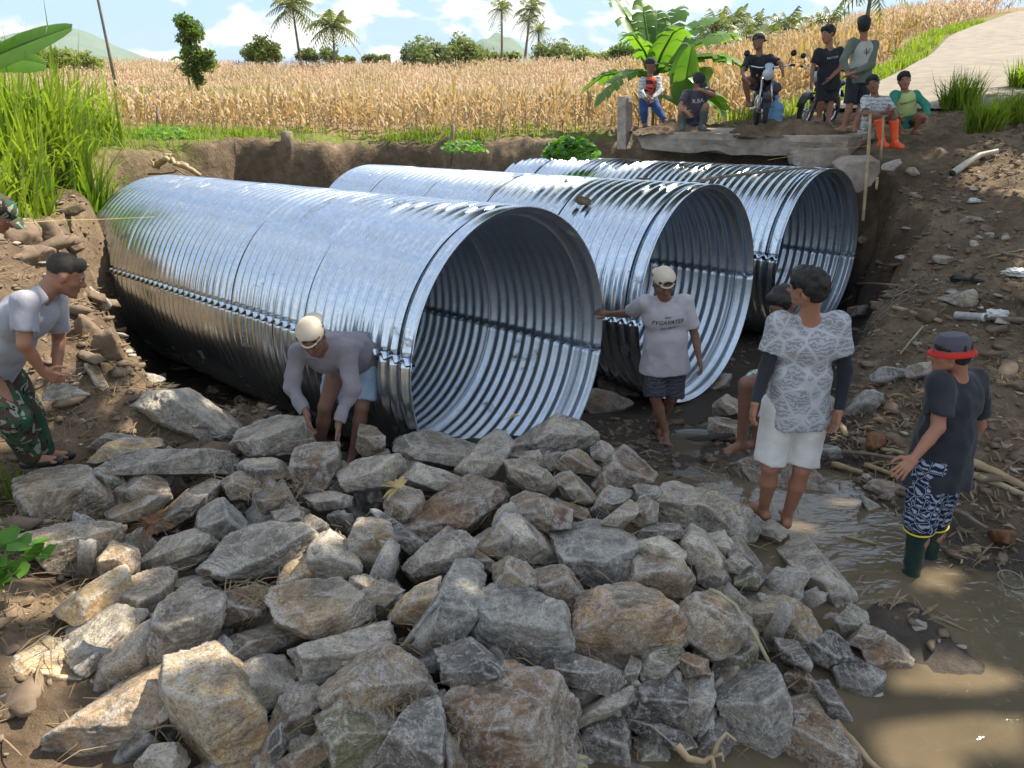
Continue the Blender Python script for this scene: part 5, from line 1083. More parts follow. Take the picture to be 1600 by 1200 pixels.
def head_sd(b, c, fw, up, s=1.):
    R3 = frame(fw, up); r, f, u = R3
    P = lambda x, y, z: c+(r*x+f*y+u*z)*s
    b.ell(P(0, -.012, .035), np.array([.074, .092, .082])*s, R3, .02); b.ell(P(0, .02, -.02), np.array([.062, .070, .078])*s, R3, .03)
    b.cone(P(0, .045, -.07), P(0, .072, -.092), .036*s, .022*s, .03); b.cone(P(-.045, .0, -.05), P(-.02, .06, -.088), .024*s, .018*s, .02); b.cone(P(.045, .0, -.05), P(.02, .06, -.088), .024*s, .018*s, .02)
    b.ell(P(.043, .045, -.022), np.array([.024, .026, .022])*s, R3, .015); b.ell(P(-.043, .045, -.022), np.array([.024, .026, .022])*s, R3, .015)
    for q in (-1, 1): b.ell(P(q*.031, .094, .008), np.array([.017, .014, .012])*s, R3, .012, 'sub')
    b.cone(P(-.035, .078, .024), P(.035, .078, .024), .013*s, .013*s, .012)
    b.cone(P(0, .086, .010), P(0, .106, -.022), .0085*s, .0125*s, .008); b.cone(P(-.012, .094, -.026), P(.012, .094, -.026), .009*s, .009*s, .006)
    b.cone(P(-.016, .082, -.053), P(.016, .082, -.053), .0095*s, .0095*s, .004); b.cone(P(-.014, .080, -.064), P(.014, .080, -.064), .0095*s, .0095*s, .003)
    for q in (-1, 1): b.ell(P(q*.078, -.006, -.006), np.array([.010, .019, .031])*s, R3, .006)
def eyes(c, fw, up, s, root, org):
    r, f, u = frame(fw, up); V = []; F = []; mi = []
    def add(e, rad, m):
        Dv, Fv = ico(3); P = e+(Dv[:, :1]*r*rad[0]+Dv[:, 1:2]*f*rad[1]+Dv[:, 2:]*u*rad[2])*s; F.append(Fv+sum(len(x) for x in V)); V.append(P); mi.extend([m]*len(Fv))
    for q in (-1, 1):
        e = c+(r*q*.031+f*.077+u*.008)*s; add(e, (.0125, .009, .0065), 0); add(e+f*.0065*s, (.0055, .004, .0055), 1)
        add(c+(r*q*.033+f*.088+u*.029)*s, (.017, .006, .0038), 1)
    add(c+(f*.0905-u*.0535)*s, (.019, .005, .0035), 2); add(c+(f*.0885-u*.0635)*s, (.017, .006, .0042), 2)
    return np.concatenate(V), np.concatenate(F), mi
def build_person(label, J, o, group=None):
    """J joints in world space; o options. Body is one mesh; hair and clothes are its children parts."""
    s = o.get('s', 1.); h = o.get('h', .013); sk = M[o.get('skin', 'skin')]
    J = {k: np.array(v, float) for k, v in J.items()}
    pel = (J['hipL']+J['hipR'])/2; sh = (J['shL']+J['shR'])/2; neck = J.get('neck', sh+unit(sh-pel)*.03)
    up = unit(sh-pel); rt = unit(J['shR']-J['shL']); fw = unit(np.cross(up, rt)); rt = np.cross(fw, up); TA = np.stack([rt, fw, up])   # fw: the chest's direction
    rtp = unit(J['hipR']-J['hipL']); fwp = unit(np.cross(up, rtp)); 
    ft = fw*o.get('ffw', 1)
    hc = J['head']; hfw = unit(o.get('face', fw)); hup = unit(o.get('hup', hc-neck)); 
    if abs(hfw.dot(hup)) > .95: hup = unit(hup+np.array([0, 0, .3]))
    b = SD(); mid = pel*.5+sh*.5; ch = pel*.25+sh*.75; bel = pel*.62+sh*.38
    w_ = o.get('w', 1.)
    b.ell(ch-up*.01, np.array([.155*w_, .098*w_, .155])*s, TA, .04); b.ell(bel, np.array([.132*w_, .092*w_, .14])*s, TA, .05); b.ell(pel+up*.02*s, np.array([.150*w_, .105*w_, .115])*s, np.stack([np.cross(fwp, up), fwp, up]), .05)
    for q in 'LR': b.cone(ch+(J['sh'+q]-sh)*.4, J['sh'+q], .06*s, .052*s, .04)
    b.cone(sh-up*.02, neck*.35+hc*.65-hfw*.02*s, .060*s, .054*s, .03)
    hs_ = o.get('hs', 1.08)
    head_sd(b, hc, hfw, hup, s*hs_)
    for q in 'LR': b.cone(neck-up*.015*s, J['sh'+q]*.85+neck*.15-up*.012*s, .045*s, .040*s, .03)
    for q in 'LR':
        S, E, W = J['sh'+q], J['el'+q], J['wr'+q]; b.cone(S, E, .049*s*w_, .038*s, .02); b.cone(E, E*.6+W*.4, .038*s, .036*s, .015); b.cone(E*.6+W*.4, W, .036*s, .025*s, .01)
        H, K, A = J['hip'+q], J['kn'+q], J['an'+q]; b.cone(H, K, .080*s*w_, .055*s, .03); cb = unit(np.cross(unit(H-K), np.cross(unit(K-A), unit(H-K))+1e-6)); kk = K*.68+A*.32
        fwl = o.get('foot'+q, fwp); fwl = unit(fwl); b.cone(K, kk-fwl*.012*s, .053*s, .054*s, .02); b.cone(kk-fwl*.012*s, A, .054*s, .034*s, .02)
        fd = fwl; hl = A-fd*.035*s+np.array([0, 0, -.045*s]); to = A+fd*.115*s+np.array([0, 0, -.052*s]); b.cone(A, hl, .034*s, .032*s, .02); b.cone(A+[0, 0, -.02*s], to, .034*s, .026*s, .02); b.cone(hl, to, .03*s, .026*s, .02)
        sdv = np.cross(fd, [0, 0, 1])
        if not o.get('boots'):
            for t in range(5):
                b.cone(to+sdv*(t-2)*.017*s*(1), to+sdv*(t-2)*.019*s+fd*(.038-.004*abs(t-1))*s+[0, 0, -.004], .0115*s, .010*s, .006)
    pts = sum([[J[k+q] for k in ('sh', 'el', 'wr', 'hip', 'kn', 'an')] for q in 'LR'], []); org = np.array([pel[0], pel[1], min(J['anL'][2], J['anR'][2])-.08*s])
    root_org = org
    V, F = b.mesh(h*s); Vs = [V]; Fs = [F]; mi = [0]*len(F)
    hh = SD(); hv = []
    for q in 'LR':
        W, E = J['wr'+q], J['el'+q]; d = unit(o.get('hand'+q, W-E)); pn = o.get('palm'+q, None)
        if pn is None: pn = -rt*(1 if q == 'R' else -1)
        g_ = SD(); g_.cone(W-unit(W-E)*.04*s, W+d*.01*s, .026*s, .0235*s, .01); side = o.get('thumb'+q, 1 if q == 'R' else -1)
        hand_sd(g_, W, d, pn, side, s, o.get('curl'+q, .5)); v, f = g_.mesh(o.get('hh', .0042)*s); hv.append((v, f))
    ey = eyes(hc, hfw, hup, s*hs_, None, None); hv.append(ey[:2]); em = ey[2]
    n = len(V)
    for j, (v, f) in enumerate(hv):
        if f.shape[1] == 3: f4 = np.column_stack([f, f[:, 2]])
        Vs.append(v); Fs.append(f+n if f.shape[1] == 4 else f+n); n += len(v); mi += ([0]*len(f) if j < len(hv)-1 else [m+1 for m in em])
    allF = [list(map(int, x)) for f in Fs for x in f]
    body = mesh_np('person', np.concatenate(Vs), allF, [sk, M['eyewhite'], M['eye'], M['lip']], None, True, mi, origin=root_org); tag(body, label, 'person', group)
    def part(name, sd_, mat, hs=1.): 
        v, f = sd_.mesh(h*s*hs)
        if len(f): return mesh_np(name, v, f, M[mat] if isinstance(mat, str) else mat, body, True, origin=root_org)
    # shirt
    if o.get('shirt'):
        t = SD(); fl = o.get('loose', .018)*s; hem = o.get('hem', .04); sl = o.get('sleeve', .75)
        for q in 'LR':
            S, E, W = J['sh'+q], J['el'+q], J['wr'+q]
            if sl <= 1.: e = S+(E-S)*sl; t.cone(S, e, .060*s+fl*.3, .056*s+fl*.55, .025); 
            else:
                t.cone(S, E, .060*s+fl*.3, .048*s+fl*.5, .025); e = E+(W-E)*min(1., (sl-1)); t.cone(E, e, .048*s+fl*.5, .034*s+fl*.4, .02)
        for q in 'LR':
            S, E, W = J['sh'+q], J['el'+q], J['wr'+q]
            a_ = S if sl <= 1 else E; e = S+(E-S)*sl if sl <= 1 else E+(W-E)*min(1., sl-1); d = unit(e-a_)
            rr_ = .056*s+fl*.55 if sl <= 1 else .034*s+fl*.4; t.cyl(e, e+d*.12*s, rr_*1.5); t.cyl(e-d*.02*s, e+d*.05*s, rr_*.84)
        t.ell(ch, np.array([.168*w_*s+fl*.6, .112*w_*s+fl*.6, .165*s]), TA, .04); t.ell(bel, np.array([.15*w_*s+fl, .112*w_*s+fl, .16*s]), TA, .05)
        hp = pel-up*(hem+.02)*s; t.cone(pel+up*.10*s+rt*.05*s, hp+rt*.066*s, .100*s*w_+fl, .114*s*w_+fl*1.4, .05); t.cone(pel+up*.10*s-rt*.05*s, hp-rt*.066*s, .100*s*w_+fl, .114*s*w_+fl*1.4, .05)
        t.cone(pel+up*.10*s, hp, .105*s*w_+fl, .122*s*w_+fl*1.5, .05)
        for q in 'LR':
            t.cone(ch+(J['sh'+q]-sh)*.5, J['sh'+q], .074*s, .060*s, .04); t.cone(neck-up*.02*s, J['sh'+q]*.9+neck*.1-up*.005*s, .052*s, .050*s, .03)
        t.plane(pel-up*hem*s, -up)
        nc = sh+up*.068*s; t.cone(nc-hfw*0+fw*.015, nc+up*.09*s+fw*.02, .047*s, .08*s, .01, 'sub')
        t.noise = (o.get('fold', .009)*s, 8.5, o.get('seed', 1)); part(o.get('shirtname', 'shirt'), t, o['shirt'])
    if o.get('vestc'):
        t = SD(); t.ell(ch, np.array([.19*w_, .14, .18])*s, TA, .04); t.ell(bel, np.array([.182*w_, .146, .18])*s, TA, .05); t.plane(pel+up*.02*s, -up)
        for q in 'LR': t.cone(J['sh'+q]+(J['sh'+q]-sh)*.25, J['sh'+q]+(J['sh'+q]-sh)*1.5-up*.1, .060*s, .08*s, .01, 'sub')
        nc = sh+up*.05*s; t.cone(nc, nc+up*.1*s+fw*.03, .055*s, .09*s, .01, 'sub'); t.noise = (.004*s, 7., 4); part('vest', t, o['vestc'])
    if o.get('sleeves'):                                  # separate tight arm sleeves
        for q in 'LR':
            S, E, W = J['sh'+q], J['el'+q], J['wr'+q]; t = SD(); a_ = S+(E-S)*.45; t.cone(a_, E, .051*s, .044*s, .02); t.cone(E, W, .044*s, .0315*s, .02); t.plane(W+unit(W-E)*.005, unit(W-E)); part('arm_sleeve', t, o['sleeves'])
    if o.get('pants'):
        t = SD(); fl = o.get('pfl', .016)*s; L_ = o.get('plen', .9)        # 1 = knee, 2 = ankle
        t.ell(pel+up*.005*s, np.array([.158*w_*s+fl, .113*w_*s+fl, .12*s]), np.stack([np.cross(fwp, up), fwp, up]), .04)
        for q in 'LR':
            H, K, A = J['hip'+q], J['kn'+q], J['an'+q]
            if L_ <= 1.25:
                e = H+(K-H)*min(L_, 1); d = unit(K-H)
                t.cone(H, e, .088*s*w_+fl, .072*s+fl*1.7, .014)
                if L_ > 1: e = K+(A-K)*(L_-1); d = unit(A-K); t.cone(K, e, .068*s+fl*1.3, .066*s+fl*1.3, .03)
                t.cyl(e, e+d*.22*s, .115*s+fl); t.cyl(e-d*.02*s, e+d*.05*s, .058*s+fl)
            else:
                t.cone(H, K, .088*s*w_+fl, .064*s+fl, .035); e = K+(A-K)*(L_-1); t.cone(K, e, .064*s+fl, .050*s+fl*.6, .03)
        t.plane(pel+up*.07*s, up); t.noise = (o.get('pfold', .009)*s, 8., 3+o.get('seed', 1)); pt = part(o.get('pname', 'shorts'), t, o['pants'])
    if o.get('boots'):
        bh = o.get('booth', .75)
        for q in 'LR':
            K, A = J['kn'+q], J['an'+q]; fd = unit(o.get('foot'+q, fwp)); t = SD(); tp = A+(K-A)*bh; t.cone(tp, A+(K-A)*.25, .072*s, .054*s, .02); t.cone(A+(K-A)*.25, A, .052*s, .046*s, .02); hl = A-fd*.04*s+np.array([0, 0, -.045*s]); to = A+fd*.14*s+np.array([0, 0, -.05*s])
            t.cone(A, hl, .046*s, .040*s, .02); t.cone(hl, to, .040*s, .040*s, .02); t.cone(A, to, .045*s, .038*s, .02); t.plane(tp-(K-A)*.04, unit(K-A)); t.noise = (.003, 8, 2); part('boot', t, o['boots'])
    if o.get('shoes'):
        for q in 'LR':
            A = J['an'+q]; fd = unit(o.get('foot'+q, fwp)); t = SD(); hl = A-fd*.04*s+np.array([0, 0, -.05*s]); to = A+fd*.15*s+np.array([0, 0, -.056*s]); t.cone(hl, to, .038*s, .034*s, .02); t.plane(A-[0, 0, .035*s], (0, 0, 1)); part('sandal', t, o['shoes'])
    s0 = s; s = s*hs_; R3 = frame(hfw, hup); r, f, u = R3; P = lambda x, y, z: hc+(r*x+f*y+u*z)*s
    hm = o.get('hair', 'hair')
    if hm:
        t = SD(); th = o.get('hth', .012); t.ell(P(0, -.018, .042), np.array([.074+th, .088+th, .080+th*1.3])*s, R3, .02)
        if o.get('hlong'): t.ell(P(0, -.055, -.01), np.array([.066, .055, .075])*s, R3, .03)
        t.cone(P(-.04, .05, .085), P(.04, .05, .085), .028*s+th*.5*s, .028*s+th*.5*s, .02)
        t.ell(P(0, .115, -.015), np.array([.09, .07, .082])*s, R3, .01, 'sub'); t.plane(P(0, -.05, -.055), -u+f*.25*0)
        for q in (-1, 1): t.ell(P(q*.088, .012, -.02), np.array([.028, .04, .045])*s, R3, .01, 'sub')
        if o.get('cap'): t.plane(P(0, 0, .072), u)
        t.noise = (.009*s*o.get('hn', 1.), 30., 5); part('hair', t, hm, .8)
    if o.get('cap'):
        cm_, kind = o['cap']; t = SD(); t.ell(P(0, -.012, .045), (np.array([.090, .106, .090]) if kind != 'bucket' else np.array([.086, .102, .112]))*s, R3, .02)
        if kind == 'bucket': t.plane(P(0, 0, .125), u)
        t.plane(P(0, 0, .028), -u)
        if kind == 'back': t.ell(P(0, .095, .052), np.array([.042, .04, .030])*s, R3, .004, 'sub')
        t.noise = (.002, 9, 1); cp = part('cap', t, cm_, .8)
        if kind in ('back', 'front'):
            sg = -1 if kind == 'back' else 1; m = MB(); n0 = 9; V_ = []
            for z_ in (0, -.004):
                for i in range(n0):
                    a = (i/(n0-1)-.5)*2.0
                    for q in (.085, .155):
                        ext = q if q < .1 else .085+.075*math.cos(a*.75)
                        V_.append(P(math.sin(a)*.078*(1 if q < .1 else .95), sg*(math.cos(a)*.4*.0+ext+.012*math.cos(a)-.0), .042-(.012 if q > .1 else 0)-.02*abs(math.sin(a))**2+z_))
            F_ = [[2*i, 2*i+1, 2*i+3, 2*i+2] for i in range(n0-1)]+[[18+2*i, 18+2*i+2, 18+2*i+3, 18+2*i+1] for i in range(n0-1)]+[[2*i+1, 18+2*i+1, 18+2*i+3, 2*i+3] for i in range(n0-1)]
            m.add(V_, F_); br = mesh_np('brim', m.V, m.F, M[o.get('brimc', cm_)], body, True, origin=root_org)
            if kind == 'back':
                m = MB(); st = [P(math.sin(a)*.055, .035+.062*math.cos(a)+.004, .040-.001*i) for i, a in enumerate(np.linspace(-1.1, 1.1, 7))]; m.tube(st, .007*s, 6); mesh_np('cap_strap', m.V, m.F, M[cm_], body, True, origin=root_org)
        if kind == 'bucket':
            m = MB(); V_ = []; n0 = 28
            for q, z_ in ((-.004, .040), (.027, .010), (.026, .006), (-.004, .034)):
                for i in range(n0): a = 2*math.pi*i/n0; V_.append(P(math.sin(a)*(.090+q), math.cos(a)*(.106+q)-.012, z_))
            F_ = [[k*n0+i, k*n0+(i+1) % n0, ((k+1) % 4)*n0+(i+1) % n0, ((k+1) % 4)*n0+i] for k in range(4) for i in range(n0)]
            m.add(V_, F_); mesh_np('brim', m.V, m.F, M[o['brimc']], body, True, origin=root_org)
    s = s0
    if o.get('print'): o['print'](body, dict(ch=ch, fw=fw, up=up, rt=rt, s=s, root=root_org, pel=pel, sh=sh, bel=bel))
    lens = {k: round(float(np.linalg.norm(J[a]-J[b])), 2) for k, a, b in (('ua', 'shR', 'elR'), ('uaL', 'shL', 'elL'), ('fa', 'elR', 'wrR'), ('faL', 'elL', 'wrL'), ('th', 'hipR', 'knR'), ('thL', 'hipL', 'knL'), ('sh', 'knR', 'anR'), ('shL', 'knL', 'anL'), ('shw', 'shL', 'shR'))}
    print('PERSON', label[:34], lens, 'torso', round(float(np.linalg.norm(sh-pel)), 2), 'z', round(float(min(J['anL'][2], J['anR'][2])), 2)); return body
def JJ(**k): return {a: pix(*v) for a, v in k.items()}
M['tee_grey'] = cloth('grey_violet_cotton', (.44, .41, .43)); M['tee_soldier'] = cloth('dusty_grey_cotton', (.33, .33, .37)); M['hoodie'] = cloth('grey_sweater', (.235, .215, .23), (.18, .165, .18)); M['tee_blue'] = cloth('pale_grey_cotton', (.50, .50, .55))
M['black_tee'] = cloth('black_cotton', (.022, .024, .03), (.035, .037, .043)); M['navy'] = cloth('navy_cotton', (.02, .03, .065)); M['darkshorts'] = patterned('dark_printed_shorts', (.04, .042, .05), (.10, .10, .12), 16, .05, 1.5)
M['jeans'] = cloth('washed_denim', (.22, .30, .40), (.34, .42, .50)); M['white_shorts'] = cloth('white_worn_denim', (.62, .61, .58), (.5, .48, .44), bump=.5); M['camo'] = camo('camouflage_cloth')
M['printed_tee'] = ornament('white_printed_cotton', (.43, .44, .45), (.19, .19, .21), 7.5); M['palm_shorts'] = patterned('palm_printed_shorts', (.012, .02, .05), (.38, .42, .5), 15, .03, 3)
M['beige_cap'] = cloth('beige_cap', (.58, .49, .38)); M['grey_hat'] = cloth('grey_hat', (.085, .078, .1)); M['red_brim'] = cloth('red_brim', (.5, .03, .02)); M['dark_cap'] = cloth('dark_cap', (.035, .035, .04))
M['green_boot'] = simple('dark_green_rubber', (.012, .035, .03), (.02, .05, .042), 8, .35); M['orange_boot'] = simple('orange_rubber', (.85, .13, .04), (.7, .1, .03), 8, .35); M['grey_boot'] = simple('grey_rubber', (.06, .07, .07), (.09, .1, .09), 8, .5)
M['green_long'] = cloth('teal_sleeve_cotton', (.04, .24, .17)); M['lime'] = cloth('lime_cotton', (.45, .55, .22)); M['vest_grey'] = cloth('light_grey_fleece', (.42, .44, .40)); M['olive'] = cloth('olive_sleeve', (.13, .16, .13))
M['stripe'] = patterned('pale_striped_cotton', (.50, .52, .50), (.12, .13, .14), 12, .04, .3); M['orange_vest'] = patterned('maroon_vest_with_orange_trim', (.10, .02, .035), (.65, .14, .05), 5, .05, .6); M['blue_pants'] = cloth('blue_work_trousers', (.035, .07, .2))
M['greenprint'] = patterned('green_white_printed_shorts', (.015, .1, .06), (.6, .65, .6), 14, .08, 2); M['ink'] = simple('dark_print', (.05, .05, .06)); M['whiteink'] = simple('white_print', (.6, .6, .6)); M['olive_shirt'] = cloth('grey_green_shirt', (.15, .17, .13))
M['yellow_trim'] = simple('yellow_trim', (.75, .6, .06))
from mathutils.bvhtree import BVHTree
def shirt_text(body, B, lines, mat='ink', back=False, part='shirt', ox=0., shear=.0, name='print'):
    """lettering laid onto the cloth: each glyph vertex dropped onto the shirt's surface"""
    sh_ = [c for c in body.children if c.name.split('.')[0] == part]
    if not sh_: return
    me = sh_[0].data; org = np.array(body.location); bvh = BVHTree.FromPolygons([v.co+Vector(org) for v in me.vertices], [p.vertices for p in me.polygons])
    fw = B['fw']*(-1 if back else 1); rt = B['rt']*(1 if back else -1); V = []; F = []
    for txt, size, yo in lines:
        cu = bpy.data.curves.new('t', 'FONT'); cu.body = txt; cu.size = size; cu.align_x = 'CENTER'; cu.shear = shear; cu.offset = size*.012; cu.resolution_u = 2
        ob = bpy.data.objects.new('t', cu); scene.collection.objects.link(ob); dg = bpy.context.evaluated_depsgraph_get(); tm = bpy.data.meshes.new_from_object(ob.evaluated_get(dg)); bpy.data.objects.remove(ob)
        n0 = len(V)
        for v in tm.vertices:
            p = B['ch']+rt*(v.co.x+ox)+B['up']*(v.co.y+yo)+fw*.6; hit = bvh.ray_cast(Vector(p), Vector(-fw), 1.2)
            V.append(np.array(hit[0])+fw*.004 if hit[0] is not None else B['ch']+rt*(v.co.x+ox)+B['up']*(v.co.y+yo)+fw*.15)
        F += [[i+n0 for i in p.vertices] for p in tm.polygons]
    mesh_np(name, V, F, M[mat], body, False, origin=org)
def P(label, joints, **o): return build_person(label, {a: pix(*v) for a, v in joints.items()}, o)
P('man in grey t-shirt and backwards cap leaning one hand on the near pipe\'s rim', dict(head=(1037,443,6.12), shR=(1008,473,6.2), shL=(1070,471,6.2), elR=(979,490,6.42), wrR=(951,491,6.66), elL=(1086,525,6.2), wrL=(1093,562,6.12),
  hipR=(1024,562,6.22), hipL=(1054,562,6.22), knR=(1024,622,6.12), knL=(1050,622,6.2), anR=(1040,676,6.1), anL=(1027,668,6.42)), s=.95, hs=1.15, face=(.12, -.85, -.5), hup=(0.02, -.42, .9), shirt='tee_grey', hem=.10, sleeve=.72, loose=.04, pants='darkshorts', plen=.95, pfl=.024, skin='skin_dark', cap=('beige_cap', 'back'), hair='hair_short',
  handR=(-.75, .5, .05), palmR=(-.3, .6, -.5), curlR=.3, curlL=.8, footR=(-.1, -1, 0), footL=(.2, -1, 0), h=.012, pname='shorts', w=1.14, print=lambda b, B: shirt_text(b, B, [('NEXT', .022, .035), ('FYGAVATER', .052, -.02), ('Quis Que is', .028, -.065)], shear=.3))
P('bending man in a grey hoodie and backwards beige cap setting a stone', dict(head=(487,527,4.74), shR=(467,552,4.95), shL=(540,545,4.98), elR=(456,607,4.86), wrR=(480,648,4.76), elL=(550,608,4.86), wrL=(528,664,4.76),
  hipR=(536,556,5.4), hipL=(574,552,5.42), knR=(508,636,5.2), knL=(566,636,5.25), anR=(497,708,5.2), anL=(552,706,5.18)), s=1., face=(.03, -.78, -.6), hup=(-.05, -.6, .75), shirt='hoodie', hem=.02, sleeve=1.88, loose=.022, pants='jeans', plen=.86, skin='skin_dark', cap=('beige_cap', 'back'), hair='hair_short', w=1.22,
  handR=(.15, -.35, -.9), palmR=(.9, .1, -.1), handL=(.05, -.3, -.95), palmL=(-.9, -.2, 0), curlR=.75, curlL=.45, footR=(-.3, -1, 0), footL=(-.1, -1, 0), h=.012, fold=.013, shoes='black')
P('man in a white patterned t-shirt and white shorts seen from behind in the water', dict(head=(1262,450,4.26), shL=(1218,504,4.32), shR=(1308,504,4.32), elL=(1197,576,4.30), wrL=(1180,628,4.2), elR=(1321,578,4.3), wrR=(1311,640,4.22),
  hipL=(1219,634,4.34), hipR=(1269,634,4.34), knL=(1203,728,4.28), knR=(1253,732,4.25), anL=(1193,794,4.46), anR=(1230,806,4.42)), s=1.02, face=(-.75, .62, -.2), shirt='printed_tee', hem=.10, sleeve=.62, loose=.026, pants='white_shorts', pfl=.018, plen=.93, skin='skin_mid', hair='hair', hth=.010, hs=1.06, hlong=True, w=1.1, sleeves='black_tee',
  handL=(-.1, -.1, -1), palmL=(.9, 0, 0), handR=(-.15, -.15, -1), palmR=(-.8, -.2, 0), curlR=.35, footL=(-.35, .9, 0), footR=(.25, .9, 0), h=.012, fold=.012, hn=1.4)
def hatprint(b, B): pass
hm = P('man in a black t-shirt and red-brimmed grey hat standing in the water', dict(head=(1484,553,3.92), shL=(1468,600,3.86), shR=(1522,594,4.08), elL=(1466,668,3.76), wrL=(1428,716,3.72), elR=(1530,664,4.15), wrR=(1502,716,4.2),
  hipL=(1454,722,3.9), hipR=(1482,720,4.03), knL=(1438,812,3.86), knR=(1460,806,4.06), anL=(1424,900,3.9), anR=(1446,892,4.1)), s=.98, hs=.97, face=(-.84, .35, -.3), hup=(-.15, .05, 1), shirt='black_tee', hem=.13, sleeve=.72, loose=.034, pants='palm_shorts', plen=1.14, skin='skin_mid', hair='hair', hlong=True, cap=('grey_hat', 'bucket'), brimc='red_brim', w=1.1,
  handL=(-.62, -.1, -.75), palmL=(.3, .6, -.6), curlL=.22, boots='green_boot', booth=1.0, footL=(-.8, .3, 0), footR=(-.8, .45, 0), h=.012, fold=.012)
_o = np.array(hm.location)
for q in 'LR':
    K_ = pix(*dict(L=(1438,812,3.86), R=(1460,806,4.06))[q]); A_ = pix(*dict(L=(1424,900,3.9), R=(1446,892,4.1))[q]); e_ = K_+(A_-K_)*.14; tm_ = MB().torus(e_, A_-K_, .088, .006, 28, 6); mesh_np('shorts_trim', tm_.V, tm_.F, M['yellow_trim'], hm, True, origin=_o)
P('stooping soldier in a pale t-shirt and camouflage trousers on the left bank', dict(head=(102,430,4.5), neck=(78,450,4.45), shR=(38,474,4.22), shL=(84,460,4.6), elR=(38,538,4.12), wrR=(66,580,4.2), elL=(92,530,4.72), wrL=(88,585,4.55),
  hipR=(-34,578,4.3), hipL=(-10,566,4.55), knR=(20,652,4.2), knL=(42,642,4.55), anR=(48,712,4.36), anL=(68,705,4.62)), s=1.05, face=(.85, .42, -.35), hup=(.45, .2, .85), shirt='tee_soldier', w=1.15, hem=.03, sleeve=.72, loose=.024, pfl=.03, pants='camo', plen=1.95, pname='trousers', skin='skin', hair='hair_short', hth=.001, hn=.3,
  handR=(.65, .35, -.65), palmR=(0, .8, -.2), curlR=.9, shoes='black', footR=(.9, .3, 0), footL=(.9, .3, 0), h=.012)
P('soldier in a camouflage cap cut off by the left edge of the picture', dict(head=(-2,334,5.35), shR=(-38,384,5.2), shL=(-22,378,5.5), elR=(-48,440,5.15), wrR=(-30,485,5.1), elL=(-20,440,5.6), wrL=(-5,480,5.6),
  hipR=(-42,492,5.25), hipL=(-34,488,5.45), knR=(-40,572,5.25), knL=(-30,568,5.45), anR=(-42,655,5.3), anL=(-36,648,5.5)), s=1., face=(.98, .1, -.15), shirt='camo', sleeve=1.6, pants='camo', plen=1.95, pname='trousers', skin='skin', hair='hair_short', hth=.004, cap=('camo', 'front'), shoes='black', footR=(1, .1, 0), footL=(1, .1, 0), h=.016)
P('crouching man in green printed shorts half hidden behind the man in white shorts', dict(head=(1221,476,5.12), shL=(1216,520,5.1), shR=(1244,512,5.32), elL=(1214,566,5.0), wrL=(1206,606,4.9), elR=(1235,565,5.4), wrR=(1225,600,5.35),
  hipL=(1222,590,5.18), hipR=(1236,588,5.4), knL=(1166,600,4.95), knR=(1185,604,5.3), anL=(1158,690,5.0), anR=(1182,688,5.38)), s=1., face=(-.5, -.55, -.65), hup=(-.3, -.3, .8), shirt='tee_blue', sleeve=.7, pants='greenprint', pfl=.035, plen=1.12, skin='skin_dark', hair='hair', h=.014, footL=(-.85, -.4, 0), footR=(-.9, -.1, 0), curlL=.6)
# onlookers on and beside the slab
P('onlooker in a grey vest top with his hands clasped behind his back', dict(head=(1350,40,12.45), shL=(1332,66,12.5), shR=(1366,70,12.5), elL=(1318,94,12.35), wrL=(1326,116,12.25), elR=(1362,102,12.35), wrR=(1332,114,12.22),
  hipL=(1334,120,12.5), hipR=(1352,122,12.5), knL=(1328,162,12.45), knR=(1346,163,12.45), anL=(1318,198,12.5), anR=(1335,199,12.4)), s=1., face=(.25, .95, -.1), shirt='olive', vestc='vest_grey', hem=.08, sleeve=1.9, pants='black_tee', plen=1.0, skin='skin_mid', hair='hair', hlong=True, h=.02, hh=.007, hs=1.14, shoes='wood', footL=(-.5, .7, 0), footR=(-.1, 1, 0), shirtname='shirt',
  handL=(.5, -.1, -.3), handR=(-.6, -.1, -.3), print=lambda b, B: shirt_text(b, B, [('V', .14, -.05), ('OO', .06, -.02)], 'ink', True, 'vest', shear=.3))
P('standing onlooker in a black t-shirt and black shorts with his head turned left', dict(head=(1294,54,13.4), shR=(1279,82,13.35), shL=(1312,80,13.4), elR=(1270,106,13.35), wrR=(1268,126,13.25), elL=(1313,106,13.3), wrL=(1295,124,13.15),
  hipR=(1285,130,13.4), hipL=(1303,130,13.4), knR=(1283,160,13.3), knL=(1298,160,13.3), anR=(1279,184,13.35), anL=(1294,188,13.2)), s=1.02, face=(-.9, -.35, -.05), shirt='black_tee', hem=.1, sleeve=.75, loose=.03, pants='black_tee', plen=.98, skin='skin', hair='hair', h=.02, hh=.007, hs=1.14, footR=(-.3, -1, 0), footL=(-.1, -1, 0),
  print=lambda b, B: shirt_text(b, B, [('FACTORY', .045, .02)], 'whiteink'))
P('man with orange rubber boots sitting at the end of the slab', dict(head=(1364,132,11.75), shR=(1352,156,11.75), shL=(1384,158,11.7), elR=(1352,178,11.5), wrR=(1382,176,11.35), elL=(1398,178,11.5), wrL=(1392,172,11.3),
  hipR=(1356,194,11.75), hipL=(1374,196,11.7), knR=(1372,180,11.36), knL=(1396,182,11.36), anR=(1378,221,11.38), anL=(1398,223,11.38)), s=.97, face=(-.45, -.88, -.05), shirt='stripe', hem=.05, sleeve=.8, pants='vest_grey', plen=1.12, pname='shorts', skin='skin_dark', hair='hair', h=.019, hh=.007, hs=1.12, boots='orange_boot', booth=.92, footR=(.1, -1, 0), footL=(.35, -1, 0))
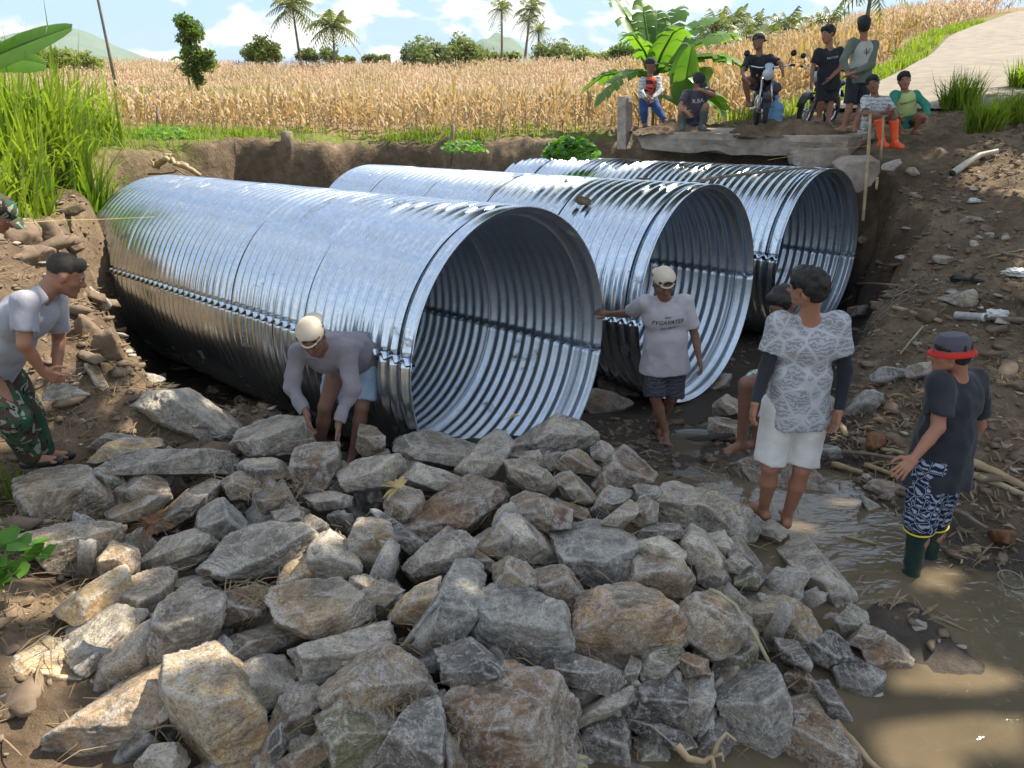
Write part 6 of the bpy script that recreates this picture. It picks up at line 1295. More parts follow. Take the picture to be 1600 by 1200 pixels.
P('squatting man in a lime shirt with teal sleeves beside the grass tufts', dict(head=(1413,126,12.3), shR=(1398,148,12.3), shL=(1430,148,12.3), elR=(1391,168,12.1), wrR=(1402,180,11.95), elL=(1448,166,12.15), wrL=(1448,184,11.95),
  hipR=(1404,190,12.4), hipL=(1422,190,12.4), knR=(1396,180,12.0), knL=(1441,182,12.0), anR=(1408,203,12.15), anL=(1430,203,12.15)), s=.98, face=(-.3, -.95, -.05), shirt='green_long', hem=.06, sleeve=1.9, vestc='lime', pants='black_tee', plen=1., skin='skin', hair='hair', h=.019, hh=.007, hs=1.12, footR=(-.2, -1, 0), footL=(.3, -1, 0),
  print=lambda b, B: shirt_text(b, B, [('SEMANGAT', .045, .01)], 'ink', part='vest'))
P('man in a dark t-shirt sitting on the parked motorcycle', dict(head=(1185,66,13.55), shR=(1170,92,13.5), shL=(1203,90,13.5), elR=(1160,112,13.3), wrR=(1166,124,13.1), elL=(1220,100,13.3), wrL=(1223,112,13.05),
  hipR=(1180,132,13.6), hipL=(1198,132,13.6), knR=(1164,122,13.2), knL=(1212,138,13.25), anR=(1170,160,13.3), anL=(1212,176,13.5)), s=.97, face=(-.75, -.6, -.15), shirt='black_tee', hem=.05, sleeve=.75, pants='grey_hat', plen=1.05, skin='skin_dark', hair=None, cap=('dark_cap', 'back'), h=.02, hh=.007, hs=1.14, footR=(0, -1, 0), footL=(0, -1, 0))
P('squatting man in a cap and grey boots resting his face on one hand', dict(head=(1092,128,12.75), shR=(1072,146,12.85), shL=(1105,144,12.85), elR=(1063,166,12.6), wrR=(1074,176,12.4), elL=(1115,148,12.55), wrL=(1099,142,12.5),
  hipR=(1079,186,12.95), hipL=(1096,186,12.95), knR=(1065,172,12.55), knL=(1103,166,12.5), anR=(1067,195,12.6), anL=(1096,196,12.6)), s=.97, face=(.35, -.85, -.35), shirt='grey_hat', hem=.05, sleeve=.75, pants='navy', plen=1.05, skin='skin', hair='hair_short', cap=('dark_cap', 'front'), h=.02, hh=.007, hs=1.14, boots='grey_boot', booth=.85, footR=(-.2, -1, 0), footL=(.1, -1, 0),
  print=lambda b, B: shirt_text(b, B, [('R.BA', .09, -.02)], 'whiteink'))
P('man in a maroon and orange vest leaning against a post, hands in his lap', dict(head=(1017,102,13.9), shR=(1004,126,13.9), shL=(1028,124,13.95), elR=(1001,144,13.75), wrR=(1010,154,13.6), elL=(1031,143,13.8), wrL=(1018,156,13.6),
  hipR=(1006,158,13.9), hipL=(1020,157,13.95), knR=(1006,176,13.75), knL=(1028,172,13.75), anR=(1007,192,13.75), anL=(1038,186,13.6)), s=.86, face=(.75, -.65, -.05), shirt='stripe', hem=.04, sleeve=1.9, vestc='orange_vest', pants='blue_pants', plen=1.95, pname='trousers', skin='skin_dark', hair=None, cap=('dark_cap', 'front'), h=.02, hh=.007, hs=1.14, shoes='black', footR=(0, -1, 0), footL=(.4, -1, 0))
M['clod'] = simple('dry_clod', (.2, .15, .105), (.13, .09, .06), 6, .95, bump=.8, bdist=.01); M['pebble'] = simple('pebble', (.42, .38, .33), (.24, .2, .17), 3, .9)
# ------------------------------------------------------------------ small things
def stick(pts, r, mat, label, cat, name, parent=None, group=None, seg=8, tw=0.):
    P_ = [np.array(p, float) for p in pts]; Q = []; m = max(2, 3*(len(P_)-1)); g = np.random.RandomState(int(abs(P_[0][0]*100)) % 999)
    for i in range(m+1):
        t = i/m*(len(P_)-1); k = min(int(t), len(P_)-2); f = t-k; Q.append(P_[k]*(1-f)+P_[k+1]*f+(g.randn(3)*tw if 0 < i < m else 0))
    rr = list(r) if not np.isscalar(r) else [r, r]; R2 = [rr[0]+(rr[1]-rr[0])*i/m for i in range(m+1)]
    R2 = [x*(1+g.uniform(-.1, .1)) for x in R2]
    return tag(MB().tube(Q, R2, seg).build(name, M[mat], parent), label, cat, group)
def on(px, py, dz=0.):             # the point of the ground seen at this place in the photograph
    D = np.arange(1.5, 40, .03); P_ = np.array([pix(px, py, d) for d in D[::8]]); g_ = ground(P_[:, 0], P_[:, 1]); k = np.argmax(P_[:, 2] <= g_); k = k if P_[k, 2] <= g_[k] else len(P_)-1
    Q = np.array([pix(px, py, d) for d in np.linspace(D[::8][max(k-1, 0)], D[::8][k], 9)]); g2 = ground(Q[:, 0], Q[:, 1]); j = np.argmax(Q[:, 2] <= g2+1e-6); return np.array([Q[j, 0], Q[j, 1], g2[j]+dz])
def rockball(c, r, scl, tint, label, cat, seed, name='stone', mat='rock', lvl=4, group=None):
    g = np.random.RandomState(seed); pn = [unit(g.randn(3)) for _ in range(13)]; ph = [g.uniform(.6, 1.) for _ in range(13)]
    P_, F_ = rockshape(pn, ph, lvl, seed, np.array(scl, float)*r, 1., 22); a = g.uniform(-.4, .4); Rz = np.array([[math.cos(a), -math.sin(a), 0], [math.sin(a), math.cos(a), 0], [0, 0, 1]])
    o = mesh_np(name, P_@Rz.T+np.array(c), F_, M[mat], origin=np.array(c)); t = TINT[tint]; o.color = (*t, 1); return tag(o, label, cat, group)
# broken slab pieces at the right end of the bridge slab
def poly3(poly, D, tint, label, cat, name, seed, ridge=.7, thick=.5, mat=None):
    o = poly_rock(poly, tint, label, ridge, D=D, seed=seed, thick=thick, name=name, group=None); o['category'] = cat
    if 'group' in o: del o['group']
    if mat: o.data.materials.clear(); o.data.materials.append(M[mat])
    return o
def prism(poly, D, depth, label, name='broken_slab', seed=0, tilt=.12):
    bm = bmesh.new(); f = [bm.verts.new(pix(x, y, D)) for x, y in poly]; b_ = [bm.verts.new(pix(x, y, D)+np.array([.15*depth, depth, tilt*depth])) for x, y in poly]; n = len(poly)
    bm.faces.new(f); bm.faces.new(b_[::-1])
    for i in range(n): bm.faces.new([f[i], f[(i+1) % n], b_[(i+1) % n], b_[i]])
    bmesh.ops.recalc_face_normals(bm, faces=bm.faces); bmesh.ops.bevel(bm, geom=bm.edges[:], offset=.025, segments=2, affect='EDGES', profile=.6); bmesh.ops.subdivide_edges(bm, edges=bm.edges[:], cuts=3, use_grid_fill=True); bmesh.ops.triangulate(bm, faces=bm.faces[:])
    V = np.array([v.co[:] for v in bm.verts]); F = np.array([[v.index for v in f_.verts] for f_ in bm.faces]); bm.free(); V = V+.018*np.stack([fbm(V*5, 3, seed), fbm(V*5+9, 3, seed+1), fbm(V*5+20, 3, seed+2)], -1)
    return tag(mesh_np(name, V, F, M['concrete'], smooth=False, origin=V.mean(0)), label, 'concrete block')
prism([(1240,240), (1250,234), (1328,231), (1329,246), (1308,262), (1250,263), (1241,258)], 11.85, .5, 'broken concrete block hanging under the right end of the bridge slab', seed=3, tilt=-.05)
prism([(1311,266), (1326,255), (1375,252), (1376,270), (1362,290), (1340,303), (1326,300)], 11.2, .5, 'broken concrete chunk between the slab end and the wooden stakes', seed=4)
poly3([(1375,262),(1385,248),(1400,247),(1406,256),(1395,266)], 10.9, 'light', 'pale stone just right of the thin wooden stake', 'stone', 'stone', 5)
# dirt heap on the slab
hx_ = pix(1235, 195, 12.9); xs = np.linspace(-1, 1, 46); X_, Y_ = np.meshgrid(xs, xs); rr_ = np.sqrt(X_**2+Y_**2)
Hh = np.clip(1-rr_**2, -.2, 1)*(.20+.08*fbm(np.stack([X_*3, Y_*3, X_*0], -1), 4, 3))+.05*np.abs(fbm(np.stack([X_*8, Y_*8, X_*0], -1), 3, 5))-.03
ii = np.arange(46*46).reshape(46, 46); tag(mesh_np('dirt_heap', np.stack([hx_[0]+X_*1.0, hx_[1]+Y_*.55, SLZ+Hh], -1).reshape(-1, 3), np.stack([ii[:-1, :-1], ii[:-1, 1:], ii[1:, 1:], ii[1:, :-1]], -1).reshape(-1, 4), M['earth'], origin=np.array([hx_[0], hx_[1], SLZ])), 'low heap of dark loose soil on the bridge slab', 'dirt heap')
hx_ = pix(1050, 190, 13.5); Hh = np.clip(1-rr_**2, -.2, 1)*(.13+.06*fbm(np.stack([X_*3, Y_*3, X_*0+4], -1), 4, 3))+.04*np.abs(fbm(np.stack([X_*8, Y_*8, X_*0+4], -1), 3, 5))-.03
tag(mesh_np('dirt_heap', np.stack([hx_[0]+X_*.7, hx_[1]+Y_*.4, SLZ+Hh], -1).reshape(-1, 3), np.stack([ii[:-1, :-1], ii[:-1, 1:], ii[1:, 1:], ii[1:, :-1]], -1).reshape(-1, 4), M['earth'], origin=np.array([hx_[0], hx_[1], SLZ])), 'flat spread of grey soil beside the squatting man in the cap', 'dirt heap')
# water jug
jb = pix(1210, 185, 13.0); jb[2] = SLZ+.12
k = NT('blue_clear_plastic', .12, 0, .5); k.color((.25, .5, .72)); k.b.inputs['Transmission Weight'].default_value = .55; k.b.inputs['IOR'].default_value = 1.25; M['jug'] = k.m
M['cap_blue'] = simple('blue_cap', (.1, .35, .65), rough=.4)
rt_ = empty('water_jug', jb); tag(rt_, 'blue transparent water jug on the slab in front of the motorcycle', 'water jug')
MB().lathe(jb, [(0, 0), (.125, .0), (.135, .02), (.135, .09), (.128, .10), (.135, .115), (.135, .19), (.128, .20), (.135, .215), (.135, .28), (.11, .33), (.05, .37), (.03, .385), (.03, .43), (0, .43)], seg=32).build('bottle', M['jug'], rt_)
MB().lathe(jb+[0, 0, .415], [(.034, 0), (.036, .045), (0, .05)], seg=16).build('cap', M['cap_blue'], rt_)
# posts
pb = pix(975, 205, 13.9); z0 = gz(pb[0], pb[1])
def post(px_, pyt, pyb, D, wpx, mat, label, cat='post', name='fence_post', r4=True, lean=0.):
    b_ = pix(px_, pyb, D); t_ = pix(px_+lean, pyt, D); w_ = wpx*D/FPX*.5; mb = MB(); dz = unit(t_-b_); ax = np.stack([np.cross([0, 1., 0], dz)*-1, np.array([0, 1., 0]), dz]); c = (b_+t_)/2
    n = 6; 
    for i in range(1): mb.tube([b_-dz*.3, b_*.5+t_*.5+[.004, 0, 0], t_], [w_*1.2, w_*1.15, w_*1.1], 4 if r4 else 9)
    return tag(mb.build(name, M[mat], None, not r4), label, cat)
post(976, 150, 205, 13.9, 19, 'concrete', 'thick weathered post at the left end of the bridge slab')
post(1011, 165, 200, 14.2, 10, 'concrete', 'low post the man in the maroon vest leans on', lean=1)
post(448, 205, 230, 14.6, 15, 'wood', 'weathered tree stump at the edge of the dug pit behind the pipes', 'stump', 'tree_stump', False)
post(246, 165, 215, 16.5, 4, 'wood', 'thin dead twig standing in the grass behind the near pipe', 'stick', 'dead_twig', False)
post(704, 195, 235, 14.9, 5, 'wood', 'thin broken stick at the pit edge left of the low pale weed', 'stick', 'dead_twig', False, 4)
stick([pix(1360, 178, 11.3), pix(1356, 250, 11.1), pix(1348, 345, 10.8)], (.022, .026), 'palewood', 'long pale wooden stake, left of the two near the orange boots', 'stake', 'wooden_stake')
stick([pix(1381, 182, 11.2), pix(1376, 250, 11.1)], (.014, .018), 'palewood', 'thin short wooden stake in front of the orange boots', 'stake', 'wooden_stake')
stick([pix(1371, 277, 10.9), pix(1369, 296, 10.8)], (.018, .02), 'palewood', 'stub of a stake sticking out of the dirt below the thin stake', 'stake', 'wooden_stake')
stick([pix(1061, 291, 8.9), pix(1120, 277, 9.4), pix(1200, 268, 10.0), pix(1260, 262, 10.5), pix(1300, 266, 10.8)], (.022, .012), 'wood', 'long thin bent pole lying across the middle and far pipes', 'pole', 'wooden_pole')
stick([pix(1200, 250, 11.0), pix(1290, 235, 11.4), pix(1356, 228, 11.15)], .0028, 'string', 'thin string tied between the stake and the slab', 'string', 'string_line')
stick([pix(0, 352, 5.6), pix(90, 344, 6.6), pix(150, 343, 7.6), pix(280, 337, 9.2)], .0025, 'string', 'thin yellow string stretched from the left bank over the near pipe', 'string', 'string_line')
# driftwood log behind the near pipe
dw = [pix(246, 262, 12.3), pix(262, 250, 12.2), pix(275, 255, 12.0), pix(295, 265, 11.8), pix(312, 274, 11.7)]
dr_ = empty('driftwood', dw[2]); tag(dr_, 'gnarled piece of driftwood on the bank edge behind the near pipe', 'driftwood')
for nm, pts, r0_, r1_ in (('stem', [dw[0], dw[1]+[0, 0, .03], dw[2], dw[3]+[0, 0, .02], dw[4]], .05, .03), ('branch', [dw[0], pix(238, 252, 12.4), pix(243, 245, 12.4)], .035, .01), ('branch', [dw[1], pix(258, 243, 12.2), pix(268, 240, 12.3)], .03, .008), ('branch', [dw[2], pix(285, 255, 12.1), pix(300, 262, 12.)], .03, .012)):
    g3 = np.random.RandomState(len(pts)); Q = []
    for a_, b_ in zip(pts[:-1], pts[1:]):
        for t_ in (0, .33, .66): Q.append(np.array(a_)*(1-t_)+np.array(b_)*t_+g3.randn(3)*.018)
    Q.append(np.array(pts[-1])); MB().tube(Q, [max(.006, (r0_+(r1_-r0_)*i/len(Q))*g3.uniform(.7, 1.3)) for i in range(len(Q))], 8).build(nm, M['palewood'], dr_)
stick([pix(232, 272, 11.9), pix(270, 268, 11.7), pix(300, 276, 11.5)], (.02, .008), 'root', 'thin branch lying below the gnarled driftwood', 'branch', 'dead_branch', tw=.02)
# bent plastic pipe on the bank
a_ = on(1487, 277, .05); b_ = on(1527, 256, .09); c_ = on(1556, 248, .09)
bp = empty('plastic_pipe', a_); tag(bp, 'bent pale plastic pipe, a black plug painting the shade in its open end, on the dirt slope', 'plastic pipe')
MB().tube([a_, (a_+b_)/2+[0, 0, .01], b_, c_], [.052, .048, .043, .040], 14, False).build('tube', M['pvc'], bp)
dd_ = unit(a_-b_); MB().tube([a_+dd_*-.02, a_+dd_*.012], [.040, .046], 14).build('opening', M['black'], bp)  # solid black plug in the tube mouth, painting the shade inside it
# things on the right bank
def bag(px_, py_, w_, h_, label, seed, mat='white'):
    c = on(px_, py_, .03); g = np.random.RandomState(seed); D_, F_ = ico(5); n = np.abs(fbm(D_*3, 3, seed))*.45+.25*vnoise(D_*1.5, seed); P_ = D_*np.array([w_, w_*.6, h_])*(1+n)[:, None]; P_[:, 2] = np.maximum(P_[:, 2], -h_*.4); o = mesh_np('plastic_bag', P_+c, F_, M[mat], origin=c); return tag(o, label, 'plastic bag')
bag(1560, 498, .11, .05, 'crumpled pale plastic bag beside the printed white tube', 1); bag(1590, 432, .13, .05, 'white plastic bag at the right edge of the slope', 2); bag(1521, 318, .07, .035, 'small white plastic scrap high on the dirt slope', 5)
c = on(1512, 443, .04); rt_ = empty('rubber_sandal', c); tag(rt_, 'muddy black sandal lying on the straw of the right slope', 'sandal')
D_, F_ = ico(4); P_ = D_*np.array([.17, .055, .02]); P_[:, 1] *= 1-.25*np.cos(P_[:, 0]*14); a = -.5; Rz = np.array([[math.cos(a), -math.sin(a), 0], [math.sin(a), math.cos(a), 0], [0, 0, 1]]); mesh_np('sole', P_@Rz.T+c, F_, M['rubber'], rt_, origin=c)
MB().tube([c+Rz@np.array([.02, -.05, .01]), c+Rz@np.array([.04, -.02, .06]), c+Rz@np.array([.05, .02, .06]), c+Rz@np.array([.03, .05, .01])], [.018]*4, 8).build('strap', M['rubber'], rt_)
rockball(on(1497, 438, .03), .1, (1, .6, .35), 'dark', 'crumpled dark cloth beside the muddy sandal', 'cloth', 6, 'dark_cloth', 'rubber')
a_ = on(1490, 505, .06); b_ = on(1543, 508, .06); rt_ = empty('plastic_tube', a_); tag(rt_, 'white plastic tube printed with small blue letters behind the grey hat', 'plastic tube')
MB().lathe(a_, [(0, 0), (.042, 0), (.042, .27), (.047, .27), (.047, .29), (.03, .29)], unit(b_-a_), 20).build('tube', M['white'], rt_)
m = MB()
for i in range(9): m.box(a_+unit(b_-a_)*(.05+.021*i)+np.array([0, -.030, .032]), (.006, .0012, .009), np.stack([unit(b_-a_), unit(np.cross([1, 0, 0], [0, -.7, .7])), np.array([0, -.7, .7])]))
stick([on(1545, 505, .05), on(1600, 508, .05)], (.022, .03), 'wood', 'dark stick lying behind the white tube', 'stick', 'stick')
for i, (x0, y0, x1, y1, r_, mt, lb) in enumerate([
 (1395, 488, 1470, 508, .03, 'palewood', 'pale split board lying left of the grey hat'), (1335, 453, 1400, 452, .018, 'root', 'reddish straight stick at the pit corner by the far pipe'), (1560, 400, 1600, 412, .02, 'wood', 'dark stick at the right edge below the pebbles'),
 (1290, 640, 1320, 690, .035, 'palewood', 'pale peeled log standing behind the right hand of the man in white shorts'), (1510, 730, 1600, 770, .035, 'palewood', 'pale split log running to the right edge behind the black shirt'), (1505, 748, 1600, 782, .03, 'bamboo', 'green bamboo pole below the pale split log'),
 (1300, 712, 1400, 725, .02, 'wood', 'dark twig among the flood litter'), (1375, 712, 1410, 716, .02, 'bamboo', 'short yellow bamboo piece right of the coconut'), (1480, 800, 1540, 835, .018, 'wood', 'dark branch on the litter beside the dark green boots'),
 (1395, 470, 1460, 440, .01, 'straw', 'thin straw stalk low on the slope'), (1540, 410, 1600, 395, .012, 'palewood', 'pale thin stick crossing the dark one at the right edge'), (1440, 520, 1405, 560, .012, 'bamboo', 'thin dry cane leaning on the wire mesh'), (1330, 470, 1290, 500, .014, 'root', 'root sticking out at the pit corner'), (1300, 735, 1345, 745, .028, 'palewood', 'splintered wood chunk on the litter by the water'), (1350, 738, 1400, 752, .022, 'palewood', 'second splintered wood chunk nearer the black t-shirt')]):
    stick([on(x0, y0, .04), (on(x0, y0, .04)+on(x1, y1, .04))/2+[0, 0, .01], on(x1, y1, .04)], (r_, r_*.7), mt, lb, 'stick', 'log' if r_ > .025 else 'stick', tw=r_*.12)
c = on(1367, 706, .06); rockball(c, .085, (1.1, .9, .85), 'brown', 'brown coconut half lying on the flood litter', 'coconut', 8, 'coconut', 'fibre'); c = on(1562, 850, .05); rockball(c, .085, (1.1, .9, .85), 'brown', 'dark coconut lying by the pale wood piece', 'coconut', 9, 'coconut', 'fibre')
for i, (px_, py_, r_, sc3, tn, lb) in enumerate([(1348, 640, .16, (1, .8, .9), 'dark', 'dark round boulder on the slope right of the man in white shorts'), (1300, 650, .12, (.9, .7, 1.3), 'warm', 'pale upright stone touching the right hand of the man in white shorts'), (1290, 715, .13, (1.1, .7, .7), 'dark', 'dark stone behind the white shorts'), (1382, 600, .15, (1.2, .7, .8), 'dark', 'dark stone under the wire mesh, left'), (1440, 590, .15, (1.1, .7, .8), 'warm', 'stone under the wire mesh, right'), (1345, 490, .2, (1.4, .8, .5), 'brown', 'flat brown stone at the lower pit corner'),
 (1470, 410, .13, (1.3, .8, .5), 'warm', 'half buried stone in the middle of the dirt slope'), (1520, 345, .1, (1.3, .8, .5), 'brown', 'small half buried stone on the dirt slope'), (1505, 475, .13, (1.2, .8, .7), 'warm', 'rounded stone above the white tube'), (1425, 270, .09, (1.2, .8, .7), 'light', 'pale stone in the dirt right of the stakes'), (1345, 395, .09, (1, .8, .8), 'brown', 'stone stuck in the pit wall beside the far pipe'), (1335, 785, .09, (1.3, .9, .6), 'grey', 'small wet stone at the water edge behind the boots man'), (1362, 800, .07, (1.1, .9, .7), 'tan', 'yellowish wet cobble at the water edge'), (1385, 770, .12, (1.5, .9, .5), 'brown', 'flat muddy stone left of the printed shorts'),
 (1120, 605, .12, (1.2, .8, .6), 'warm', 'pale stone in the mud by the middle pipe'), (940, 640, .25, (1.3, .6, .7), 'brown', 'long muddy block under the right lip of the near pipe'), (965, 618, .18, (1.6, .6, .6), 'brown', 'muddy ledge stone behind the man leaning on the pipe'), (1520, 380, .05, (1, 1, .7), 'light', 'white pebble on the slope, left of three'), (1545, 370, .05, (1, 1, .7), 'light', 'white pebble on the slope, middle of three'), (1570, 374, .05, (1, 1, .7), 'light', 'white pebble on the slope, right of three')]):
    rockball(on(px_, py_, r_*sc3[2]*.3), r_, sc3, tn, lb, 'stone', 100+i)
# left bank masonry and rocks
for i, (px_, py_, r_, sc3, tn, lb) in enumerate([(70, 362, .24, (1.2, .8, .7), 'brown', 'rough dusty boulder on top of the left bank'), (28, 372, .25, (1.1, .8, .8), 'warm', 'dusty boulder behind the soldier in the cap'), (108, 385, .16, (1.2, .8, .7), 'tan', 'small tan block right of the rough dusty boulder'), (60, 400, .16, (1, .8, .8), 'brown', 'brown block below the rough dusty boulder'), (70, 345, .14, (1.6, .8, .5), 'brown', 'flat stone in the grass at the top of the left bank'), (122, 470, .13, (.8, .7, 1.), 'warm', 'stone in the bank just right of the stooping soldier\'s face'), (130, 520, .16, (.6, .6, 1.6), 'tan', 'tall tan stone standing in the bank face'), (160, 545, .17, (.7, .6, 1.3), 'brown', 'brown stone lower in the bank face'), (150, 470, .14, (.9, .6, 1.1), 'grey', 'grey stone in the bank face beside the pipe end'), (148, 588, .1, (.8, .8, 1.), 'cream', 'sunlit stone at the foot of the bank face'), (105, 330, .12, (1.6, .8, .5), 'tan', 'flat tan stone at the grass edge of the left bank'),
 (235, 598, .12, (1.3, .8, .6), 'grey', 'grey stone left of the big tilted slab by the pipe'), (330, 610, .13, (1, .8, .8), 'dark', 'dark stone under the near pipe, left'), (380, 625, .12, (1.2, .8, .8), 'dark', 'dark stone under the near pipe, middle'), (425, 640, .12, (1, .8, .9), 'grey', 'stone at the near pipe behind the hoodie man\'s hand'), (275, 575, .12, (1.4, .8, .6), 'dark', 'dark stone deep below the near pipe')]):
    rockball(on(px_, py_, -r_*.15), r_*.85, sc3, tn, lb, 'stone', 200+i, mat='rock' if tn in ('grey', 'dark', 'light', 'cream') else 'clod')
# mud clod on the middle pipe, on the far pipe
c = pix(909, 317, 8.35); o = rockball(c+np.array([0, 0, .02]), .085, (1.1, .8, .6), 'brown', 'clod of brown mud stuck on top of the middle pipe', 'mud clod', 12, 'mud_clod', 'earth'); o = rockball(pix(1003, 279, 9.7), .05, (1.6, .8, .4), 'brown', 'small clod of mud between the middle and far pipes', 'mud clod', 13, 'mud_clod', 'earth')
# wire mesh
def wiremesh(px0, py0, nx__, ny__, label):
    c0 = on(px0, py0, .12); k_ = .055; mb = MB(); done = set(); n = 0
    def q(u_, v_): x = c0[0]+u_*k_; y = c0[1]-v_*k_*.7; z = c0[2]-v_*k_*.55+.03*math.sin(u_*.9)+.02*math.sin(v_*1.7+u_*.4); return np.array([x, y, max(z, gz(x, y)+.02)])
    for j in range(ny__):
        for i in range(nx__):
            cx = i*1.75+(j % 2)*.875; cy = j*1.5; h_ = [(cx+math.cos(t)*1., cy+math.sin(t)*1.) for t in [math.pi/6+math.pi/3*m for m in range(6)]]
            for a, b in ((0, 1), (1, 2), (2, 3)):
                mb.tube([q(*h_[a]), q(*h_[b])], .0035, 4, False)
    return tag(mb.build('wire_mesh', M['wire'], None), label, 'wire mesh')
wiremesh(1345, 530, 9, 5, 'rusty hexagonal gabion wire mesh over dark stones on the right slope')
# hanging roots
g = np.random.RandomState(8); mb = MB()
for i in range(24):
    p_ = on(g.uniform(1480, 1600), g.uniform(540, 600), .02); q_ = [p_]; 
    for j in range(5): q_.append(q_[-1]+np.array([g.uniform(-.06, .06), -.05, -.05+g.uniform(-.03, .03)]))
    for k_ in range(len(q_)): q_[k_][2] = max(q_[k_][2], gz(q_[k_][0], q_[k_][1])+.015)
    mb.tube(q_, [.004]*5+[.002], 4, False)
tag(mb.build('dry_roots', M['root'], None), 'tangle of thin dry roots hanging down the right slope', 'roots', None, 'stuff')
def litter(pts, L0, L1, wd, mat, label, seed, name='straw_litter', up=.3):
    g = np.random.RandomState(seed); n = len(pts); a = g.uniform(0, 6.28, n); el = g.uniform(-.1, up, n); l_ = g.uniform(L0, L1, n)/2; d = np.column_stack([np.cos(a)*np.cos(el), np.sin(a)*np.cos(el), np.sin(el)]); s_ = np.column_stack([-np.sin(a), np.cos(a), g.uniform(-.8, .8, n)])*wd*g.uniform(.5, 1.3, n)[:, None]
    c = pts+np.array([0, 0, .02])+np.column_stack([np.zeros((n, 2)), np.abs(np.sin(el))*l_]); b = np.column_stack([np.zeros((n, 2)), g.uniform(0, .03, n)])
    V = np.stack([c-d*l_[:, None]-s_*.5, c-d*l_[:, None]+s_*.5, c+b+s_, c+b-s_, c+d*l_[:, None]+s_*.3, c+d*l_[:, None]-s_*.3], 1).reshape(-1, 3); o_ = (np.arange(n)*6)[:, None]; F = np.concatenate([o_+np.array([[0, 1, 2, 3]]), o_+np.array([[3, 2, 4, 5]])]); return stuff(name, V, F, M[mat], label, 'straw litter')
# stalks, husks and sticks on the pile
def top(px_, py_, dz=.10): return pile_hit(px_, py_, dz)
stick([top(1108, 922, .16), top(1150, 945, .2), top(1175, 985, .2), top(1206, 1043, .12)], (.013, .009), 'bamboo', 'dry yellow stalk lying over the stones at the right of the pile', 'stalk', 'dry_stalk', tw=.004)
stick([pixz(1305, 1128, .52), pixz(1345, 1172, .50), pixz(1392, 1215, .46)], (.02, .012), 'palewood', 'splintered orange stick sticking out over the muddy water', 'stick', 'stick', tw=.006)
rt0 = top(1060, 1170, .22); rr0 = empty('torn_root', rt0); tag(rr0, 'torn pale root with forked ends on the stones at the bottom', 'root')
for nm, pts, r_ in (('stem', [(1058, 1165), (1075, 1185), (1100, 1190), (1115, 1180)], .02), ('branch', [(1115, 1180), (1122, 1160), (1135, 1145), (1150, 1158)], .013), ('branch', [(1110, 1183), (1128, 1178), (1130, 1190)], .01), ('branch', [(1112, 1180), (1116, 1200), (1112, 1212)], .012)):
    MB().tube([top(a, b, .2) for a, b in pts], [r_*(1-.18*i) for i in range(len(pts))], 7).build(nm, M['palewood'], rr0)
def husk(px_, py_, n, L_, label, seed, mat='husk', D=None, dz=.18, cat='husk', name='corn_husk', sp=1.6, wd=.022):
    c = top(px_, py_, dz) if D is None else pix(px_, py_, D); g = np.random.RandomState(seed); V = []; F = []; a0 = g.uniform(0, 6.28)
    for i in range(n):
        a = a0+g.uniform(-sp, sp); d = np.array([math.cos(a), math.sin(a), 0]); s_ = np.array([-d[1], d[0], .3]); l_ = L_*g.uniform(.5, 1.1); n0 = len(V); cu = g.uniform(.2, .9)
        for k_ in range(6):
            t = k_/5; p_ = c+d*l_*t+np.array([0, 0, l_*(.35*t-.8*cu*t*t)]); w_ = wd*(1-t**2)*(.7+.6*t)+.002; V += [p_-s_*w_, p_+s_*w_]
        F += [[n0+2*k_, n0+2*k_+1, n0+2*k_+3, n0+2*k_+2] for k_ in range(5)]
    return tag(mesh_np(name, V, np.array(F), M[mat], origin=c), label, cat)
husk(622, 762, 16, .15, 'dried yellow corn husk draped on a stone in the middle of the pile', 2); husk(815, 650, 9, .2, 'yellowing grass leaves lying on the stones in the near pipe\'s mouth', 3, 'bamboo', None, .2, 'leaves', 'dry_leaves', .5, .01)
husk(235, 818, 60, .13, 'dark fuzzy coconut fibre husk between the stones on the left', 4, 'fibre', None, .10, 'coconut husk', 'coconut_husk', 3.1, .007); husk(1058, 968, 10, .05, 'small pale wood shavings between two stones', 5, 'husk', None, .12, 'wood chips', 'wood_chips', 3, .006); husk(585, 840, 24, .12, 'handful of straw on the weathered block left of centre', 6, 'straw', None, .2, 'straw', 'dry_straw', 2, .004)
husk(880, 1190, 14, .14, 'dark green corn leaves stuck between stones at the bottom', 7, 'bamboo', None, .05, 'leaves', 'dry_leaves', .8, .012)
for i, (px_, py_, n_, lb) in enumerate([(400, 935, 90, 'dry straw scattered on the dusty slab left of the broad tan slab'), (430, 770, 110, 'dry twigs and straw left of the oblong grey stone'), (620, 1110, 60, 'muddy straw caught on the mottled brown stone'), (1135, 770, 40, 'dead leaf scraps beside the massive grey block')]):
    q_ = np.array([top(px_+g.randn()*26, py_+g.randn()*13, .10+.05*g.rand()) for _ in range(n_)]); litter(q_, .04, .2, .003, 'straw', lb, 80+i, 'dry_straw', .5)
c = pixz(1515, 890, .46); o = poly3([(1505,835),(1527,838),(1530,870),(1513,885),(1506,870)], 4.15, 'cream', 'pale weathered wood piece standing at the water edge behind the boots', 'wood piece', 'wood_piece', 9, .5, .35, 'palewood')
MB_ = MB().torus(pixz(1580, 905, .45), (0, -.2, 1), .075, .004); tag(MB_.build('wire_ring', M['wire'], None, origin=pixz(1580, 905, .45)), 'thin metal ring floating at the right edge of the water', 'ring')
rockball(pixz(1090, 686, .36), .07, (1.6, .6, .3), 'dark', 'black shoe sunk in the mud right of the leaning man\'s feet', 'shoe', 33, 'muddy_shoe', 'rubber')
stick([pixz(1320, 838, .44), pixz(1370, 850, .44)], .008, 'bamboo', 'thin cane floating near the diagonal boulder', 'cane', 'cane')
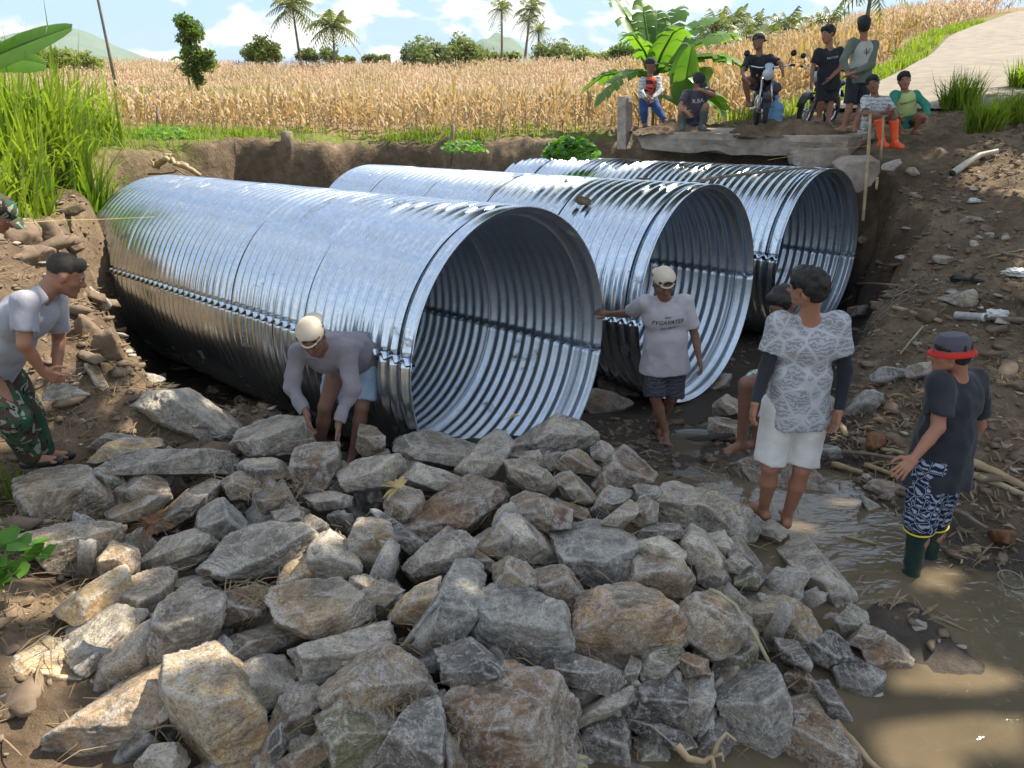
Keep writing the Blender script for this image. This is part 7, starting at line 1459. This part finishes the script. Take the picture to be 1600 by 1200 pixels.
stick([pix(1535, 878, 4.1), pix(1600, 862, 4.3)], .005, 'string', 'yellow string lying over the litter at the right water edge', 'string', 'string_line')
# dirt clods, straw litter and pebbles: what nobody could count
def clods(pts, r0, r1, mat, label, name, cat, seed, flat=.7):
    g = np.random.RandomState(seed); D_, F_ = ico(2); vs = []
    for q in range(8): vs.append(rockshape([unit(g.randn(3)) for _ in range(9)], [g.uniform(.5, 1.) for _ in range(9)], 2, q*7, np.array([1, g.uniform(.6, 1), g.uniform(.5, .9)]), 1.6, 30)[0])
    n = len(pts); V = []; 
    for i in range(n): r_ = r0+(r1-r0)*g.rand()**2.5; a = g.uniform(0, 6.28); v = vs[i % 8]*np.array([r_, r_*g.uniform(.6, 1), r_*flat]); ca, sa = math.cos(a), math.sin(a); V.append(np.column_stack([v[:, 0]*ca-v[:, 1]*sa, v[:, 0]*sa+v[:, 1]*ca, v[:, 2]])+pts[i]+[0, 0, r_*.15])
    F = (F_[None]+(np.arange(n)*len(D_))[:, None, None]).reshape(-1, 3); o = mesh_np(name, np.concatenate(V), F, M[mat], smooth=False); return tag(o, label, cat, None, 'stuff')
def bankR(x, y): s = sdpoly(x, y, PIT); z = ground(x, y); return ((s > -.35)*(x > 2.2)*(z > .44)*(y < 12.9)*(dline(x, y, ROADC) > 1.9)).astype(float)
def bankL(x, y): s = sdpoly(x, y, PIT); z = ground(x, y); return ((s > -.7)*(x < -2.1)*(z > .4)*(y < 9)*(x > -6)).astype(float)
clods(scatter(bankR, 7500, 2.2, 9, 3.2, 13, 51), .010, .05, 'clod', 'loose brown clods and crumbs of soil on the right slope', 'soil_clods', 'soil clods', 1)
clods(scatter(bankR, 1500, 2.2, 9, 3.2, 13, 52), .01, .05, 'pebble', 'pale pebbles and gravel strewn over the right slope', 'pebbles', 'pebbles', 2)
clods(scatter(bankL, 6000, -6, -2, 1.4, 9, 53), .010, .05, 'clod', 'loose brown clods of soil on the left bank', 'soil_clods', 'soil clods', 3)
clods(scatter(bankL, 700, -6, -2, 1.4, 9, 54), .01, .05, 'pebble', 'pale pebbles strewn over the left bank', 'pebbles', 'pebbles', 4)
clods(scatter(lambda x, y: (ground(x, y) < .6)*(y > 4.7)*.8, 1300, .9, 3.4, 4.6, 7.4, 55), .01, .05, 'clod', 'muddy stones and crumbs on the stream bed by the middle pipe', 'soil_clods', 'soil clods', 5)
pr = scatter(lambda x, y: (sdpoly(x, y, PIT) < -.1)*(y > 5.2)*(ground(x, y) < 1.5)*1., 1500, -4.5, 6, 5.3, 12, 56); clods(pr, .015, .06, 'clod', 'dirt clods fallen onto the floor of the dug pit', 'soil_clods', 'soil clods', 6)
litter(scatter(lambda x, y: bankR(x, y)*(.25+.75*(vnoise(np.stack([x*1.1, y*1.1, x*0], -1), 9) > -.1)), 6500, 2.4, 9, 3.4, 13, 61), .04, .22, .0038, 'straw', 'dry corn straw strewn over the right slope', 1)
litter(scatter(lambda x, y: (ground(x, y) > .40)*(ground(x, y) < .85)*(x > 2.0), 1100, 2.2, 4.5, 3.4, 6.8, 62), .04, .2, .008, 'root', 'dark flood litter of twigs and leaves along the water edge', 2, 'flood_litter')
litter(scatter(lambda x, y: bankL(x, y)*(y < 6.4), 3600, -4.5, -2, 1.4, 6.5, 63), .04, .24, .0035, 'straw', 'dry straw on the left bank beside the stones', 3)
litter(scatter(lambda x, y: ((y > 12.3)*(dline(x, y, ROADC) < 3.)*(y < 16)).astype(float), 1200, 4.5, 9.5, 12.2, 16, 64), .05, .22, .008, 'straw', 'dry leaf scraps on the ground between the slab and the road', 4)
pl_ = np.array([top(g.uniform(80, 1250), g.uniform(710, 1190), .02) for _ in range(900)]); litter(pl_, .05, .22, .003, 'straw', 'thin dry stalks caught between the piled stones', 5)
V, F = blades(scatter(lambda x, y: (x < -2.15-.42*(y-2))*1.*(vnoise(np.stack([x*2, y*2, x*0], -1), 5) > -.2), 2200, -4.2, -1.9, 1.6, 4.3, 66), 4, .20, .009, .05, 7, 3, 1., .6); stuff('grass', V, F, M['grass'], 'short green grass at the left edge above the stones', 'grass')
# ------------------------------------------------------------------ motorcycles
M['chrome'] = simple('chrome', (.6, .6, .62), rough=.2, metal=1.); M['bikeblack'] = simple('bike_black_paint', (.02, .02, .025), rough=.25); M['lamp'] = simple('lamp_glass', (.55, .58, .6), rough=.1); M['seatv'] = simple('seat_vinyl', (.025, .025, .028), rough=.5); M['plate'] = simple('pale_blue_plate', (.45, .6, .75), rough=.5)
def motorcycle(loc, yaw, label, body='bikeblack', fairing=None, lean=0.):
    loc = np.array(loc, float); root = empty('motorcycle', loc); tag(root, label, 'motorcycle'); c_, s_ = math.cos(yaw), math.sin(yaw); cl, sl = math.cos(lean), math.sin(lean)
    def T(x, y, z): x, z = x*cl+z*sl, -x*sl+z*cl; return loc+np.array([x*c_-y*s_, x*s_+y*c_, z])
    X = T(1, 0, 0)-loc; Y = T(0, 1, 0)-loc; Z = T(0, 0, 1)-loc; A3 = np.stack([X, Y, Z])
    for y in (.62, -.62):
        w_ = MB().torus(T(0, y, .30), X, .255, .047, 32, 10).build('wheel', M['rubber'], root); wl = np.array(w_.location)+loc
        def sub(mb, nm, mt): o = mesh_np(nm, mb.V, mb.F, M[mt], w_, True, origin=wl); o.location = (0, 0, 0); return o
        sub(MB().torus(T(0, y, .30), X, .212, .014, 28, 6), 'rim', 'chrome'); sp = MB()
        for k_ in range(10): a = k_*.628; sp.tube([T(0, y, .3), T(0, y+.21*math.cos(a), .3+.21*math.sin(a))], .005, 4, False)
        sub(sp, 'spokes', 'chrome'); sub(MB().lathe(T(-.05, y, .3), [(0, 0), (.045, 0), (.045, .1), (0, .1)], X, 12), 'hub', 'chrome')
    for sg in (-1, 1):
        MB().tube([T(sg*.09, .62, .30), T(sg*.085, .52, .62), T(sg*.08, .43, .90)], [.026, .022, .018], 8).build('fork', M['chrome'], root); MB().tube([T(sg*.10, -.62, .32), T(sg*.10, -.45, .70)], [.035, .03], 8).build('shock', M['chrome'], root)
        MB().tube([T(sg*.10, -.62, .30), T(sg*.09, -.1, .36)], .02, 6).build('swingarm', M['bikeblack'], root)
        MB().tube([T(sg*.36, .36, 1.02), T(sg*.42, .30, 1.02)], .02, 8).build('grip', M['rubber'], root); MB().tube([T(sg*.30, .38, 1.03), T(sg*.36, .40, 1.18)], .006, 5).add(*(lambda m: (m.V, m.F))(MB().lathe(T(sg*.37, .41, 1.20), [(0, -.01), (.05, 0), (.05, .012), (0, .015)], Y, 12))).build('mirror', M['bikeblack'], root)
    MB().tube([T(-.36, .36, 1.02), T(-.15, .42, .98), T(.15, .42, .98), T(.36, .36, 1.02)], .013, 8).build('handlebar', M['chrome'], root)
    f = MB(); n = 9
    for i in range(n-1):
        a0, a1 = .2+1.9*i/(n-1), .2+1.9*(i+1)/(n-1)
        f.add([T(-.065, .62+.33*math.cos(a0), .3+.33*math.sin(a0)), T(.065, .62+.33*math.cos(a0), .3+.33*math.sin(a0)), T(.065, .62+.33*math.cos(a1), .3+.33*math.sin(a1)), T(-.065, .62+.33*math.cos(a1), .3+.33*math.sin(a1))], [[0, 1, 2, 3]])
    f.build('front_mudguard', M[body], root); f = MB()
    for i in range(n-1):
        a0, a1 = .9+1.6*i/(n-1), .9+1.6*(i+1)/(n-1)
        f.add([T(sx_*.07, -.62+.35*math.cos(a), .32+.35*math.sin(a)) for sx_, a in ((-1, a0), (1, a0), (1, a1), (-1, a1))], [[0, 1, 2, 3]])
    f.build('rear_mudguard', M[body], root)
    def blob(nm, c, r, mt, lvl=4):
        D_, F_ = ico(lvl); q = np.sign(D_)*np.abs(D_)**.8; P_ = q*np.array(r); W = np.array([T(*(np.array(c)+p_)) for p_ in P_]); return mesh_np(nm, W, F_, M[mt], root, origin=loc)
    blob('fuel_tank', (0, .12, .80), (.13, .26, .12), body); blob('seat', (0, -.32, .79), (.12, .38, .055), 'seatv'); blob('engine', (0, .08, .42), (.13, .2, .16), 'chrome'); blob('side_cover', (0, -.25, .60), (.11, .2, .12), body)
    blob('tail', (0, -.70, .78), (.09, .12, .06), body)
    h_ = MB().lathe(T(0, .46, .88), [(0, 0), (.07, .02), (.095, .07), (.092, .10), (0, .115)], Y, 20).build('headlight', M['lamp'], root); blob('headlight_cowl', (0, .47, .97), (.085, .05, .09), body); blob('front_plate', (0, .53, 1.0), (.07, .008, .045), fairing or body, 3)
    for sg in (-1, 1): MB().lathe(T(sg*.17, .46, .86), [(0, 0), (.018, .01), (.02, .03), (0, .035)], Y, 10).build('indicator', M['orange_boot'], root)
    MB().tube([T(.11, .2, .35), T(.14, -.2, .30), T(.15, -.75, .42)], [.022, .035, .045], 10).build('exhaust', M['chrome'], root); MB().tube([T(0, .40, .9), T(0, .15, .55), T(0, -.1, .35), T(0, -.3, .7), T(0, .1, .85)], .022, 8).build('frame', M['bikeblack'], root); MB().tube([T(-.12, .0, .28), T(-.22, -.1, .02)], .012, 6).build('kickstand', M['chrome'], root)
    return root
q = pix(1192, 182, 13.5); motorcycle((q[0], q[1]+.15, SLZ+.03), math.pi-.22, 'black motorcycle facing the viewer with a man sitting on it', fairing='plate')
q = pix(1282, 165, 14.6); motorcycle((q[0], 14.7, gz(q[0], 14.7)+.02), math.pi-.75, 'dark motorcycle parked behind the standing man in the black t-shirt', lean=-.1)

clods(scatter(bankR, 420, 2.2, 9, 3.4, 13, 71), .05, .13, 'clod', 'larger lumps of dug earth on the right slope', 'soil_clods', 'soil clods', 11, .5)
clods(scatter(bankL, 320, -6, -2, 1.6, 9, 72), .05, .14, 'clod', 'larger lumps of dug earth on the left bank', 'soil_clods', 'soil clods', 12, .5)

rockball(pix(98, 612, 4.32), .10, (1.3, .8, .55), 'grey', 'grey stone held low in the hands of the stooping soldier', 'stone', 301)
# pale air between the viewer and the far ridges
hz = MB().box((0, 1700, 104), (3750, 2050, 112)); hz = hz.build('haze', None, None, False, origin=(0, 0, 0)); hz['kind'] = 'stuff'; tag(hz, 'pale humid air that softens the far ridges', 'haze', None, 'stuff')
hm_ = bpy.data.materials.new('haze_air'); hm_.use_nodes = True; hm_.node_tree.nodes.clear(); ho = hm_.node_tree.nodes.new('ShaderNodeOutputMaterial'); hv_ = hm_.node_tree.nodes.new('ShaderNodeVolumePrincipled'); hv_.inputs['Color'].default_value = (.80, .88, .97, 1); hv_.inputs['Density'].default_value = .0001
hm_.node_tree.links.new(hv_.outputs[0], ho.inputs['Volume']); hz.data.materials.clear(); hz.data.materials.append(hm_)
